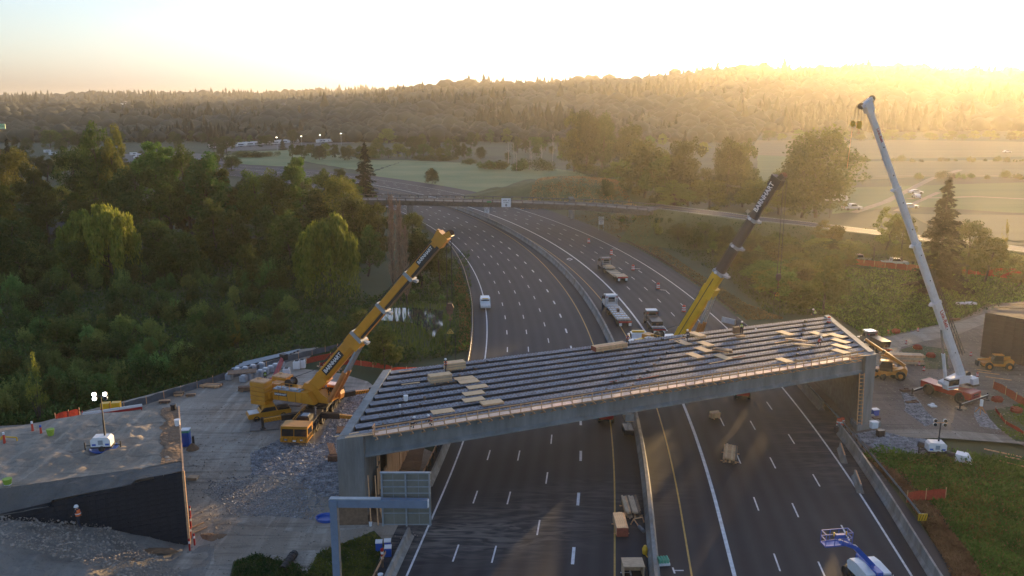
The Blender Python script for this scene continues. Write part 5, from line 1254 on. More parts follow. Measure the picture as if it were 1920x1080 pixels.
    for x in(-5.6,-4.4,-3.2,-2.0,-1.3): hb.beam(SM@V3(x,-1.95,3.9),SM@V3(x,-1.95,4.75),.05,.05)
    hb.beam(SM@V3(-5.6,-1.95,4.75),SM@V3(-1.3,-1.95,4.75),.05,.05); hb.beam(SM@V3(-5.6,-1.95,4.35),SM@V3(-1.3,-1.95,4.35),.04,.04); hb.build('handrail',P_,t)
    hs_=MB()
    for s_ in(-.25,.25): hs_.path([piv+d*1.0-up*.9+side*s_,piv+d*1.6-up*1.5+side*s_,SM@V3(1.6,s_,2.7)],.05,5)
    hs_.build('hose',M_BLACK,t)
    cs=-1 if side.y>0 else 1   # side facing the camera (towards -y)
    for (tt,h_,txt,bgm,tm2,w_) in (texts or []):
        p=piv+d*L*tt+side*cs*(w_/2+.02)+up*.12
        if bgm: m=MB(); m.beam(p-d*len(txt)*h_*.36,p+d*len(txt)*h_*.36,.03,h_*1.35,up=up); m.build('name_plate',bgm,t)
        text_on(txt,h_,tm2,t,p+side*cs*.03,d,side*cs)
    return t,d,side,up,piv
T1=Vector((-26,109,0)); tip1=PY(832,443,102.8)
outA=[P(494,806),P(540,751),P(650,803),P(694,748)]
c1,d1,s1,u1,pv1=crane(T1,(-.08,-1),(tip1.x-T1.x,tip1.y-T1.y),tip1,M_YP,'large yellow crane with stacked counterweights on the left yard beside the bridge',
 texts=[(.185,.72,'BARNHART',M_BLACK,M_WPL,1.55),(.885,.55,'BARNHART',M_BLACK,M_WPL,1.05)],
 outr=[(outA[0].x,outA[0].y,3.2,-1.2),(outA[1].x,outA[1].y,-4.2,-1.2),(outA[2].x+1.2,outA[2].y+.6,3.2,1.2),(outA[3].x,outA[3].y,-4.2,1.2)],
 sections=[(0,.37,1.55,1.75,M_YP),(.30,.56,1.38,1.5,M_YP),(.5,.76,1.2,1.3,M_YP),(.7,.99,1.05,1.15,M_YP)])
m=MB()
for t0,t1,h_ in((.38,.56,.55),(.57,.76,.48),(.77,.96,.42)):
    a=pv1.lerp(tip1-T1,t0);b_=pv1.lerp(tip1-T1,t1); m.beam(a-u1*h_,b_-u1*h_,1.2,.35,up=u1)
m.build('boom_slide',M_BLACK,c1)
for k,(p,l,r,dm_) in enumerate([(P(497,799),'grey steel plate under the nearest left outrigger',.2,(3.6,3.2)),(P(543,756),'grey steel plate behind the yellow pickup',-.1,(3.9,2.3)),(P(655,806),'brown steel plate by the left pier',.15,(3.2,2.2)),(P(706,752),'brown steel plate beside the bridge edge on gravel',.1,(3.0,2.6))]):
    o=MB().box((0,0,.06),(dm_[0],dm_[1],.12)).build('steel_plate',M_RUST if k>1 else mat('grey_plate',(.16,.145,.135),.8,var=.25),loc=(p.x,p.y,.0),rz=r); tag(o,l,'steel plate')
M_DYEL=mat('worn_yellow_steel',(.30,.22,.04),.6,var=.3,scale=3)
# rigging of the first crane
rg=thing('rigging','yellow hook block and triangular spreader hanging above the far left deck corner','rigging',(tip1.x+.6,tip1.y,0))
hz_=PY(843,580,tip1.y).z; hookblock(rg,(0,0,hz_),1.0,M_RUST,tip1.z-.3)
sz=PY(844,622,tip1.y).z; cable(rg,[(0,0,hz_-1.4),(0,0,sz+.5)],.05); m=MB(); m.beam((-.42,0,sz-.2),(.42,0,sz-.2),.1,.12); m.beam((-.42,0,sz-.2),(0,0,sz+.35),.06,.08); m.beam((.42,0,sz-.2),(0,0,sz+.35),.06,.08); m.box((0,0,sz-.05),(.3,.06,.3)); m.build('spreader',M_DYEL,rg)
for s_ in(-.65,.65): cable(rg,[(s_,0,sz-.3),(s_*.9,0,9.7)],.04)
# second crane
T2=Vector((27.0,131.5,0)); tip2=PY(1459,336,121)
M_BLKB=mat('black_boom_paint',(.035,.036,.042),.45,var=.15,scale=1)
o2=[(23,137),(33,136),(23,127),(33,126)]
c2,d2,s2,u2,pv2=crane(T2,(-.10,1),(tip2.x-T2.x,tip2.y-T2.y),tip2,M_YP2,'crane with yellow lower boom and black upper boom standing behind the bridge',carrier_mat=M_WP,
 texts=[(.90,.95,'BARNHART',None,M_WPL,1.25)],outr=[(o2[0][0],o2[0][1],4.4,1.2),(o2[1][0],o2[1][1],4.4,-1.2),(o2[2][0],o2[2][1],-4.2,1.2),(o2[3][0],o2[3][1],-4.2,-1.2)],
 sections=[(0,.46,1.6,1.7,M_YP2),(.43,.62,1.3,1.4,M_BLKB),(.60,.78,1.2,1.3,M_BLKB),(.74,.99,1.12,1.2,M_BLKB)],cwm=M_WP)
m=MB(); a=pv2; L2=(tip2-T2-pv2)
m.beam(a+L2*.05+s2*(.82 if s2.y<0 else -.82)+u2*.1,a+L2*.42+s2*(.82 if s2.y<0 else -.82)+u2*.1,.06,.12,up=u2); m.build('boom_rib',M_BLACK,c2)
rg=thing('rigging','hook block and slings hanging from the black boom above the far right deck','rigging',(tip2.x+.9,tip2.y-.3,0))
hz_=PY(1466,520,tip2.y).z; hookblock(rg,(0,0,hz_),.75,M_BLACK,tip2.z-.2); hz2=PY(1464,551,tip2.y).z
m=MB(); m.beam((-.32,0,hz2-.2),(.32,0,hz2-.2),.1,.1); m.beam((-.32,0,hz2-.2),(0,0,hz2+.3),.06,.08); m.beam((.32,0,hz2-.2),(0,0,hz2+.3),.06,.08); m.build('spreader',M_DYEL,rg); cable(rg,[(0,0,hz_-1),(0,0,hz2+.4)],.04)
for s_ in(-.45,.45): cable(rg,[(s_,0,hz2-.3),(s_*1.1,0,10.0)],.03)
# third crane: rough terrain crane
T3=Vector((62.6,116.2,0)); c3=thing('mobile_crane','red and white rough terrain crane with tall white boom in the right yard','crane',T3)
cd=Vector((.55,-.83,0)); CM=mb_frame((0,0),ang(cd))@Matrix.Diagonal((.95,.95,.95,1)); tip3=PY(1626,196,109); tl=tip3-T3
dsv=Vector((tl.x-1,tl.y,0)).normalized(); SM=mb_frame((0,0),ang(dsv))@Matrix.Diagonal((.95,.95,.95,1))
m=MT(CM); m.prism([(-3.9,.9),(3.9,.9),(4.1,1.5),(3.6,2.0),(1.2,1.75),(-1.8,1.75),(-3.9,1.9)],2.3); m.box((3.3,0,1.45),(1.4,2.9,1.1),bev=.12); m.build('chassis',M_RED,c3)
for x in(-2.5,2.4):
    for y in(-1.2,1.2): m=MT(CM); m.wheel((x,y,.85),.85,.65); m.build('wheel',M_TYRE,c3)
m=MT(CM); m.box((4.02,0,1.5),(.06,1.2,.5)); m.build('grille',M_BLACK,c3)
for y in(-.95,.95): m=MT(CM); m.box((4.03,y,1.45),(.06,.25,.2)); m.build('headlight',M_CHROME,c3)
for x,nm in((-3.6,1),(3.8,1)):
    m=MT(CM); m.box((x,0,.75),(.35,7.4,.32)); m.build('outrigger_beam',M_BLACK,c3)
    for y in(-3.7,3.7):
        m=MT(CM); m.tube((x,y,.15),(x,y,1.15),.11,.11,8); m.tube((x,y,0),(x,y,.14),.4,.35,8); m.build('jack',M_BLACK,c3)
    m=MT(CM); m.box((x+.18,0,.95),(.08,7.0,.08)); m.build('beam_stripe',M_WP,c3)
m=MB(); m.tube((0,0,1.8),(0,0,2.15),1.1,1.1,16); m.build('turntable',M_BLACK,c3)
m=MT(SM); m.prism([(-3.6,2.2),(1.7,2.2),(1.7,2.6),(-1.6,3.5),(-3.4,3.3)],1.5); m.box((-3.0,-1.05,2.8),(1.3,.6,.9)); m.build('slewing_frame',M_WP,c3)
m=MT(SM); m.prism([(-4.4,2.0),(-3.2,1.95),(-3.0,2.9),(-4.1,3.1)],2.6); m.build('counterweight',M_WP,c3)
m=MT(SM); m.prism([(-4.5,1.75),(-3.1,1.7),(-3.1,2.0),(-4.4,2.02)],2.65); m.build('counterweight_base',M_BLACK,c3)
m=MT(SM); m.prism([(.2,2.0),(2.3,2.0),(2.5,2.7),(2.1,3.7),(.2,3.75)],.95,Matrix.Translation(V3(0,-1.45 if False else 1.3,0))); m.build('operator_cab',M_WP,c3)
m=MT(SM); m.box((1.25,1.3,3.05),(2.0,.98,.9)); m.build('cab_window',M_GLASS,c3)
m=MT(SM); m.box((1.2,1.3,2.25),(2.1,1.0,.12)); m.build('cab_stripe',M_RED,c3)
m=MT(SM); m.lathe([(.3,-.5),(.5,-.5),(.5,-.44),(.32,-.44),(.32,.44),(.5,.44),(.5,.5),(.3,.5)],(-2.7,.2,3.5),10,'y'); m.build('winch_drum',M_BLACK,c3)
pv3=SM@V3(-2.0,0,3.2)
d3,s3,u3=boom(c3,pv3,tl,[(0,.30,.90,1.08,M_WP),(.28,.52,.81,.95,M_WP),(.5,.72,.73,.84,M_WP),(.7,.99,.64,.74,M_WP)],None,collar=M_WP)
L3=(tl-pv3).length; cs=-1 if s3.y>0 else 1
text_on('Link-Belt',.82,M_RED,c3,pv3+d3*L3*.235+s3*cs*.475+u3*.05,-d3,s3*cs)
text_on('Link-Belt',.55,M_RED,c3,pv3+d3*L3*.90+s3*cs*.345,-d3,s3*cs)
for k in range(9):
    tt=.1+k*.095; m=MB(); p=pv3+d3*L3*tt+s3*cs*(.46-.14*tt); m.T=Matrix.Translation(p)@Matrix((d3,s3,u3)).transposed().to_4x4(); m.lathe([(.10,-.02),(.10,.02)],(0,0,0),8,'y'); m.build('boom_hole',M_BLACK,c3)
e=pv3+d3*L3*.20-u3*.6; base=SM@V3(.9,0,2.5); k=base.lerp(e,.55); m=MB(); m.tube(base,k,.24,.24,10); m.build('ram_barrel',M_WP,c3); m=MB(); m.tube(k,e,.15,.15,8); m.build('ram_rod',M_CHROME,c3)
# folded jib along the right side of the boom
jb=MB(); a=pv3+d3*3+u3*1.15; b_=pv3+d3*L3*.40+u3*1.05
for o_ in(-.25,.25): jb.beam(a+s3*o_,b_+s3*o_*.6,.07,.07); jb.beam(a+s3*o_+u3*.5,b_+s3*o_*.6+u3*.25,.07,.07)
for k in range(14):
    q=a.lerp(b_,k/14);r_=a.lerp(b_,(k+1)/14); jb.beam(q+s3*.25,r_+s3*.2+u3*.4,.05,.05); jb.beam(q-s3*.25,r_-s3*.2+u3*.4,.05,.05)
jb.build('stowed_jib',M_BLACK,c3)
m=MB(); m.beam(tl-d3*1.0,tl+d3*.3,.85,1.1,up=u3); m.beam(tl-u3*.9+d3*.15,tl+u3*.9+d3*.35,.5,.5); m.build('boom_head',M_WP,c3)
for q in(tl-u3*.95,tl+u3*.95): m=MB(); m.lathe([(.15,-.08),(.42,-.08),(.36,0),(.42,.08),(.15,.08)],q+d3*.3,10,'y'); m.build('sheave',M_BLACK,c3)
rg=thing('rigging','yellow hook block hanging from the tip of the white boom','rigging',(tip3.x-.8,tip3.y,0)); z=PY(1612,235,tip3.y).z; hookblock(rg,(0,0,z),.7,M_YP2,tip3.z)
rg=thing('rigging','yellow ball hook with a long tag line under the white boom tip','rigging',(tip3.x-1.6,tip3.y,0)); z=PY(1607,232,tip3.y).z
MB().lathe([(0,-.4),(.25,-.3),(.33,0),(.25,.3),(0,.4)],(0,0,z),10).build('ball',M_YP2,rg); cable(rg,[(0,0,z),(.3,0,tip3.z-.1)],.04); cable(rg,[(0,0,z-.3),(-.25,0,PY(1603,316,tip3.y).z)],.03,'tag_line',M_LUM)
# ---- people
def person_mesh(name,pts,edges,rad,m_):
    me=bpy.data.meshes.new(name+'_src'); me.from_pydata(pts,edges,[]); o=bpy.data.objects.new('tmp',me); sc.collection.objects.link(o)
    md=o.modifiers.new('s','SKIN'); md2=o.modifiers.new('u','SUBSURF'); md2.levels=1; md2.render_levels=1
    sv=me.skin_vertices[0].data
    for i,r in enumerate(rad): sv[i].radius=(r,r*.85); sv[i].use_root=(i==0)
    dg=bpy.context.evaluated_depsgraph_get(); out=bpy.data.meshes.new_from_object(o.evaluated_get(dg)); bpy.data.objects.remove(o)
    out.materials.clear(); out.materials.append(M_CLOTH); out.materials.append(M_SKIN)
    hp=Vector(pts[3]); 
    for p in out.polygons: 
        c=p.center; p.use_smooth=True
        if (c-hp).length<.16 or min((c-Vector(pts[7])).length,(c-Vector(pts[11])).length)<.1: p.material_index=1
    return out
def pose(kind):
    if kind=='stand':
        P_=[(0,0,.95),(0,0,1.22),(0,0,1.45),(0,.02,1.66),(.19,0,1.43),(.27,.02,1.15),(.27,.14,.92),(.26,.2,.84),(-.19,0,1.43),(-.27,.02,1.15),(-.28,.05,.9),(-.28,.07,.82),(.1,0,.9),(.12,.02,.5),(.13,0,.08),(.14,.14,.04),(-.1,0,.9),(-.12,.03,.5),(-.14,0,.08),(-.15,.14,.04)]
    elif kind=='walk':
        P_=[(0,0,.93),(0,.03,1.2),(0,.08,1.43),(0,.13,1.63),(.19,.06,1.41),(.27,-.08,1.16),(.27,.0,.95),(.27,.04,.88),(-.19,.06,1.41),(-.27,.2,1.17),(-.25,.38,1.02),(-.25,.44,.98),(.1,0,.88),(.12,.2,.5),(.12,.14,.08),(.12,.28,.05),(-.1,0,.88),(-.12,-.05,.48),(-.12,-.34,.14),(-.12,-.26,.05)]
    else: # crouching
        P_=[(0,-.1,.42),(0,.04,.66),(0,.2,.85),(0,.32,1.02),(.18,.2,.84),(.24,.36,.62),(.16,.5,.42),(.14,.54,.34),(-.18,.2,.84),(-.26,.3,.6),(-.18,.46,.38),(-.16,.5,.3),(.1,-.08,.40),(.18,.26,.50),(.16,.06,.08),(.16,.2,.04),(-.1,-.08,.40),(-.2,.3,.36),(-.18,-.02,.08),(-.18,.12,.04)]
    E=[(0,1),(1,2),(2,3),(2,4),(4,5),(5,6),(6,7),(2,8),(8,9),(9,10),(10,11),(0,12),(12,13),(13,14),(14,15),(0,16),(16,17),(17,18),(18,19)]
    R=[.15,.15,.16,.105,.08,.06,.045,.05,.08,.06,.045,.05,.10,.075,.055,.05,.10,.075,.055,.05]
    me=person_mesh('body',P_,E,R,None); 
    b_=Vector(P_[0]);c=Vector(P_[1]);n_=Vector(P_[2]);h=Vector(P_[3])
    v=MB(); v.tube(b_.lerp(c,.3),c,.19,.205,10,True); v.tube(c,n_+V3(0,0,.02),.205,.175,10,True); vm_=v
    hel=MB(); hel.lathe([(.175,-.02),(.15,.0),(.145,.06),(.11,.12),(.03,.15)],h+V3(0,0,.06),10)
    bnd=MB(); bnd.tube(c-V3(0,0,.03),c+V3(0,0,.03),.212,.212,10,True)
    return me,v,hel,bnd
POSE={k:pose(k) for k in('stand','walk','crouch')}
PM={}
def person(kind,loc,rz,label,vest=M_LIME,hel=M_WPL,s=1.0):
    me,v,h,b_=POSE[kind]; t=thing('person',label,'person',loc,rz); t.scale=(s,s,s)
    put('body',me,t)
    for nm,mb,mm in(('vest',v,vest),('helmet',h,hel),('reflective_band',b_,M_WPL)):
        key=(kind,nm,mm.name)
        if key not in PM: PM[key]=mb.mesh(nm,mm,smooth=(nm!='reflective_band'))
        put(nm,PM[key],t)
    return t
def deck(px,py,w=0):
    """point on the girder tops seen at a photo pixel"""
    z=9.3
    for _ in range(6):
        p=P(px,py,z); u=(Vector((p.x,p.y))-BA).dot(BE); z=8.9+.8*u/69+.02*math.sin(math.pi*max(0,min(1,(u-2.4)/64.5)))
    return Vector((p.x,p.y,z+w))
person('stand',deck(1390,626,.01),2.6,'worker in lime vest standing on the far side of the deck')
person('crouch',deck(1528,594,.0),1.0,'worker in lime jacket crouching at the far right deck corner')
person('crouch',deck(1535,648,.0),-1.2,'worker in red vest kneeling between the plywood sheets on the right',M_RED)
person('walk',deck(1176,649,.0),-1.6,'worker in red and white vest beside the long timber bundle',M_RED)
person('walk',deck(1289,642,.0),.5,'dark clothed worker among the middle plywood sheets',M_CLOTH)
person('stand',deck(836,699,.0),1.8,'worker in orange beside the upper left timber box',M_OVEST)
q=B(9.5,-.75,.06); person('crouch',q,2.0,'worker in red kneeling on the wooden walkway',M_RED); q=B(7.4,-.7,.06); person('crouch',q,-1,'worker in white helmet kneeling near the walkway gate',M_CLOTH)
p=P(498,716); person('stand',(p.x,p.y,0),.4,'worker in lime vest standing behind the crane counterweights')
person('walk',PY(150,991,70.6),1.2,'worker in orange shirt and white helmet on the dirt slope by the wire wall',M_OVEST,s=1.25)
p=P(1678,706); person('stand',(p.x,p.y,0),.4,'worker in lime vest beside the yellow telehandler')
# ---- things on the deck
ply=MB().box((0,0,.02),(2.44,1.22,.04)).mesh('plywood_sheet',[M_PLY])
def sheet_ply(px,py,along,label,n=1,extra=0):
    p=deck(px,py,.06); a=BANG+extra if along else BANG-math.pi/2+extra
    if n==1: o=put('plywood_sheet',ply,None,p,(_tr.uniform(-.01,.01),_tr.uniform(-.01,.01),a))
    else:
        o=thing('plywood_stack',label,'plywood',p,a)
        for k in range(n): put('sheet',ply,o,(_tr.uniform(-.04,.04),_tr.uniform(-.04,.04),k*.045),(0,0,_tr.uniform(-.02,.02)))
    tag(o,label,'plywood'); 
    if n==1: o['group']='plywood sheets lying on the girders'
    return o
for i,(x,y,l) in enumerate([(871,710,'topmost of the left column of plywood sheets'),(879,716,'second sheet from the top in the left plywood column'),(895,726,'third sheet from the top in the left plywood column'),(888,738,'fourth sheet from the top in the left plywood column'),(888,750,'lowest sheet of the left plywood column'),(830,772,'lone plywood sheet near the walkway on the left')]): sheet_ply(x,y,True,l)
sheet_ply(922,757,True,'short stack of plywood beside the walkway on the left',4)
for x,y,l in [(1281,643,'left plywood sheet of the middle group'),(1322,645,'right upper plywood sheet of the middle group'),(1318,656,'centre plywood sheet of the middle group'),(1303,667,'lower left plywood sheet of the middle group'),(1355,670,'lower right plywood sheet of the middle group'),(1472,625,'lone plywood sheet on the far part of the deck'),(1473,677,'lone plywood sheet beside the walkway on the right')]: sheet_ply(x,y,False,l,extra=.12)
for x,y,l in [(1536,627,'leftmost sheet at the top of the right staircase of plywood'),(1570,630,'second sheet in the right staircase of plywood'),(1576,640,'third sheet in the right staircase of plywood'),(1577,650,'fourth sheet in the right staircase of plywood'),(1578,660,'lowest sheet in the right staircase of plywood')]: sheet_ply(x,y,False,l,extra=.2)
sheet_ply(1307,630,False,'thick stack of plywood at the top of the middle group',6,.12)
def bundle(p,rz,L,W,H,nx,nz,label,name='lumber_bundle',mats=(M_PLY,M_LUM),jit=.05,endm=None,sk=True,cat='lumber'):
    t=thing(name,label,cat,p,rz); bw_=W/nx; bh=H/nz
    me=[MB().box((0,0,0),(L,bw_*.95,bh*.93)).mesh('board',m_) for m_ in mats]
    for i in range(nx):
        for k in range(nz):
            if 0<i<nx-1 and 0<k<nz-1: continue
            put('board',_tr.choice(me),t,(_tr.uniform(-jit,jit),(i-(nx-1)/2)*bw_,.1+bh*(k+.5)),(0,0,0))
    if endm:
        MB().box((-L/2-jit-.02,0,.1+H/2),(.04,W,H)).build('painted_end',endm,t)
    if sk:
        for x in(-L*.3,L*.3): MB().box((x,0,.05),(.1,W*1.3,.1)).build('skid',M_LUM,t)
    return t
bundle(deck(825,716,.02),BANG,2.7,1.2,.85,1,6,'lower of the two boxed plywood bundles on the left deck',mats=(M_PLY,M_PLY2),cat='plywood')
bundle(deck(853,692,.02),BANG,2.5,1.2,.85,1,6,'upper boxed plywood bundle under the hanging slings',mats=(M_PLY,M_PLY2),cat='plywood')
bundle(deck(1143,655,.02),BANG+.08,4.9,1.2,.6,3,5,'long timber bundle at the far edge of the deck',mats=(M_PLY,M_LUM),endm=M_LUMR)
bundle(deck(1355,660,.02),BANG-.9,2.2,1.0,.3,5,2,'loose dark boards beside the middle plywood sheets',mats=(M_LUMD,M_LUM),jit=.3,sk=False)
for k,(x,y,r,L,l) in enumerate([(1494,640,-.9,2.6,'narrow board pile near the kneeling red worker'),(1508,649,-.7,2.6,'second board pile near the kneeling red worker')]): bundle(deck(x,y,.02),BANG+r,L,.5,.16,3,1,l,jit=.25,sk=False)
for k,(x,y,r,L) in enumerate([(1465,642,.1,2.4),(1215,709,.1,3.2),(770,720,0,2.2),(760,697,.0,1.6),(1385,670,.1,2.2),(1345,680,.1,2.6),(1270,636,.1,2.8),(1150,716,.1,1.0),(650,816,.1,2.5)]):
    p=deck(x,y,.05); o=MB().box((0,0,.03),(L,.2,.06)).build('loose_board',[M_LUM,M_LUMR,M_PLY][k%3],None,p,rz=BANG+r); tag(o,['board by the kneeling red worker','red brown board near the walkway in the middle','board at the upper left of the deck','short board left of the white bucket','board right of the lower middle sheets','thin board below the lower middle sheets','board left of the middle plywood stack','tiny board near the deck middle','board at the near left deck corner'][k],'board','loose boards on the girders')
p=deck(1389,627,.05); o=MB().box((0,.7,.45),(1.5,.5,.9)).build('crate',M_LUMD,None,p,rz=BANG); tag(o,'brown crate behind the standing deck worker','crate')
p=deck(1388,632,.05); o=MB().box((0,0,.1),(1.3,.5,.2)).build('board_stack',M_LUM,None,p,rz=BANG); tag(o,'short board stack at the feet of the standing deck worker','lumber')
def bucket(loc,label,m_=M_WPL,s=1,cat='bucket'):
    o=MB().lathe([(.14*s,0),(.17*s,.38*s),(.18*s,.38*s),(.18*s,.41*s),(.15*s,.41*s)],(0,0,0),12).build('bucket',m_,None,loc); return tag(o,label,cat)
bucket(deck(761,752,.05),'white bucket standing on a girder in the left half of the deck',s=1.5)
bucket(deck(750,764,.05),'small white cup near the white bucket on the deck',s=.7); bucket(deck(1417,621,.05),'white bucket beside the standing deck worker',s=.8)
def drum(loc,label,group=None,s=1):
    t=thing('traffic_drum',label,'traffic drum',loc,0,group); t.scale=(s,s,s)
    if 'dr' not in PM:
        r=lambda z:.30-.05*z
        PM['dr']=[MB().lathe([(r(a),a),(r(b_),b_)],(0,0,0),14).mesh(n_,m_) for n_,a,b_,m_ in(('band',.08,.3,M_ORANGE),('reflective_band',.3,.45,M_WPL),('band',.45,.62,M_ORANGE),('reflective_band',.62,.77,M_WPL),('band',.77,.98,M_ORANGE))]+[MB().lathe([(.42,0),(.42,.06),(.33,.08)],(0,0,0),12).mesh('base',M_TYRE),MB().box((0,0,1.03),(.25,.05,.1)).mesh('handle',M_ORANGE)]
    for me in PM['dr']: put(me.name.split('.')[0],me,t)
    return t
for i,(x,y,l) in enumerate([(1104,455,'farthest orange and white drum on the right lanes'),(1146,477,'second farthest orange and white drum on the right lanes'),(1187,506,'orange and white drum right of the tractor unit with the lowbed'),(1234,541,'orange and white drum between lowbed trailer and yellow boom'),(1282,584,'orange and white drum left of the yellow boom')]):
    p=P(x,y+1); drum((p.x,p.y,0),l,s=1.35)
for x,y,l,s_ in [(1573,803,'orange and white drum at the right pier foot',1.3),(1579,797,'second drum just behind the one at the right pier foot',1.0)]: p=P(x,y); drum((p.x,p.y,0),l,s=s_)
drum(deck(1554,605,0),'orange and white drum on the far right corner of the deck',s=.9)
for i,(x,y) in enumerate([(1699,642),(1721,618),(1723,682),(1732,692),(1769,686),(1803,687),(1832,703),(1891,735),(1917,752),(1795,735),(1665,622),(1820,664)]):
    p=P(x,y+3); drum((p.x,p.y,0),'slim orange channeliser in the right yard, '+['behind the telehandler','at the back by the grass','on the weed island edge','left of the red crane','between the weed island and crane','just behind the white boom foot','right of the white boom foot','on the path before the right netting','near the right edge','behind the crane counterweight','at the far bend of the track','in front of the dark wall'][i],'orange channelisers in the right yard',s=.62)
for i,(x,y) in enumerate([(1152,467),(1195,504),(1243,544),(1296,591)]):
    p=P(x,y); o=MB().box((0,0,.02),(1.6,.12,.03)).build('barricade_board',M_WPL,None,(p.x,p.y,.01),rz=-.5); tag(o,'white board lying flat beside the '+['farthest','second farthest','middle','nearest'][i]+' drum of the row on the right lanes','board','boards beside the drums')
# ---- vehicles
def pickup(loc,rz,label,m_=M_WP,L=5.7,W=2.0,H=1.85,s=1,kind='pickup'):
    t=thing('pickup_truck' if kind=='pickup' else 'parked_car',label,'pickup' if kind=='pickup' else 'car',loc,rz); t.scale=(s,s,s)
    key=(kind,m_.name)
    if key not in PM:
        if kind=='pickup':
            b_=MB(); b_.prism([(-2.8,.5),(2.75,.45),(2.85,.75),(2.75,1.05),(1.3,1.15),(.75,1.85),(-.75,1.88),(-1.0,1.2),(-1.02,1.15),(-2.8,1.12)],1.9)
            bed=MB(); bed.box((-1.9,0,1.13),(1.6,1.55,.04)); g_=MB(); g_.prism([(.68,1.78),(1.22,1.2),(-.88,1.22),(-.72,1.78)],1.92); g_.box((1.0,0,1.5),(.06,1.6,.55),R=Matrix.Rotation(.72,3,'Y'))
        else:
            b_=MB(); b_.prism([(-2.25,.4),(2.2,.35),(2.3,.65),(2.1,.9),(1.1,1.0),(.4,1.45),(-1.0,1.47),(-1.9,1.0),(-2.25,.95)],1.75); bed=None
            g_=MB(); g_.prism([(.33,1.4),(.95,1.0),(-1.7,1.0),(-.98,1.41)],1.77)
        ws=MB(); ws.wheel((0,0,0),.4,.26)
        lt=MB(); lt.box((0,0,0),(.08,.35,.2))
        PM[key]=(b_.mesh('body',m_),bed.mesh('bed',M_BLACK) if bed else None,g_.mesh('window',M_GLASS),ws.mesh('wheel',M_TYRE),lt.mesh('headlight',M_CHROME),lt.mesh('tail_light',M_RED))
    b_,bed,g_,ws,l1,l2=PM[key]; put('body',b_,t); put('window',g_,t)
    if bed: put('bed',bed,t)
    X=(1.75,-1.75) if kind=='pickup' else (1.4,-1.4)
    for x in X:
        for y in(-.85,.85): put('wheel',ws,t,(x,y,.4))
    for y in(-.7,.7): put('headlight',l1,t,(2.78 if kind=='pickup' else 2.22,y,.8)); put('tail_light',l2,t,(-2.8 if kind=='pickup' else -2.25,y,.9))
    return t
p=rd(road_so(*P(907,576)[:2])[0],-29.2); s_=road_so(*P(907,576)[:2])[0]; t=pickup((p.x,p.y,0),-rh(s_)-math.pi/2,'white van like pickup driving towards the bridge on the empty left lanes',s=1.05)
MB().box((-.9,0,1.5),(2.6,1.7,.7)).build('canopy',M_WP,t)
MB().box((.9,0,1.93),(.3,1.2,.1)).build('light_bar',M_YP2,t)
p=P(510,783); pickup((p.x-.4,p.y,0),3.6,'yellow pickup with white hood parked beside the crane outrigger',M_YP,s=1.0)
t=[o for o in sc.collection.objects if o.get('label','').startswith('yellow pickup with white hood')][0]; MB().box((2.0,0,1.12),(1.3,1.6,.07)).build('hood',M_WP,t); MB().box((-1.9,0,1.2),(1.5,1.5,.3)).build('tool_load',M_BLACK,t)
p=P(1608,490); pickup((p.x,p.y,-.2),math.pi+.1,'grey pickup parked behind the orange fence line',mat('grey_paint',(.25,.25,.25),.35,var=.1),s=1.15)
p=P(1677,497); pickup((p.x,p.y,-.2),-.05,'white crew cab pickup parked beside the lone conifer',s=1.15)
p=P(122,402,-1); pickup((p.x,p.y,-.9),-1.2,'white pickup with bright lights on the side street in the left woods',s=1.2)
for x,y,rz_,kind,l in [(1597,393,.2,'pickup','white truck parked near the field track'),(1717,363,0,'car','silver car on the field track crossing'),(1718,371,1.4,'car','white car just below the silver car on the field'),(1706,390,0,'car','white sedan parked right of the white boom'),(1888,286,0,'car','white car far off in the hazy field at right')]:
    p=P(x,y); pickup((p.x,p.y,-.15),rz_,l,kind=kind,s=1.35)
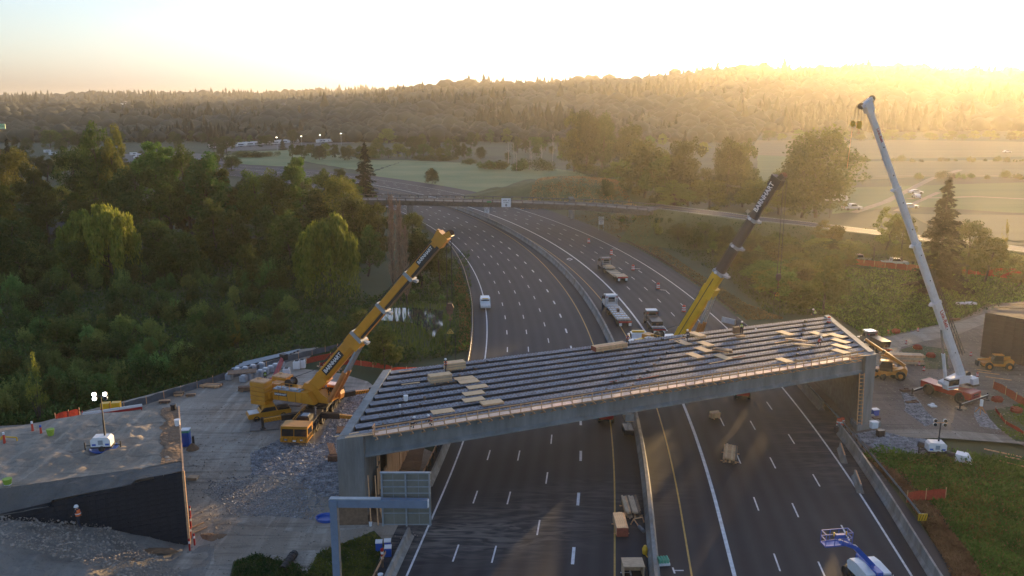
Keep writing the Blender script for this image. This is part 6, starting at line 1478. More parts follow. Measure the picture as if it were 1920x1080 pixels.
def flatbed(loc,rz,label,lowbed=False,L=14,cabm=M_WP):
    t=thing('flatbed_truck',label,'truck',loc,rz)
    # tractor at +x
    m=MB(); m.prism([(4.2,.9),(7.0,.8),(7.05,1.9),(5.6,2.1),(5.4,3.1),(3.6,3.3),(3.2,3.2),(3.2,.9)],2.4); m.build('cab',cabm,t)
    m=MB(); m.prism([(5.42,2.95),(5.62,2.15),(4.3,2.15),(4.3,2.95)],2.44); m.build('window',M_GLASS,t); m=MB(); m.box((3.17,0,2.4),(.06,1.3,.9)); m.build('rear_window',M_GLASS,t)
    m=MB(); m.box((3.12,-1.0,2.9),(.1,.4,.16)); m.box((3.12,1.0,2.9),(.1,.4,.16)); m.build('marker_light',M_RED,t); m=MB(); m.box((3.0,0,1.9),(.1,2.2,.1)); m.box((3.0,0,2.3),(.1,2.2,.1)); m.box((3.0,-.95,2.0),(.1,.1,1.2)); m.box((3.0,.95,2.0),(.1,.1,1.2)); m.build('headache_rack',M_STEEL,t)
    for y in(-1.3,1.3): m=MB(); m.tube((3.3,y,1.2),(3.3,y,3.5),.09,.09,6); m.build('exhaust',M_CHROME,t); m=MB(); m.box((5.3,y*1.08,2.4),(.1,.3,.6)); m.build('mirror',M_BLACK,t)
    m=MB(); m.box((2.2,0,1.0),(7.5,.9,.3)); m.build('chassis',M_BLACK,t)
    wx=[6.1,1.6,.3]
    e=-L+3.2
    if lowbed:
        m=MB(); m.box((-.3+.9,0,1.45),(3.4,2.3,.28)); m.build('gooseneck',M_PLY2,t); m=MB(); m.box((-5.2,0,.95),(8.2,2.6,.25)); m.build('deck',M_PLY2,t); m=MB(); m.box((e+1.3,0,1.25),(3.6,2.6,.3)); m.build('rear_deck',M_PLY2,t)
        m=MB(); m.lathe([(.45,1.6),(.8,1.6),(.8,1.85),(.45,1.85)],(.8,0,0),14); m.build('coil',M_PLY,t)
        for x in(-2.2,-4.0,-6,-8): m=MB(); m.box((x,0,1.09),(.25,2.62,.06)); m.build('cross_beam',M_BLACK,t)
        wx+=[e+.2,e+1.4,e+2.6]
    else:
        m=MB(); m.box((e/2+1.2,0,1.3),(L-2.0,2.55,.16)); m.build('deck',M_STEEL,t); m=MB(); m.box((e/2+1.2,-.5,1.05),(L-2.4,.2,.4)); m.box((e/2+1.2,.5,1.05),(L-2.4,.2,.4)); m.build('frame_rail',M_BLACK,t)
        for k in range(14): m=MB(); m.box((e+.9+k*.86,0,1.41),(.52,2.3,.07)); m.build('dunnage',M_WPL if k%2 else M_PLY2,t)
        for y in(-.8,0,.8): m=MB(); m.box((e/2+1.2,y,1.47),(L-2.2,.1,.06)); m.build('load_rail',M_STEEL,t)
        m=MB(); m.box((-3.4,0,1.75),(.8,.45,.5)); m.build('toolbox',M_RUST,t); wx+=[e+1.0,e+2.3]
    for x in wx:
        for y in(-1.05,1.05): m=MB(); m.wheel((x,y,.52),.52,.45); m.build('wheel',M_TYRE,t)
    m=MB(); m.box((e+.0-.5,0,1.15),(.12,2.5,.35)); m.build('rear_bumper',M_RED,t)
    for y in(-.9,.9): m=MB(); m.box((e-.52,y,.7),(.06,.5,.6)); m.build('mud_flap',M_WPL,t)
    return t
def on_road(px,py,dz=0): p=P(px,py); s,o=road_so(p.x,p.y); return p,math.pi/2-rh(s)
p,a=on_road(1152,590); flatbed((p.x,p.y,0),a+.03,'white tractor with empty flatbed trailer beside the median barrier',L=13)
p,a=on_road(1143,512); flatbed((p.x,p.y,0),a+.03,'truck with low loader trailer parked across the right lanes',True,L=14,cabm=mat('dark_cab_paint',(.20,.16,.15),.4,var=.2))
p,a=on_road(1240,606); t=flatbed((p.x-2,p.y-4,0),a,'dark service truck with white roof in front of the yellow crane boom',L=9,cabm=mat('dark_truck_paint',(.06,.06,.06),.4,var=.2)); MB().box((4.5,0,3.35),(2.2,2.3,.14)).build('roof',M_WPL,t); MB().box((-.5,0,1.9),(6,2.3,.9)).build('equipment',M_BLACK,t); t.scale=(.72,.9,.85)
p,a=on_road(1196,650); t=pickup((p.x,p.y,0),a,'white service truck with amber lamps peeking over the bridge edge',s=1.35); MB().box((.2,0,2.0),(.5,1.6,.2)).build('light_bar',M_YP2,t)
def telehandler(loc,rz,label,m_,boomup,W=None,load=None):
    t=thing('telehandler',label,'telehandler',loc,rz)
    m=MB(); m.prism([(-2.6,.7),(2.6,.7),(2.7,1.2),(1.8,1.4),(-.8,1.4),(-2.4,1.9),(-2.7,1.6)],1.5); m.build('chassis',m_,t)
    m=MB(); m.prism([(-.6,1.3),(1.2,1.3),(1.3,2.0),(.9,2.75),(-.5,2.8)],.95,Matrix.Translation(V3(0,.75,0))); m.build('cab',M_BLACK,t); m=MB(); m.box((.3,.75,2.84),(1.7,1.05,.1)); m.build('cab_roof',m_,t)
    m=MB(); m.box((.3,.75,2.2),(1.6,1.0,.8)); m.build('cab_window',M_GLASS,t)
    for x in(-1.8,1.8):
        for y in(-1.05,1.05): m=MB(); m.wheel((x,y,.72),.72,.5); m.build('wheel',M_TYRE,t); m=MB(); m.lathe([(.3,-.28),(.34,-.28),(.34,.28),(.3,.28)],(x,y,.72),10,'y'); m.build('rim',m_,t)
    m=MB(); m.box((0,-1.0,1.5),(1.8,.6,.7)); m.build('engine_cover',m_,t)
    a=V3(-2.3,-.25,2.0); b_=V3(*boomup); d,s_,u_=boom(t,a,b_,[(0,.55,.42,.5,m_),(.5,1,.32,.38,m_)],None,collar=M_BLACK)
    m=MB(); m.beam(V3(.3,-.25,1.3),a.lerp(b_,.45),.18,.18); m.build('ram',M_STEEL,t)
    m=MB(); m.box(b_+V3(.1,0,-.6),(.15,1.2,.9)); m.box(b_+V3(.75,-.4,-1.0),(1.3,.12,.06)); m.box(b_+V3(.75,.4,-1.0),(1.3,.12,.06)); m.build('fork',M_BLACK,t)
    return t
p=P(1676,712); telehandler((p.x-.5,p.y+1.2,0),2.75,'yellow telehandler with raised boom beside the right pier',M_ORP,(3.6,-.3,5.6))
p=P(1868,692); telehandler((p.x,p.y,0),3.05,'yellow telehandler parked at the foot of the dark right wall',M_ORP,(3.4,-.2,1.6)).scale=(.85,.85,.9)
p=P(1657,708); t=thing('excavator_attachment','orange boom lift base with folded arm behind the right pier','lift',(p.x,p.y,0),.4); t.name='boom_lift'
MB().box((0,0,.9),(2.6,1.8,.7),bev=.1).build('chassis',M_ORP,t); MB().beam((-.8,0,1.3),(1.4,0,3.0),.35,.35).build('arm',M_ORP,t); MB().beam((1.4,0,3.0),(-.6,.2,3.6),.3,.3).build('arm',M_ORP,t)
for x in(-1,1):
    for y in(-.8,.8): MB().wheel((x,y,.5),.5,.35).build('wheel',M_TYRE,t)
MB().box((1.5,0,1.2),(.8,1.6,.9)).build('basket',M_ORP,t)
p=P(1660,668); t=flatbed((p.x,p.y+3,0),math.pi*.55,'dark dump truck with a sunlit cab roof behind the yellow telehandler',L=7,cabm=mat('grey_truck_paint',(.10,.10,.10),.4,var=.2)); MB().box((4.6,0,3.38),(2.4,2.4,.12)).build('roof',M_CHROME,t)
MB().prism([(-3.2,1.4),(2.2,1.4),(2.6,2.7),(-3.6,2.7)],2.4).build('dump_body',M_BLACK,t); t.scale=(.62,.7,.85)
p=P(1686,690); bundle((p.x+1.4,p.y+2.5,0),-.12,6.5,1.6,1.5,4,4,'stack of long pale timbers behind the yellow telehandler',mats=(M_LUM,M_PLY2),jit=.2)
# boom lift in the lower right
p=P(1612,1086); bl=thing('boom_lift','blue and white boom lift with raised work basket at the lower right','boom lift',(p.x+.2,p.y-.6,0),1.72)
m=MB(); m.box((0,0,.75),(3.4,1.9,.4)); m.build('chassis',M_BLACK,bl)
for x in(-1.3,1.3):
    for y in(-1.1,1.1): MB().wheel((x,y,.5),.5,.4).build('wheel',M_TYRE,bl)
m=MB(); m.prism([(-2.0,1.0),(1.0,1.0),(1.2,1.6),(.8,2.05),(-.2,2.15),(-1.9,2.0)],2.3); m.build('turret_cover',M_WPL,bl)
m=MB(); m.box((-.4,0,1.65),(3.3,.62,1.1)); m.build('centre_frame',M_BLUE,bl)
text_on('GENIE',.3,M_WPL,bl,(-.4,0,2.215),(0,-1,0),(0,0,1)) if False else None
for y in(-.75,.75): text_on('CLZON',.34,M_WPL,bl,(-1.995,y,1.72),(0,-1,0),(-1,0,.0))
MB().box((-2.02,-.75,1.72),(.02,.8,.4)).build('decal',M_BLUEG,bl); MB().box((-2.02,.75,1.72),(.02,.8,.4)).build('decal',M_BLUEG,bl)
tb=PY(1570,1000,66.0); tw=bl.matrix_basis.copy(); bpy.context.view_layer.update(); tbl=bl.matrix_basis.inverted()@tb
a=V3(-.9,0,2.2); kn=a.lerp(tbl,.5)+V3(0,0,.2)
m=MB(); m.beam(a,kn,.34,.40); m.build('boom_section',M_BLUE,bl); m=MB(); m.beam(a+V3(0,0,.22),kn+V3(0,0,.22),.3,.06); m.beam(kn+V3(0,.12,.2),tbl+V3(-.5,.1,-.3),.12,.14); m.build('boom_cover',M_WPL,bl)
m=MB(); m.beam(kn,tbl+V3(-.6,0,-.5),.28,.30); m.build('boom_section',M_BLUE,bl)
bk_=MB(); 
for z in(-.9,-.35,.15):
    for (xa,ya,xb,yb) in((-.4,-1.2,-.4,1.2),(.45,-1.2,.45,1.2),(-.4,-1.2,.45,-1.2),(-.4,1.2,.45,1.2)): bk_.beam(tbl+V3(xa,ya,z),tbl+V3(xb,yb,z),.05,.05)
for xa in(-.4,.45):
    for ya in(-1.2,-.4,.4,1.2): bk_.beam(tbl+V3(xa,ya,-.95),tbl+V3(xa,ya,.15),.05,.05)
bk_.box(tbl+V3(0,0,-.95),(.9,2.5,.06)); bk_.build('basket',M_BLUE,bl); MB().box(tbl+V3(-.45,0,.0),(.3,.8,.35)).build('control_box',M_BLUE,bl)
for y in(-.55,.55): MB().tube(tbl+V3(-.45,y,.05),tbl+V3(-.45,y,.35),.07,.07,6).build('lamp',M_YP2,bl)
# light towers
def light_tower(loc,rz,label,h,lit,tub=True,s=1):
    t=thing('light_tower',label,'light tower',loc,rz); t.scale=(s,s,s)
    m=MB(); m.prism([(-1.05,.55),(1.05,.55),(1.05,1.35),(.8,1.6),(-.8,1.6),(-1.05,1.35)],1.25); m.build('cabinet',M_WPL,t)
    MB().box((0,-.64,1.05),(.5,.03,.5)).build('vent',M_STEEL,t)
    for x in(-.7,.7): MB().box((x,-.65,.8),(.4,.03,.2)).build('label',M_BLUE,t)
    MB().box((0,0,.45),(2.3,1.3,.16)).build('chassis',M_BLACK,t)
    for y in(-.72,.72): MB().wheel((.1,y,.32),.32,.2).build('wheel',M_TYRE,t)
    for x in(-1.9,1.9): MB().beam((x,0,.5),(x*.5,0,.5),.09,.09).build('stabiliser',M_BLACK,t); MB().tube((x,0,0),(x,0,.9),.07,.07,6).build('jack',M_BLACK,t)
    MB().beam((.3,.1,1.5),(.3,.1,h*.55),.16,.16).build('mast',M_BLACK,t); MB().beam((.3,.1,h*.55),(.3,.1,h),.11,.11).build('mast',M_BLACK,t)
    MB().beam((-.5,.1,h),(1.1,.1,h),.1,.1).build('lamp_bar',M_LUM if not lit else M_BLACK,t)
    for k,(x,z) in enumerate(((-.45,.3),(1.05,.3),(-.45,-.25),(1.05,-.25))):
        m=MB(); m.lathe([(.10,.2),(.22,.08),(.24,-.1),(.22,-.13)],(x*.75,.1,h+z*.9),12,'y' ); m.build('lamp',M_WPL,t)
        m=MB(); m.lathe([(.21,-.145),(.21,-.125)],(x*.75,.1,h+z*.9),12,'y'); on=lit and k<3; m.build('lamp_glass',mat('lamp_lit',(.9,.9,.9),.3,emit=(.9,.93,1,5)) if on else M_GLASS,t)
    if tub: MB().lathe([(1.3,0),(1.5,.22),(1.42,.22),(1.25,.05)],(.1,0,0),20).build('spill_tub',M_BLUE,t)
    return t
p=P(193,838,7.6); ht=(PY(186,728,p.y).z-p.z); light_tower((p.x,p.y,7.35),.12,'white light tower with lit lamps standing in a blue tub on the dirt ramp',ht,True,s=.9)
p=P(1753,851); ht=(PY(1760,793,p.y).z); light_tower((p.x,p.y,0),-.1,'white light tower with unlit lamps on the right verge',ht,False,False)
# gantry sign
gs=thing('sign_gantry','grey cantilever post holding a large sign seen from behind','sign gantry',(-15.35,67.8,0))
zA=7.75
m=MB(); m.box((0,0,3.7),(.62,.62,8.6)); m.build('post',M_BLUEG,gs); MB().box((.33,-.0,3.6),(.05,.58,8.0)).build('post_plate',mat('warm_steel',(.26,.22,.19),.6,var=.2),gs)
m=MB(); m.box((3.85,0,zA),(8.5,.55,.72),rz=-.02); m.build('arm',M_BLUEG,gs); MB().box((1.9,0,zA+.40),(4.4,.5,.08),rz=-.02).build('arm_cap',M_STEEL,gs)
MB().box((8.15,-.1,zA),(.1,.45,.62)).build('arm_end',M_WPL,gs)
SX=6.15; SW=4.35; SH=4.9; yS=.75
MB().box((SX,yS,zA),(SW,.06,SH)).build('panel',M_GALV,gs)
for x in(-SW/2+.12,0,SW/2-.12): MB().box((SX+x,yS-.13,zA),(.14,.18,SH+.1)).build('upright',M_STEEL,gs)
for z in(-SH/2+.05,-SH/4-.1,.55,1.15,1.75,SH/2-.03): MB().box((SX,yS-.06,zA+z),(SW,.07,.09)).build('stiffener',M_STEEL,gs)
MB().box((SX,yS-.1,zA+SH/2+.02),(SW,.22,.14)).build('top_rail',M_STEEL,gs)
for x in(-1.1,1.1): MB().box((SX+x,yS-.034,zA),(.03,.01,SH)).build('seam',M_STEEL,gs)
# lumber and gear on the road under the bridge
def lb_at(px,py,rz,L,W,H,nx,nz,label,**k): p=P(px,py); return bundle((p.x,p.y,0),rz,L,W,H,nx,nz,label,**k)
lb_at(1183,958,math.pi/2+.0,3.6,1.6,.75,9,3,'wider bundle of boards on the shoulder beside the median',mats=(M_PLY2,M_LUMD,M_LUM),jit=.25)
lb_at(1163,992,math.pi/2+.0,3.2,1.15,.9,6,4,'red ended bundle of boards nearer the camera by the median',mats=(M_PLY2,M_LUM),jit=.08,endm=M_LUMR)
lb_at(1369,858,math.pi/2-.28,4.2,1.6,.7,7,3,'loose pile of sunlit timbers on the right lanes',mats=(M_LUM,M_PLY,M_LUMD),jit=.5)
lb_at(1340,783,.3,1.3,1.0,.7,3,3,'small pale timber stack just under the bridge edge',mats=(M_PLY,M_LUM),jit=.15)
p=P(1186,1078); t=thing('crate','open plywood box with a lid beside the median barrier at the bottom','crate',(p.x,p.y,0),.02); MB().box((0,0,1.25),(1.9,1.6,.06)).build('lid',M_PLY2,t)
for x,y,w_,d_ in((-.88,0,.06,1.5),(.88,0,.06,1.5),(0,.75,1.8,.06)): MB().box((x,y,.6),(w_,d_,1.2)).build('side',M_PLY2,t)
p=P(1243,1056); t=thing('drink_crate','stack of green topped bottles in a tray beside the median barrier','crate',(p.x,p.y,0),.1); MB().box((0,0,.1),(1.1,1.0,.2)).build('tray',M_WPL,t)
gm=MB().lathe([(.12,.2),(.13,.5),(.05,.6)],(0,0,0),8).mesh('bottle',mat('green_bottle',(.12,.42,.28),.4,var=.1))
for i in range(4):
    for j in range(3): put('bottle',gm,t,(-.39+.26*i,-.3+.28*j,0))
p=P(1209,1040); t=thing('fire_hydrant_wrench','yellow wrapped tool standing against the median barrier','tool',(p.x,p.y,0)); t.name='hose_reel'; MB().lathe([(.22,.1),(.28,.6),(.12,.95)],(0,0,0),8).build('reel',M_YP2,t); MB().beam((0,0,.1),(.2,-.5,.0),.08,.08).build('handle',M_YP2,t)
p=P(1196,985); t=thing('sawhorse','orange timber sawhorse with a wrapped grey roll beside the median','sawhorse',(p.x,p.y,0),.4)
for a_,b_ in(((-.5,0,.8),(.5,0,.8)),((.5,0,.8),(.9,.3,0)),((-.5,0,.8),(-.1,-.5,0)),((-.5,0,.8),(-.6,.4,0))): MB().beam(a_,b_,.09,.09).build('leg' if b_[2]==0 else 'beam',M_ORP if False else M_LUM,t)
MB().tube((-.3,-1.6,.2),(-.2,-.6,.2),.2,.2,10).build('wrapped_roll',mat('plastic_wrap',(.15,.17,.19),.25,var=.3),t)
p=P(1177,812); t=thing('scissor_lift','dark scissor lift with pale top parked under the near bridge edge','lift',(p.x,p.y,0),1.6); MB().box((0,0,.55),(2.4,1.1,.6)).build('chassis',M_BLACK,t)
for x in(-.8,.8):
    for y in(-.5,.5): MB().wheel((x,y,.3),.3,.2).build('wheel',M_TYRE,t)
for k in range(3): MB().beam((-.9,0,.9+k*.35),(.9,0,1.2+k*.35),.06,.08).build('scissor_arm',M_STEEL,t)
MB().box((0,0,2.0),(2.3,1.1,.1)).build('platform',M_PLY2,t)
for x in(-1.1,1.1): MB().box((x,0,2.5),(.05,1.1,.9)).build('guard',M_STEEL,t)
for px,py,l,rz_ in((1137,790,'red boom truck half hidden under the near bridge edge',1.5),(1395,746,'red lift half hidden under the right half of the bridge',1.3)):
    p=P(px,py); t=thing('boom_lift',l,'lift',(p.x,p.y+.8,0),rz_); MB().box((0,0,.9),(3.2,1.9,.8),bev=.1).build('chassis',M_RED,t); MB().box((-.4,0,1.55),(1.6,1.4,.6)).build('cover',M_RED,t)
    MB().beam((-1.4,0,1.7),(2.2,0,2.2),.35,.35).build('arm',M_RED,t)
    for x in(-1.1,1.1):
        for y in(-.9,.9): MB().wheel((x,y,.48),.48,.35).build('wheel',M_TYRE,t)
bucket(rd(40,22.0) if False else P(1594,836),'white bucket behind the right concrete barrier',s=1.4)
# ladder at right pier
t=P(1619,799,.6); ld=thing('ladder','tall wooden ladder leaning on the inside of the right pier','ladder',(44.9,103.9,.0),0)
for x in(-.3,.3): MB().beam((x,0,0),(x+.05,.8,7.4),.09,.12).build('rail',M_LUM,ld)
for k in range(15): MB().beam((-.3,.06+k*.052,.45+k*.48),(.35,.06+k*.052,.45+k*.48),.06,.09).build('rung',M_LUM,ld)
# gear at right pier foot
for x,y,c_,l in [(1640,772,M_BLUE,'blue bin leaning on the right pier'),(1642,788,M_RUST,'rusty box below the blue bin by the right pier'),(1637,806,M_WPL,'white box on the right pier footing'),(1650,812,M_BLACK,'black tub by the right pier footing'),(1571,806,M_CLOTH,'dark pile beside the drum at the right pier')]:
    p=P(x,y+6); t=thing('storage_bin',l,'bin',(p.x,p.y,0 if x!=1637 else .7),.2); MB().box((0,0,.4),(.9,.7,.8),bev=.06).build('body',c_,t); MB().box((0,0,.84),(.96,.76,.08)).build('lid',M_WPL if c_ is M_BLUE else c_,t)
# blue and white boxes by the sign
for px,py,l in [(728,1042,'nearer blue and white box of the pair beside the low barrier'),(727,1030,'farther blue and white box of the pair beside the low barrier'),(711,1032,'blue and white box left of the red post')]:
    p=P(px,py); t=thing('portable_toilet' if False else 'utility_box',l,'box',(p.x,p.y,0),.1); MB().box((0,0,.45),(.62,.6,.9),bev=.05).build('body',M_BLUE,t); MB().box((0,0,.93),(.66,.64,.1)).build('lid',M_WPL,t)
p=P(717,1052); t=thing('red_post','red and white striped posts tied together by the blue boxes','post',(p.x,p.y,0)); 
for k in range(5): MB().tube((0,0,.25*k),(0,0,.25*k+.25),.14,.14,8).build('band',M_RED if k%2==0 else M_WPL,t)
p=P(713,1070,1); bucket((p.x,p.y,.1),'white helmet like bucket beside the guardrail at the bottom',s=1.4)
p=P(613,974); o=MB().lathe([(.9,0),(1.0,.25),(.92,.25),(.8,.08)],(0,0,0),18).build('blue_tub',M_BLUE,None,(p.x,p.y,0)); o.scale=(1.15,.9,1.3); tag(o,'blue plastic tub on the dirt left of the sign post','tub')
p=P(695,986); bucket((p.x,p.y,0),'white bucket at the foot of the left pier')
# drain pipe
p=P(530,1070); t=thing('drain_pipe','black corrugated drain pipe end in the weeds at the bottom left','pipe',(p.x,p.y,0),.3)
MB().tube((0,0,.1),(1.2,2.2,.35),.36,.36,14).build('pipe',M_BLACK,t)
for k in range(6): MB().tube((.2*k,.37*k,.1+.045*k),(.2*k+.05,.37*k+.09,.11+.045*k),.40,.40,14).build('ring',M_BLACK,t)
p=P(1795,862); t=thing('culvert','black culvert pipe with a white flared end in the right weeds','culvert',(p.x,p.y,0),-.6); MB().tube((-4.5,1.5,.4),(-.3,.1,.35),.35,.35,12).build('pipe',M_BLACK,t); MB().prism([(-.2,0),(1.6,0),(1.0,.9),(-.2,.9)],1.3).build('flared_end',M_WPL,t)
for k,(x,y,L,r) in enumerate([(1905,872,3.5,-.7),(1880,850,4,-.65),(1912,862,3,-.6)]):
    p=P(x,y); o=MB().box((0,0,.06),(L,.14,.1)).build('loose_board',M_LUM,None,(p.x,p.y,0),rz=r); tag(o,['middle','lowest','topmost'][k]+' pale board lying on the dirt at the right edge','board','boards at the right edge')
# left yard clutter: silt fence, bulk bags, lumber, nets
def fence_run(pts,h,m_,label,name='silt_fence',post=M_LUM,sag=.1,cat='fence',step=2.2,postname='post'):
    pts=resample([Vector(p) for p in pts],step); o0=pts[0]; t=thing(name,label,cat,o0); vs=[];k=len(pts)
    m=MB(); sub=[]
    for i in range(k-1):
        for j in range(3): sub.append(pts[i].lerp(pts[i+1],j/3))
    sub.append(pts[-1])
    for i,p in enumerate(sub):
        w_=_tr.uniform(-.08,.08); vs+=[p-o0+V3(w_,w_,0.0),p-o0+V3(-w_,0,h*(1-sag*(.5+.5*math.cos(i*2.1)))+_tr.uniform(-.05,.05))]
    m.add(vs,[(2*i,2*i+1,2*i+3,2*i+2) for i in range(len(sub)-1)]); m.build('fabric' if cat=='fence' else 'netting',m_,t)
    pm=MB().box((0,0,h*.55),(.07,.07,h*1.1)).mesh(postname,post)
    for p in pts: put(postname,pm,t,p-o0)
    return t
fence_run(pxs([(-60,838),(0,828),(60,816),(130,802)]),1.1,M_SILT,'grey silt fence at the far left behind the ramp')
fence_run(pxs([(190,778),(275,758),(370,728),(428,710)]),1.1,M_SILT,'grey silt fence between the ramp and the bulk bags')
fence_run(pxs([(425,712),(500,690),(560,672),(610,660),(700,642)]),1.0,M_SILT,'grey silt fence behind the bulk bags by the pond')
fence_run(pxs([(575,682),(620,672),(660,668)]),1.0,M_NET,'crumpled orange netting behind the yellow boom',name='orange_fence',cat='safety fence')
fence_run(pxs([(600,690),(655,683),(722,692),(735,697)]),.9,M_NET,'orange netting between the yellow boom and the bridge corner',name='orange_fence',cat='safety fence')
fence_run(pxs([(735,700),(790,700),(850,692),(870,685)]),1.0,M_NET,'orange netting showing behind the far left deck edge',name='orange_fence',cat='safety fence')
fence_run(pxs([(1700,942),(1735,938),(1772,936)]),1.25,M_NET,'short orange netting on the verge by the right guardrail',name='orange_fence',cat='safety fence')
fence_run(pxs([(1545,487),(1600,496),(1700,507),(1810,512),(1935,528)]),1.6,M_NET,'long orange fence line crossing the right slope',name='orange_fence',cat='safety fence')
fence_run(pxs([(1790,514),(1850,516),(1940,522)]),2.2,M_NET,'upper orange fence at the right edge',name='orange_fence',cat='safety fence')
fence_run(pxs([(1862,728),(1885,740),(1925,765)]),1.2,M_NET,'orange netting curving past the right weeds',name='orange_fence',cat='safety fence')
fence_run(pxs([(1866,770),(1885,795),(1920,815)]),.5,M_NET,'low orange netting lying in the right weeds',name='orange_fence',cat='safety fence')
for x,y,l in[(1680,622,'orange netting roll at the back of the right yard'),(1720,652,'orange netting pile on the weed island'),(1745,667,'second orange netting pile on the weed island'),(1870,750,'orange netting ring around the shrub at right'),(1905,770,'orange netting pile near the right edge')]:
    p=P(x,y+2); m=MB(); m.lathe([(.9,0),(1.05,.5),(.75,.9),(.3,.75)],(0,0,0),10); m.v=[(a+_tr.uniform(-.15,.15),b_+_tr.uniform(-.15,.15),c_+_tr.uniform(-.1,.1)) for a,b_,c_ in m.v]; o=m.build('netting_pile',M_NET,None,(p.x,p.y,0)); o.scale=(.75,.75,.7); tag(o,l,'netting')
def bag(px,py,label,group=None,s=1,m_=None):
    p=P(px,py); t=thing('bulk_bag',label,'bulk bag',(p.x,p.y,0),_tr.uniform(-.3,.3),group); t.scale=(s,s,s)
    if 'bag' not in PM: PM['bag']=(MB().box((0,0,.55),(1.1,1.1,1.1),bev=.15).mesh('body',mat('grey_bag',(.30,.32,.35),.8,var=.2,scale=2)),MB().box((0,0,1.13),(.6,.6,.12),bev=.05).mesh('top',M_WPL))
    put('body',PM['bag'][0],t); put('top',PM['bag'][1],t); return t
for i,(x,y) in enumerate([(430,712),(457,716),(468,712),(478,709),(488,706),(498,702),(508,698),(517,694),(527,690),(445,702),(460,700),(475,696),(490,692)]): bag(x,y,'grey bulk bag along the silt fence, '+(ordw(i+1)+' in the front row' if i<9 else ordw(i-8)+' in the back row'),'bulk bags along the silt fence',s=.95)
bk2=thing('pipe_stack','long grey pipes stacked behind the row of bulk bags','pipes',P(480,698)); 
for k in range(8):
    a=P(432+k*3,705-k*1.5)-P(480,698); b_=P(540+k*3,676-k*1.0)-P(480,698); MB().tube(a+V3(0,k*.12,.9+.12*(k%2)),b_+V3(0,k*.12,.9+.12*(k%2)),.13,.13,6).build('pipe',M_STEEL if k%2 else M_BLACK,bk2)
o=MB().box((0,0,.05),(4.2,2.0,.1)).build('timber_mat',M_LUMD,None,tuple(P(455,712)+V3(0,0,1.25)),rz=.3); tag(o,'brown boards lying on top of the bulk bags','lumber')
for x,y,l in[(538,706,'left white tank with dark straps behind the counterweights'),(557,692,'right white tank pair behind the counterweights'),(567,690,'rear white tank beside the orange netting')]:
    p=P(x,y); t=thing('water_tank',l,'tank',(p.x,p.y,0),.1); MB().box((0,0,.7),(1.1,1.0,1.3),bev=.1).build('tank',M_WPL,t); MB().box((0,0,.7),(1.16,.12,1.35)).build('strap',M_BLACK,t); MB().box((0,0,1.42),(.5,.5,.14)).build('cap',M_BLACK,t)
p=P(520,722); t=thing('boom_lift','faded red boom lift arm rising behind the counterweights','lift',(p.x,p.y,0),.9); MB().box((0,0,.8),(1.8,1.4,.9),bev=.08).build('chassis',M_RED,t); e=PY(530,672,p.y+3)-Vector((p.x,p.y,0)); e=Matrix.Rotation(-.9,4,'Z')@e
MB().beam((-.5,0,1.2),e,.5,.5).build('arm',mat('faded_red',(.35,.08,.08),.6,var=.15),t); MB().box(e+V3(.2,0,.2),(.8,1.0,.9)).build('basket',M_BLACK,t)
for x in(-.6,.6):
    for y in(-.7,.7): MB().wheel((x,y,.4),.4,.3).build('wheel',M_TYRE,t)
for x,y,r,L,W,H,nx,nz,l in[(467,732,.1,2.9,1.0,.55,3,2,'brown beam bundle left of the crane counterweights'),(396,725,-.1,3.0,1.3,.35,4,1,'open timber frame beside the silt fence'),(357,743,.2,1.3,.5,.25,2,2,'low timber piece right of the small crate'),(336,742,.1,1.2,.8,.5,2,2,'small brown timber crate near the ramp corner'),(309,755,.2,1.5,.8,.25,3,1,'flat brown timber piece beside the ramp top')]:
    p=P(x,y); bundle((p.x,p.y,0),r,L,W,H,nx,nz,l,mats=(M_LUMD,M_RUST,M_LUM),jit=.1)
p=P(655,700); t=thing('timber_heap','heap of crossed pale boards behind the yellow boom','lumber',(p.x-3,p.y+1.5,0))
for k in range(7): MB().beam((_tr.uniform(-1.5,1.5),_tr.uniform(-1,1),.1),(_tr.uniform(-2.5,2.5),_tr.uniform(-1,1),.9),.1,.18).build('board',M_PLY2,t)
p=P(627,862); t=thing('lumber_bundle','leaning boards and dark scrap beside the left pier','lumber',(p.x,p.y,0))
for k in range(5): MB().beam((-.3+.15*k,0,.3),(-.9+.18*k,.6,1.9),.12,.05).build('board',M_LUM,t)
MB().box((0,-.2,.35),(1.3,.9,.7)).build('scrap_box',M_RUST,t)
# things at the ramp edge
p=PY(345,828,86)-V3(0,0,0); p=P(346,838); t=thing('porta_potty','tall green and blue cabin half hidden behind the ramp corner','cabin',(p.x+.1,p.y+.5,0),.1); t.name='site_cabin'
MB().box((0,0,.9),(.9,.9,1.8)).build('body',M_BLUE,t); MB().box((0,0,1.9),(.92,.92,.25)).build('upper',mat('green_plastic',(.08,.35,.22),.5,var=.1),t); MB().box((0,0,2.1),(1,1,.1)).build('roof',M_WPL,t)
p=P(352,842); t=thing('soil_heap','small brown heap and black tube beside the blue cabin','soil heap',(p.x+.6,p.y,0)); MB().lathe([(.8,0),(.5,.4),(.1,.75)],(0,0,0),10).build('heap',M_SOIL,t); MB().tube((0,.4,0),(0,.4,1.5),.15,.15,8).build('tube',M_BLACK,t)
for i,(x,y,l) in enumerate([(357,965,'red stake with white bands halfway down the wire wall corner'),(358,985,'red stake beside the wire wall foot'),(358,1005,'second red stake beside the wire wall foot'),(356,1028,'nearest red stake at the wire wall foot'),(365,1018,'red stake standing a little right of the wall foot')]):
    p=P(x,y+4); t=thing('marker_stake',l,'stake',(p.x,p.y,0))
    for k in range(5): MB().tube((0,0,.24*k),(0,0,.24*k+.24),.085,.085,6).build('band',M_WPL if k==3 else M_RED,t)
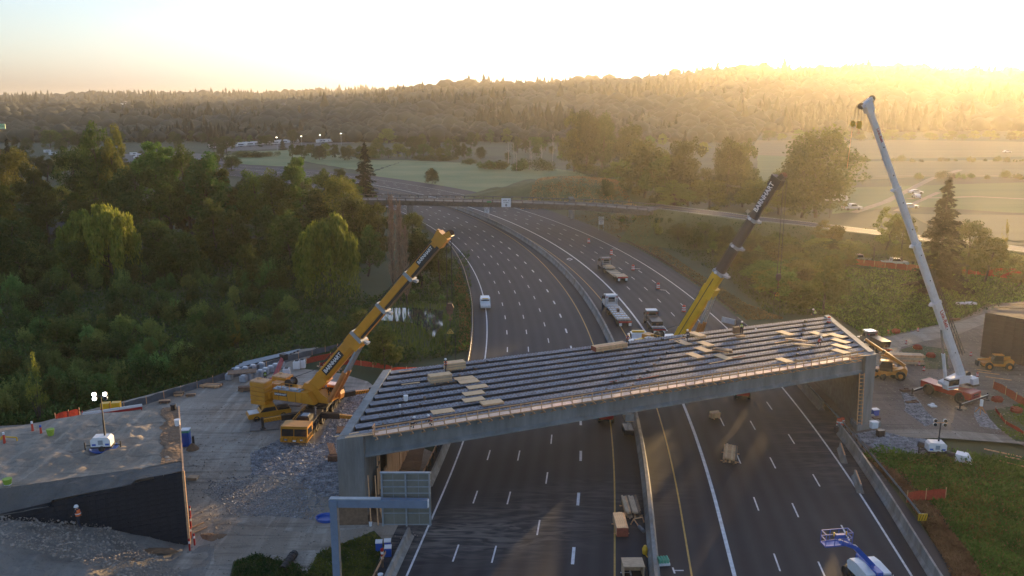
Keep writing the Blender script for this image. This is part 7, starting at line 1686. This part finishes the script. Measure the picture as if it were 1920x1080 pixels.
for x,y,l in[(372,985,'upper pale board on the dirt right of the red stakes'),(377,994,'lower pale board on the dirt right of the red stakes')]:
    p=P(x,y); o=MB().box((0,0,.06),(1.3,.13,.08)).build('loose_board',M_LUM,None,(p.x,p.y,0),rz=.95); tag(o,l,'board')
p=P(362,898); o=MB().box((0,0,.15),(1.1,.8,.3)).build('pallet',M_PLY2,None,(p.x,p.y,0)); tag(o,'small pallet at the foot of the ramp side wall','pallet')
p=P(95,812,7.4); 
t=thing('survey_bin','lime green plastic bin on the back of the dirt ramp','bin',(p.x,p.y,7.15)); MB().lathe([(.3,0),(.42,.7),(.3,.7)],(0,0,0),8).build('bin',M_LIME,t)
p=P(15,910,7.3); t=thing('survey_bin','lime and white bin near the left edge of the dirt ramp','bin',(p.x,p.y,7.15)); MB().lathe([(.32,.3),(.42,.8),(.3,.8)],(0,0,0),8).build('bin',M_LIME,t); MB().box((0,0,.15),(.5,.4,.3)).build('foot',M_WPL,t)
for x,y,l in[(77,812,'orange and white post on the back of the dirt ramp'),(8,826,'orange post at the left edge of the dirt ramp'),(61,805,'small orange cone near the silt fence at left')]:
    p=P(x,y,7.2); t=thing('marker_post',l,'post',(p.x,p.y,6.9)); MB().tube((0,0,0),(0,0,1.0),.14,.1,8).build('post',M_ORANGE,t); MB().tube((0,0,.95),(0,0,1.2),.11,.11,8).build('cap',M_BLUE if x==77 else M_WPL,t)
p=P(15,832,6.5); t=thing('barricade','yellow folding frame at the left edge of the dirt ramp','barricade',(p.x,p.y,6.4)); 
for a_,b_ in(((-.8,0,0),(-.6,0,.9)),((-.6,0,.9),(1.0,0,.8)),((1,0,.8),(1,0,0)),((-.6,0,.9),(-.4,.5,0))): MB().beam(a_,b_,.08,.12).build('rail' if b_[2]>0 and a_[2]>0 else 'leg',M_YP2,t)
p=P(190,776,5.5); t=thing('pipe_barrier','long red and white pipe barrier along the back of the dirt ramp','barrier',(p.x,p.y,5.2),.30)
MB().beam((-2,0,.5),(4.5,0,.9),.12,.3).build('board',M_WPL,t); MB().beam((-1.5,-.1,.2),(4.5,-.1,.6),.12,.28).build('board',M_RED,t)
for x in(-2,0,2,4.4): MB().beam((x,0,-.6),(x,0,.9),.1,.1).build('leg',M_RED,t)
p=P(203,772,5); t=thing('crate','yellow crates behind the red and white pipe barrier','crate',(p.x,p.y+.8,4.6),.2); 
for x in(-.6,.6): MB().box((x,0,.8),(1.0,.8,1.0)).build('box',M_YP2,t)
p=P(128,788,4.5); fence_run([P(105,792,4.2),P(130,786,4.2),P(150,782,4.2)],1.1,M_NET,'crumpled orange netting at the back of the dirt ramp',name='orange_fence',cat='safety fence')
for x,y,z,l in[(333,797,7.6,'white helmet shaped bin on the ramp corner'),(325,768,7.6,'black box at the back corner of the ramp top')]:
    p=P(x,y,z); bucket((p.x,p.y,7.5),l,M_WPL if x==333 else M_BLACK,s=1.8,cat='bin')
# ---- right yard odds
for x,y,L,W,m_,l in[(1710,755,1.8,.5,M_RUST,'small dark outrigger scraps in front of the red crane'),(1748,762,.9,.9,M_WPL,'white and red round tub in front of the red crane'),(1802,766,1.2,.9,M_PLY2,'flat pale board in front of the red crane'),(1697,733,1.4,.7,M_RUST,'steel pad at the left outrigger of the red crane'),(1812,570,4.0,1.2,M_WPL,'white wrapped bundle on the grass beyond the right yard'),(1790,600,2.2,.3,M_RUST,'rusty plate on the grass near the right wall'),(1765,588,2.0,.3,M_BLUEG,'grey leaning panel beside the white boom')]:
    p=P(x,y); t=thing('site_debris',l,'debris',(p.x,p.y,0),.1); MB().box((0,0,.12),(L,W,.2 if y>600 else .4),bev=.03).build('piece',m_,t); MB().box((L*.2,W*.3,.3),(L*.4,W*.4,.12)).build('piece',m_,t)
p=P(1838,775); t=thing('portable_sign','white pillar with an orange stand beside the right gravel','sign',(p.x,p.y,0)); MB().box((0,0,1.5),(.3,.3,.9)).build('panel',M_WPL,t)
for a_ in(0,2.1,4.2): MB().beam((0,0,1.1),(math.cos(a_)*.7,math.sin(a_)*.7,0),.08,.08).build('leg',M_ORP,t)
for k,(x,y,L) in enumerate([(1853,700,3),(1872,710,3.5),(1845,695,2)]): p=P(x,y); o=MB().box((0,0,.05),(L,.14,.1)).build('loose_board',M_LUM,None,(p.x,p.y,0),rz=-.5); tag(o,['middle','nearest','farthest'][k]+' thin pale board on the dirt before the right wall','board','boards before the right wall')
# ---- poles and wires
def pole(x,y,h,label,arm=True,m_=M_BARK,z=-.3):
    t=thing('utility_pole',label,'utility pole',(x,y,z)); MB().tube((0,0,0),(0,0,h),.18,.13,8).build('pole',m_,t)
    if arm: MB().box((0,0,h-.8),(2.6,.14,.16)).build('cross_arm',m_,t)
    return t
p1=P(1208,378); h1=PY(1208,322,p1.y).z; pole(p1.x,p1.y,h1,'wooden power pole in front of the golden tree')
p2=P(1555,408); h2=PY(1556,362,p2.y).z; pole(p2.x,p2.y,h2,'power pole at the right foot of the very big round tree',False)
p3=P(1637,497); pole(p3.x,p3.y,PY(1637,461,p3.y).z,'short wooden pole between the two parked pickups',False)
w1=thing('power_line','thin power line sagging from the pole to the big round tree','cable')
for dz in(-.8,-.4): 
    pts=[]
    for k in range(21):
        q=Vector((p1.x,p1.y,h1+dz)).lerp(Vector((p2.x,p2.y,h2+dz+1)),k/20); q.z-=math.sin(math.pi*k/20)*1.5; pts.append(q)
    m=MB(); m.path(pts,.035,3); m.build('wire',M_STEEL,w1)
pts=[]
for k in range(21): q=Vector((p1.x,p1.y,h1-.6)).lerp(PY(1090,335,p1.y+30),k/20); q.z-=math.sin(math.pi*k/20)*1; pts.append(q)
m=MB(); m.path(pts,.035,3); m.build('wire',M_STEEL,w1)
p=P(1402,402,8.0); t=thing('diamond_sign','diamond road sign seen from behind on the side road','sign',(p.x,p.y,6.2)); MB().tube((0,0,0),(0,0,2.4),.06,.06,6).build('post',M_STEEL,t); MB().box((0,0,2.7),(1.1,.05,1.1),R=Matrix.Rotation(.785,3,'Y')).build('panel',M_GALV,t)
# traffic signal and lamp by the side street
p=P(111,392,-1); t=thing('traffic_signal','traffic signal mast arm beside the side street in the left woods','traffic signal',(p.x,p.y,-.8)); MB().tube((0,0,0),(0,0,6.5),.12,.1,6).build('mast',M_STEEL,t); MB().beam((0,0,6.3),(2.6,0,6.6),.1,.1).build('arm',M_STEEL,t); MB().box((2.2,0,5.9),(.4,.35,1.1)).build('signal_head',M_BLACK,t)
# billboard
bp_=P(6,340); bz=PY(8,237,bp_.y).z; t=thing('billboard','pale green billboard on a post at the far left edge','billboard',(bp_.x,bp_.y,0)); bwid=9.5
MB().box((0,0,bz),(bwid,.5,2.6)).build('panel',mat('billboard_green',(.42,.62,.34),.6,var=.05),t); MB().tube((0,.4,0),(0,.4,bz),.35,.35,8).build('post',M_RUST,t)
text_on('MOTORCYCLE',1.35,mat('billboard_ink',(.08,.22,.12),.6,var=.05),t,(0.2,-.27,bz+.2),(1,0,0),(0,-1,0))
# ---- far lots: trailers, sheds, houses
def trailer(loc,rz,label,group,L=9,s=1,nm='camper_trailer',m_=M_WP):
    t=thing(nm,label,'trailer',loc,rz,group); t.scale=(s,s,s); key=(nm,L)
    if key not in PM: PM[key]=(MB().prism([(-L/2,.6),(L/2-.6,.6),(L/2,1.6),(L/2-.5,3.1),(-L/2,3.2)],2.5).mesh('body',m_),MB().box((0,0,1.9),(L*.5,2.54,.7)).mesh('window',M_GLASS),MB().box((0,0,.35),(1.6,2.3,.6)).mesh('wheel',M_TYRE))
    for me in PM[key]: put(me.name.split('.')[0],me,t)
    return t
for i in range(20):
    x=403+i*8.2; y=277-i*.55+( .0 if i%2 else 1.2); p=P(x,y)
    if 17<i-0<0: continue
    trailer((p.x,p.y,-.1),_tr.choice([0,.1,1.3,.6]),'white camper trailer in the far lot, '+ordw(i+1)+' from the left','camper trailers in the far lot',s=1.15)
for i in range(10): p=P(600+i*6,268-i*.4); trailer((p.x,p.y,-.1),_tr.choice([0,1.2,.3]),'white trailer in the right hand far lot, '+ordw(i+1)+' from the left','trailers in the right hand far lot',s=1.15)
for i in range(22):
    x,y=_tr.choice([(250,318),(262,324),(185,312),(275,308),(240,300),(340,262),(360,258),(262,295),(100,288),(190,330)]); p=P(x+_tr.uniform(-14,14),y+_tr.uniform(-4,4)); trailer((p.x,p.y,-.1),_tr.uniform(0,3),'white van or trailer glimpsed between the left trees, number '+ordw(i+1),'vehicles glimpsed between the left trees',s=.8,L=7)
def house(px,py,W,label,m_=M_WPL,roof=M_CONCD,y=None,z=None):
    if y is None: p=P(px,py)
    else: p=PY(px,py,y); p.z=float(terrain_h(p.x,p.y))-1
    t=thing('house',label,'house',(p.x,p.y,p.z if y else -.2),_tr.uniform(-.4,.4)); H=W*.45+ (9 if y else 0)*0+2
    zb=max(0,(PY(px,py,p.y).z-p.z)) if y else 0
    MB().box((0,0,H/2+zb*.5),(W,W*.7,H+zb)).build('wall',m_,t); MB().prism([(-W*.56,0),(W*.56,0),(0,W*.3)],W*.8,Matrix.Translation(V3(0,0,H+zb))).build('roof',roof,t)
    for k in(-.28,.28): MB().box((W*k,-W*.355,H*.6+zb),(W*.16,.1,H*.3)).build('window',M_GLASS,t)
    return t
for i,(x,y,W,d,l) in enumerate([(738,246,12,None,'pale house among trees above the meadow belt'),(600,262,12,None,'white shed left of the right hand far lot'),(1480,204,16,1750,'white gabled house alone on the hazy right hill'),(532,205,14,1800,'pale building on the hill above the far lot'),(818,204,16,1800,'left white house of the cluster on the middle hill'),(845,200,18,1900,'right white house of the cluster on the middle hill'),(915,208,14,1700,'white house right of the middle cluster'),(728,207,12,1700,'small pale house left of the middle cluster'),(785,208,12,1650,'small white house near the middle cluster'),(1000,222,14,1600,'white house below the middle ridge'),(1022,220,12,1600,'small white house right of the one below the ridge'),(235,202,24,2600,'long pale building on the far left plain'),(75,237,10,1250,'small pale house on the left plain'),(105,240,10,1250,'second small pale house on the left plain'),(466,237,10,1300,'small white house above the left lot'),(1035,203,10,1800,'faint pale house high on the hill'),(945,240,9,1300,'little white hut at the hill foot')]): house(x,y,W,l,y=d)
# RV and flat truck in the right field
p=P(1569,378); trailer((p.x,p.y,-.1),.05,'white bus like camper parked at the field edge',None,L=9,nm='camper_bus')
# street lamps in the far lot
for i,(x,y) in enumerate([(566,275),(601,272),(640,268),(520,278)]):
    p=P(x,y+4); t=thing('street_lamp','thin street lamp in the far lot, '+['second from the left','second from the right','rightmost','leftmost'][i],'street lamp',(p.x,p.y,0),0,'street lamps in the far lot'); MB().tube((0,0,0),(0,0,11),.15,.1,5).build('pole',M_STEEL,t); MB().box((0,0,11.1),(1.2,.5,.3)).build('lamp',mat('lamp_soft',(.9,.85,.7),.4,emit=(1,.85,.6,4)),t)
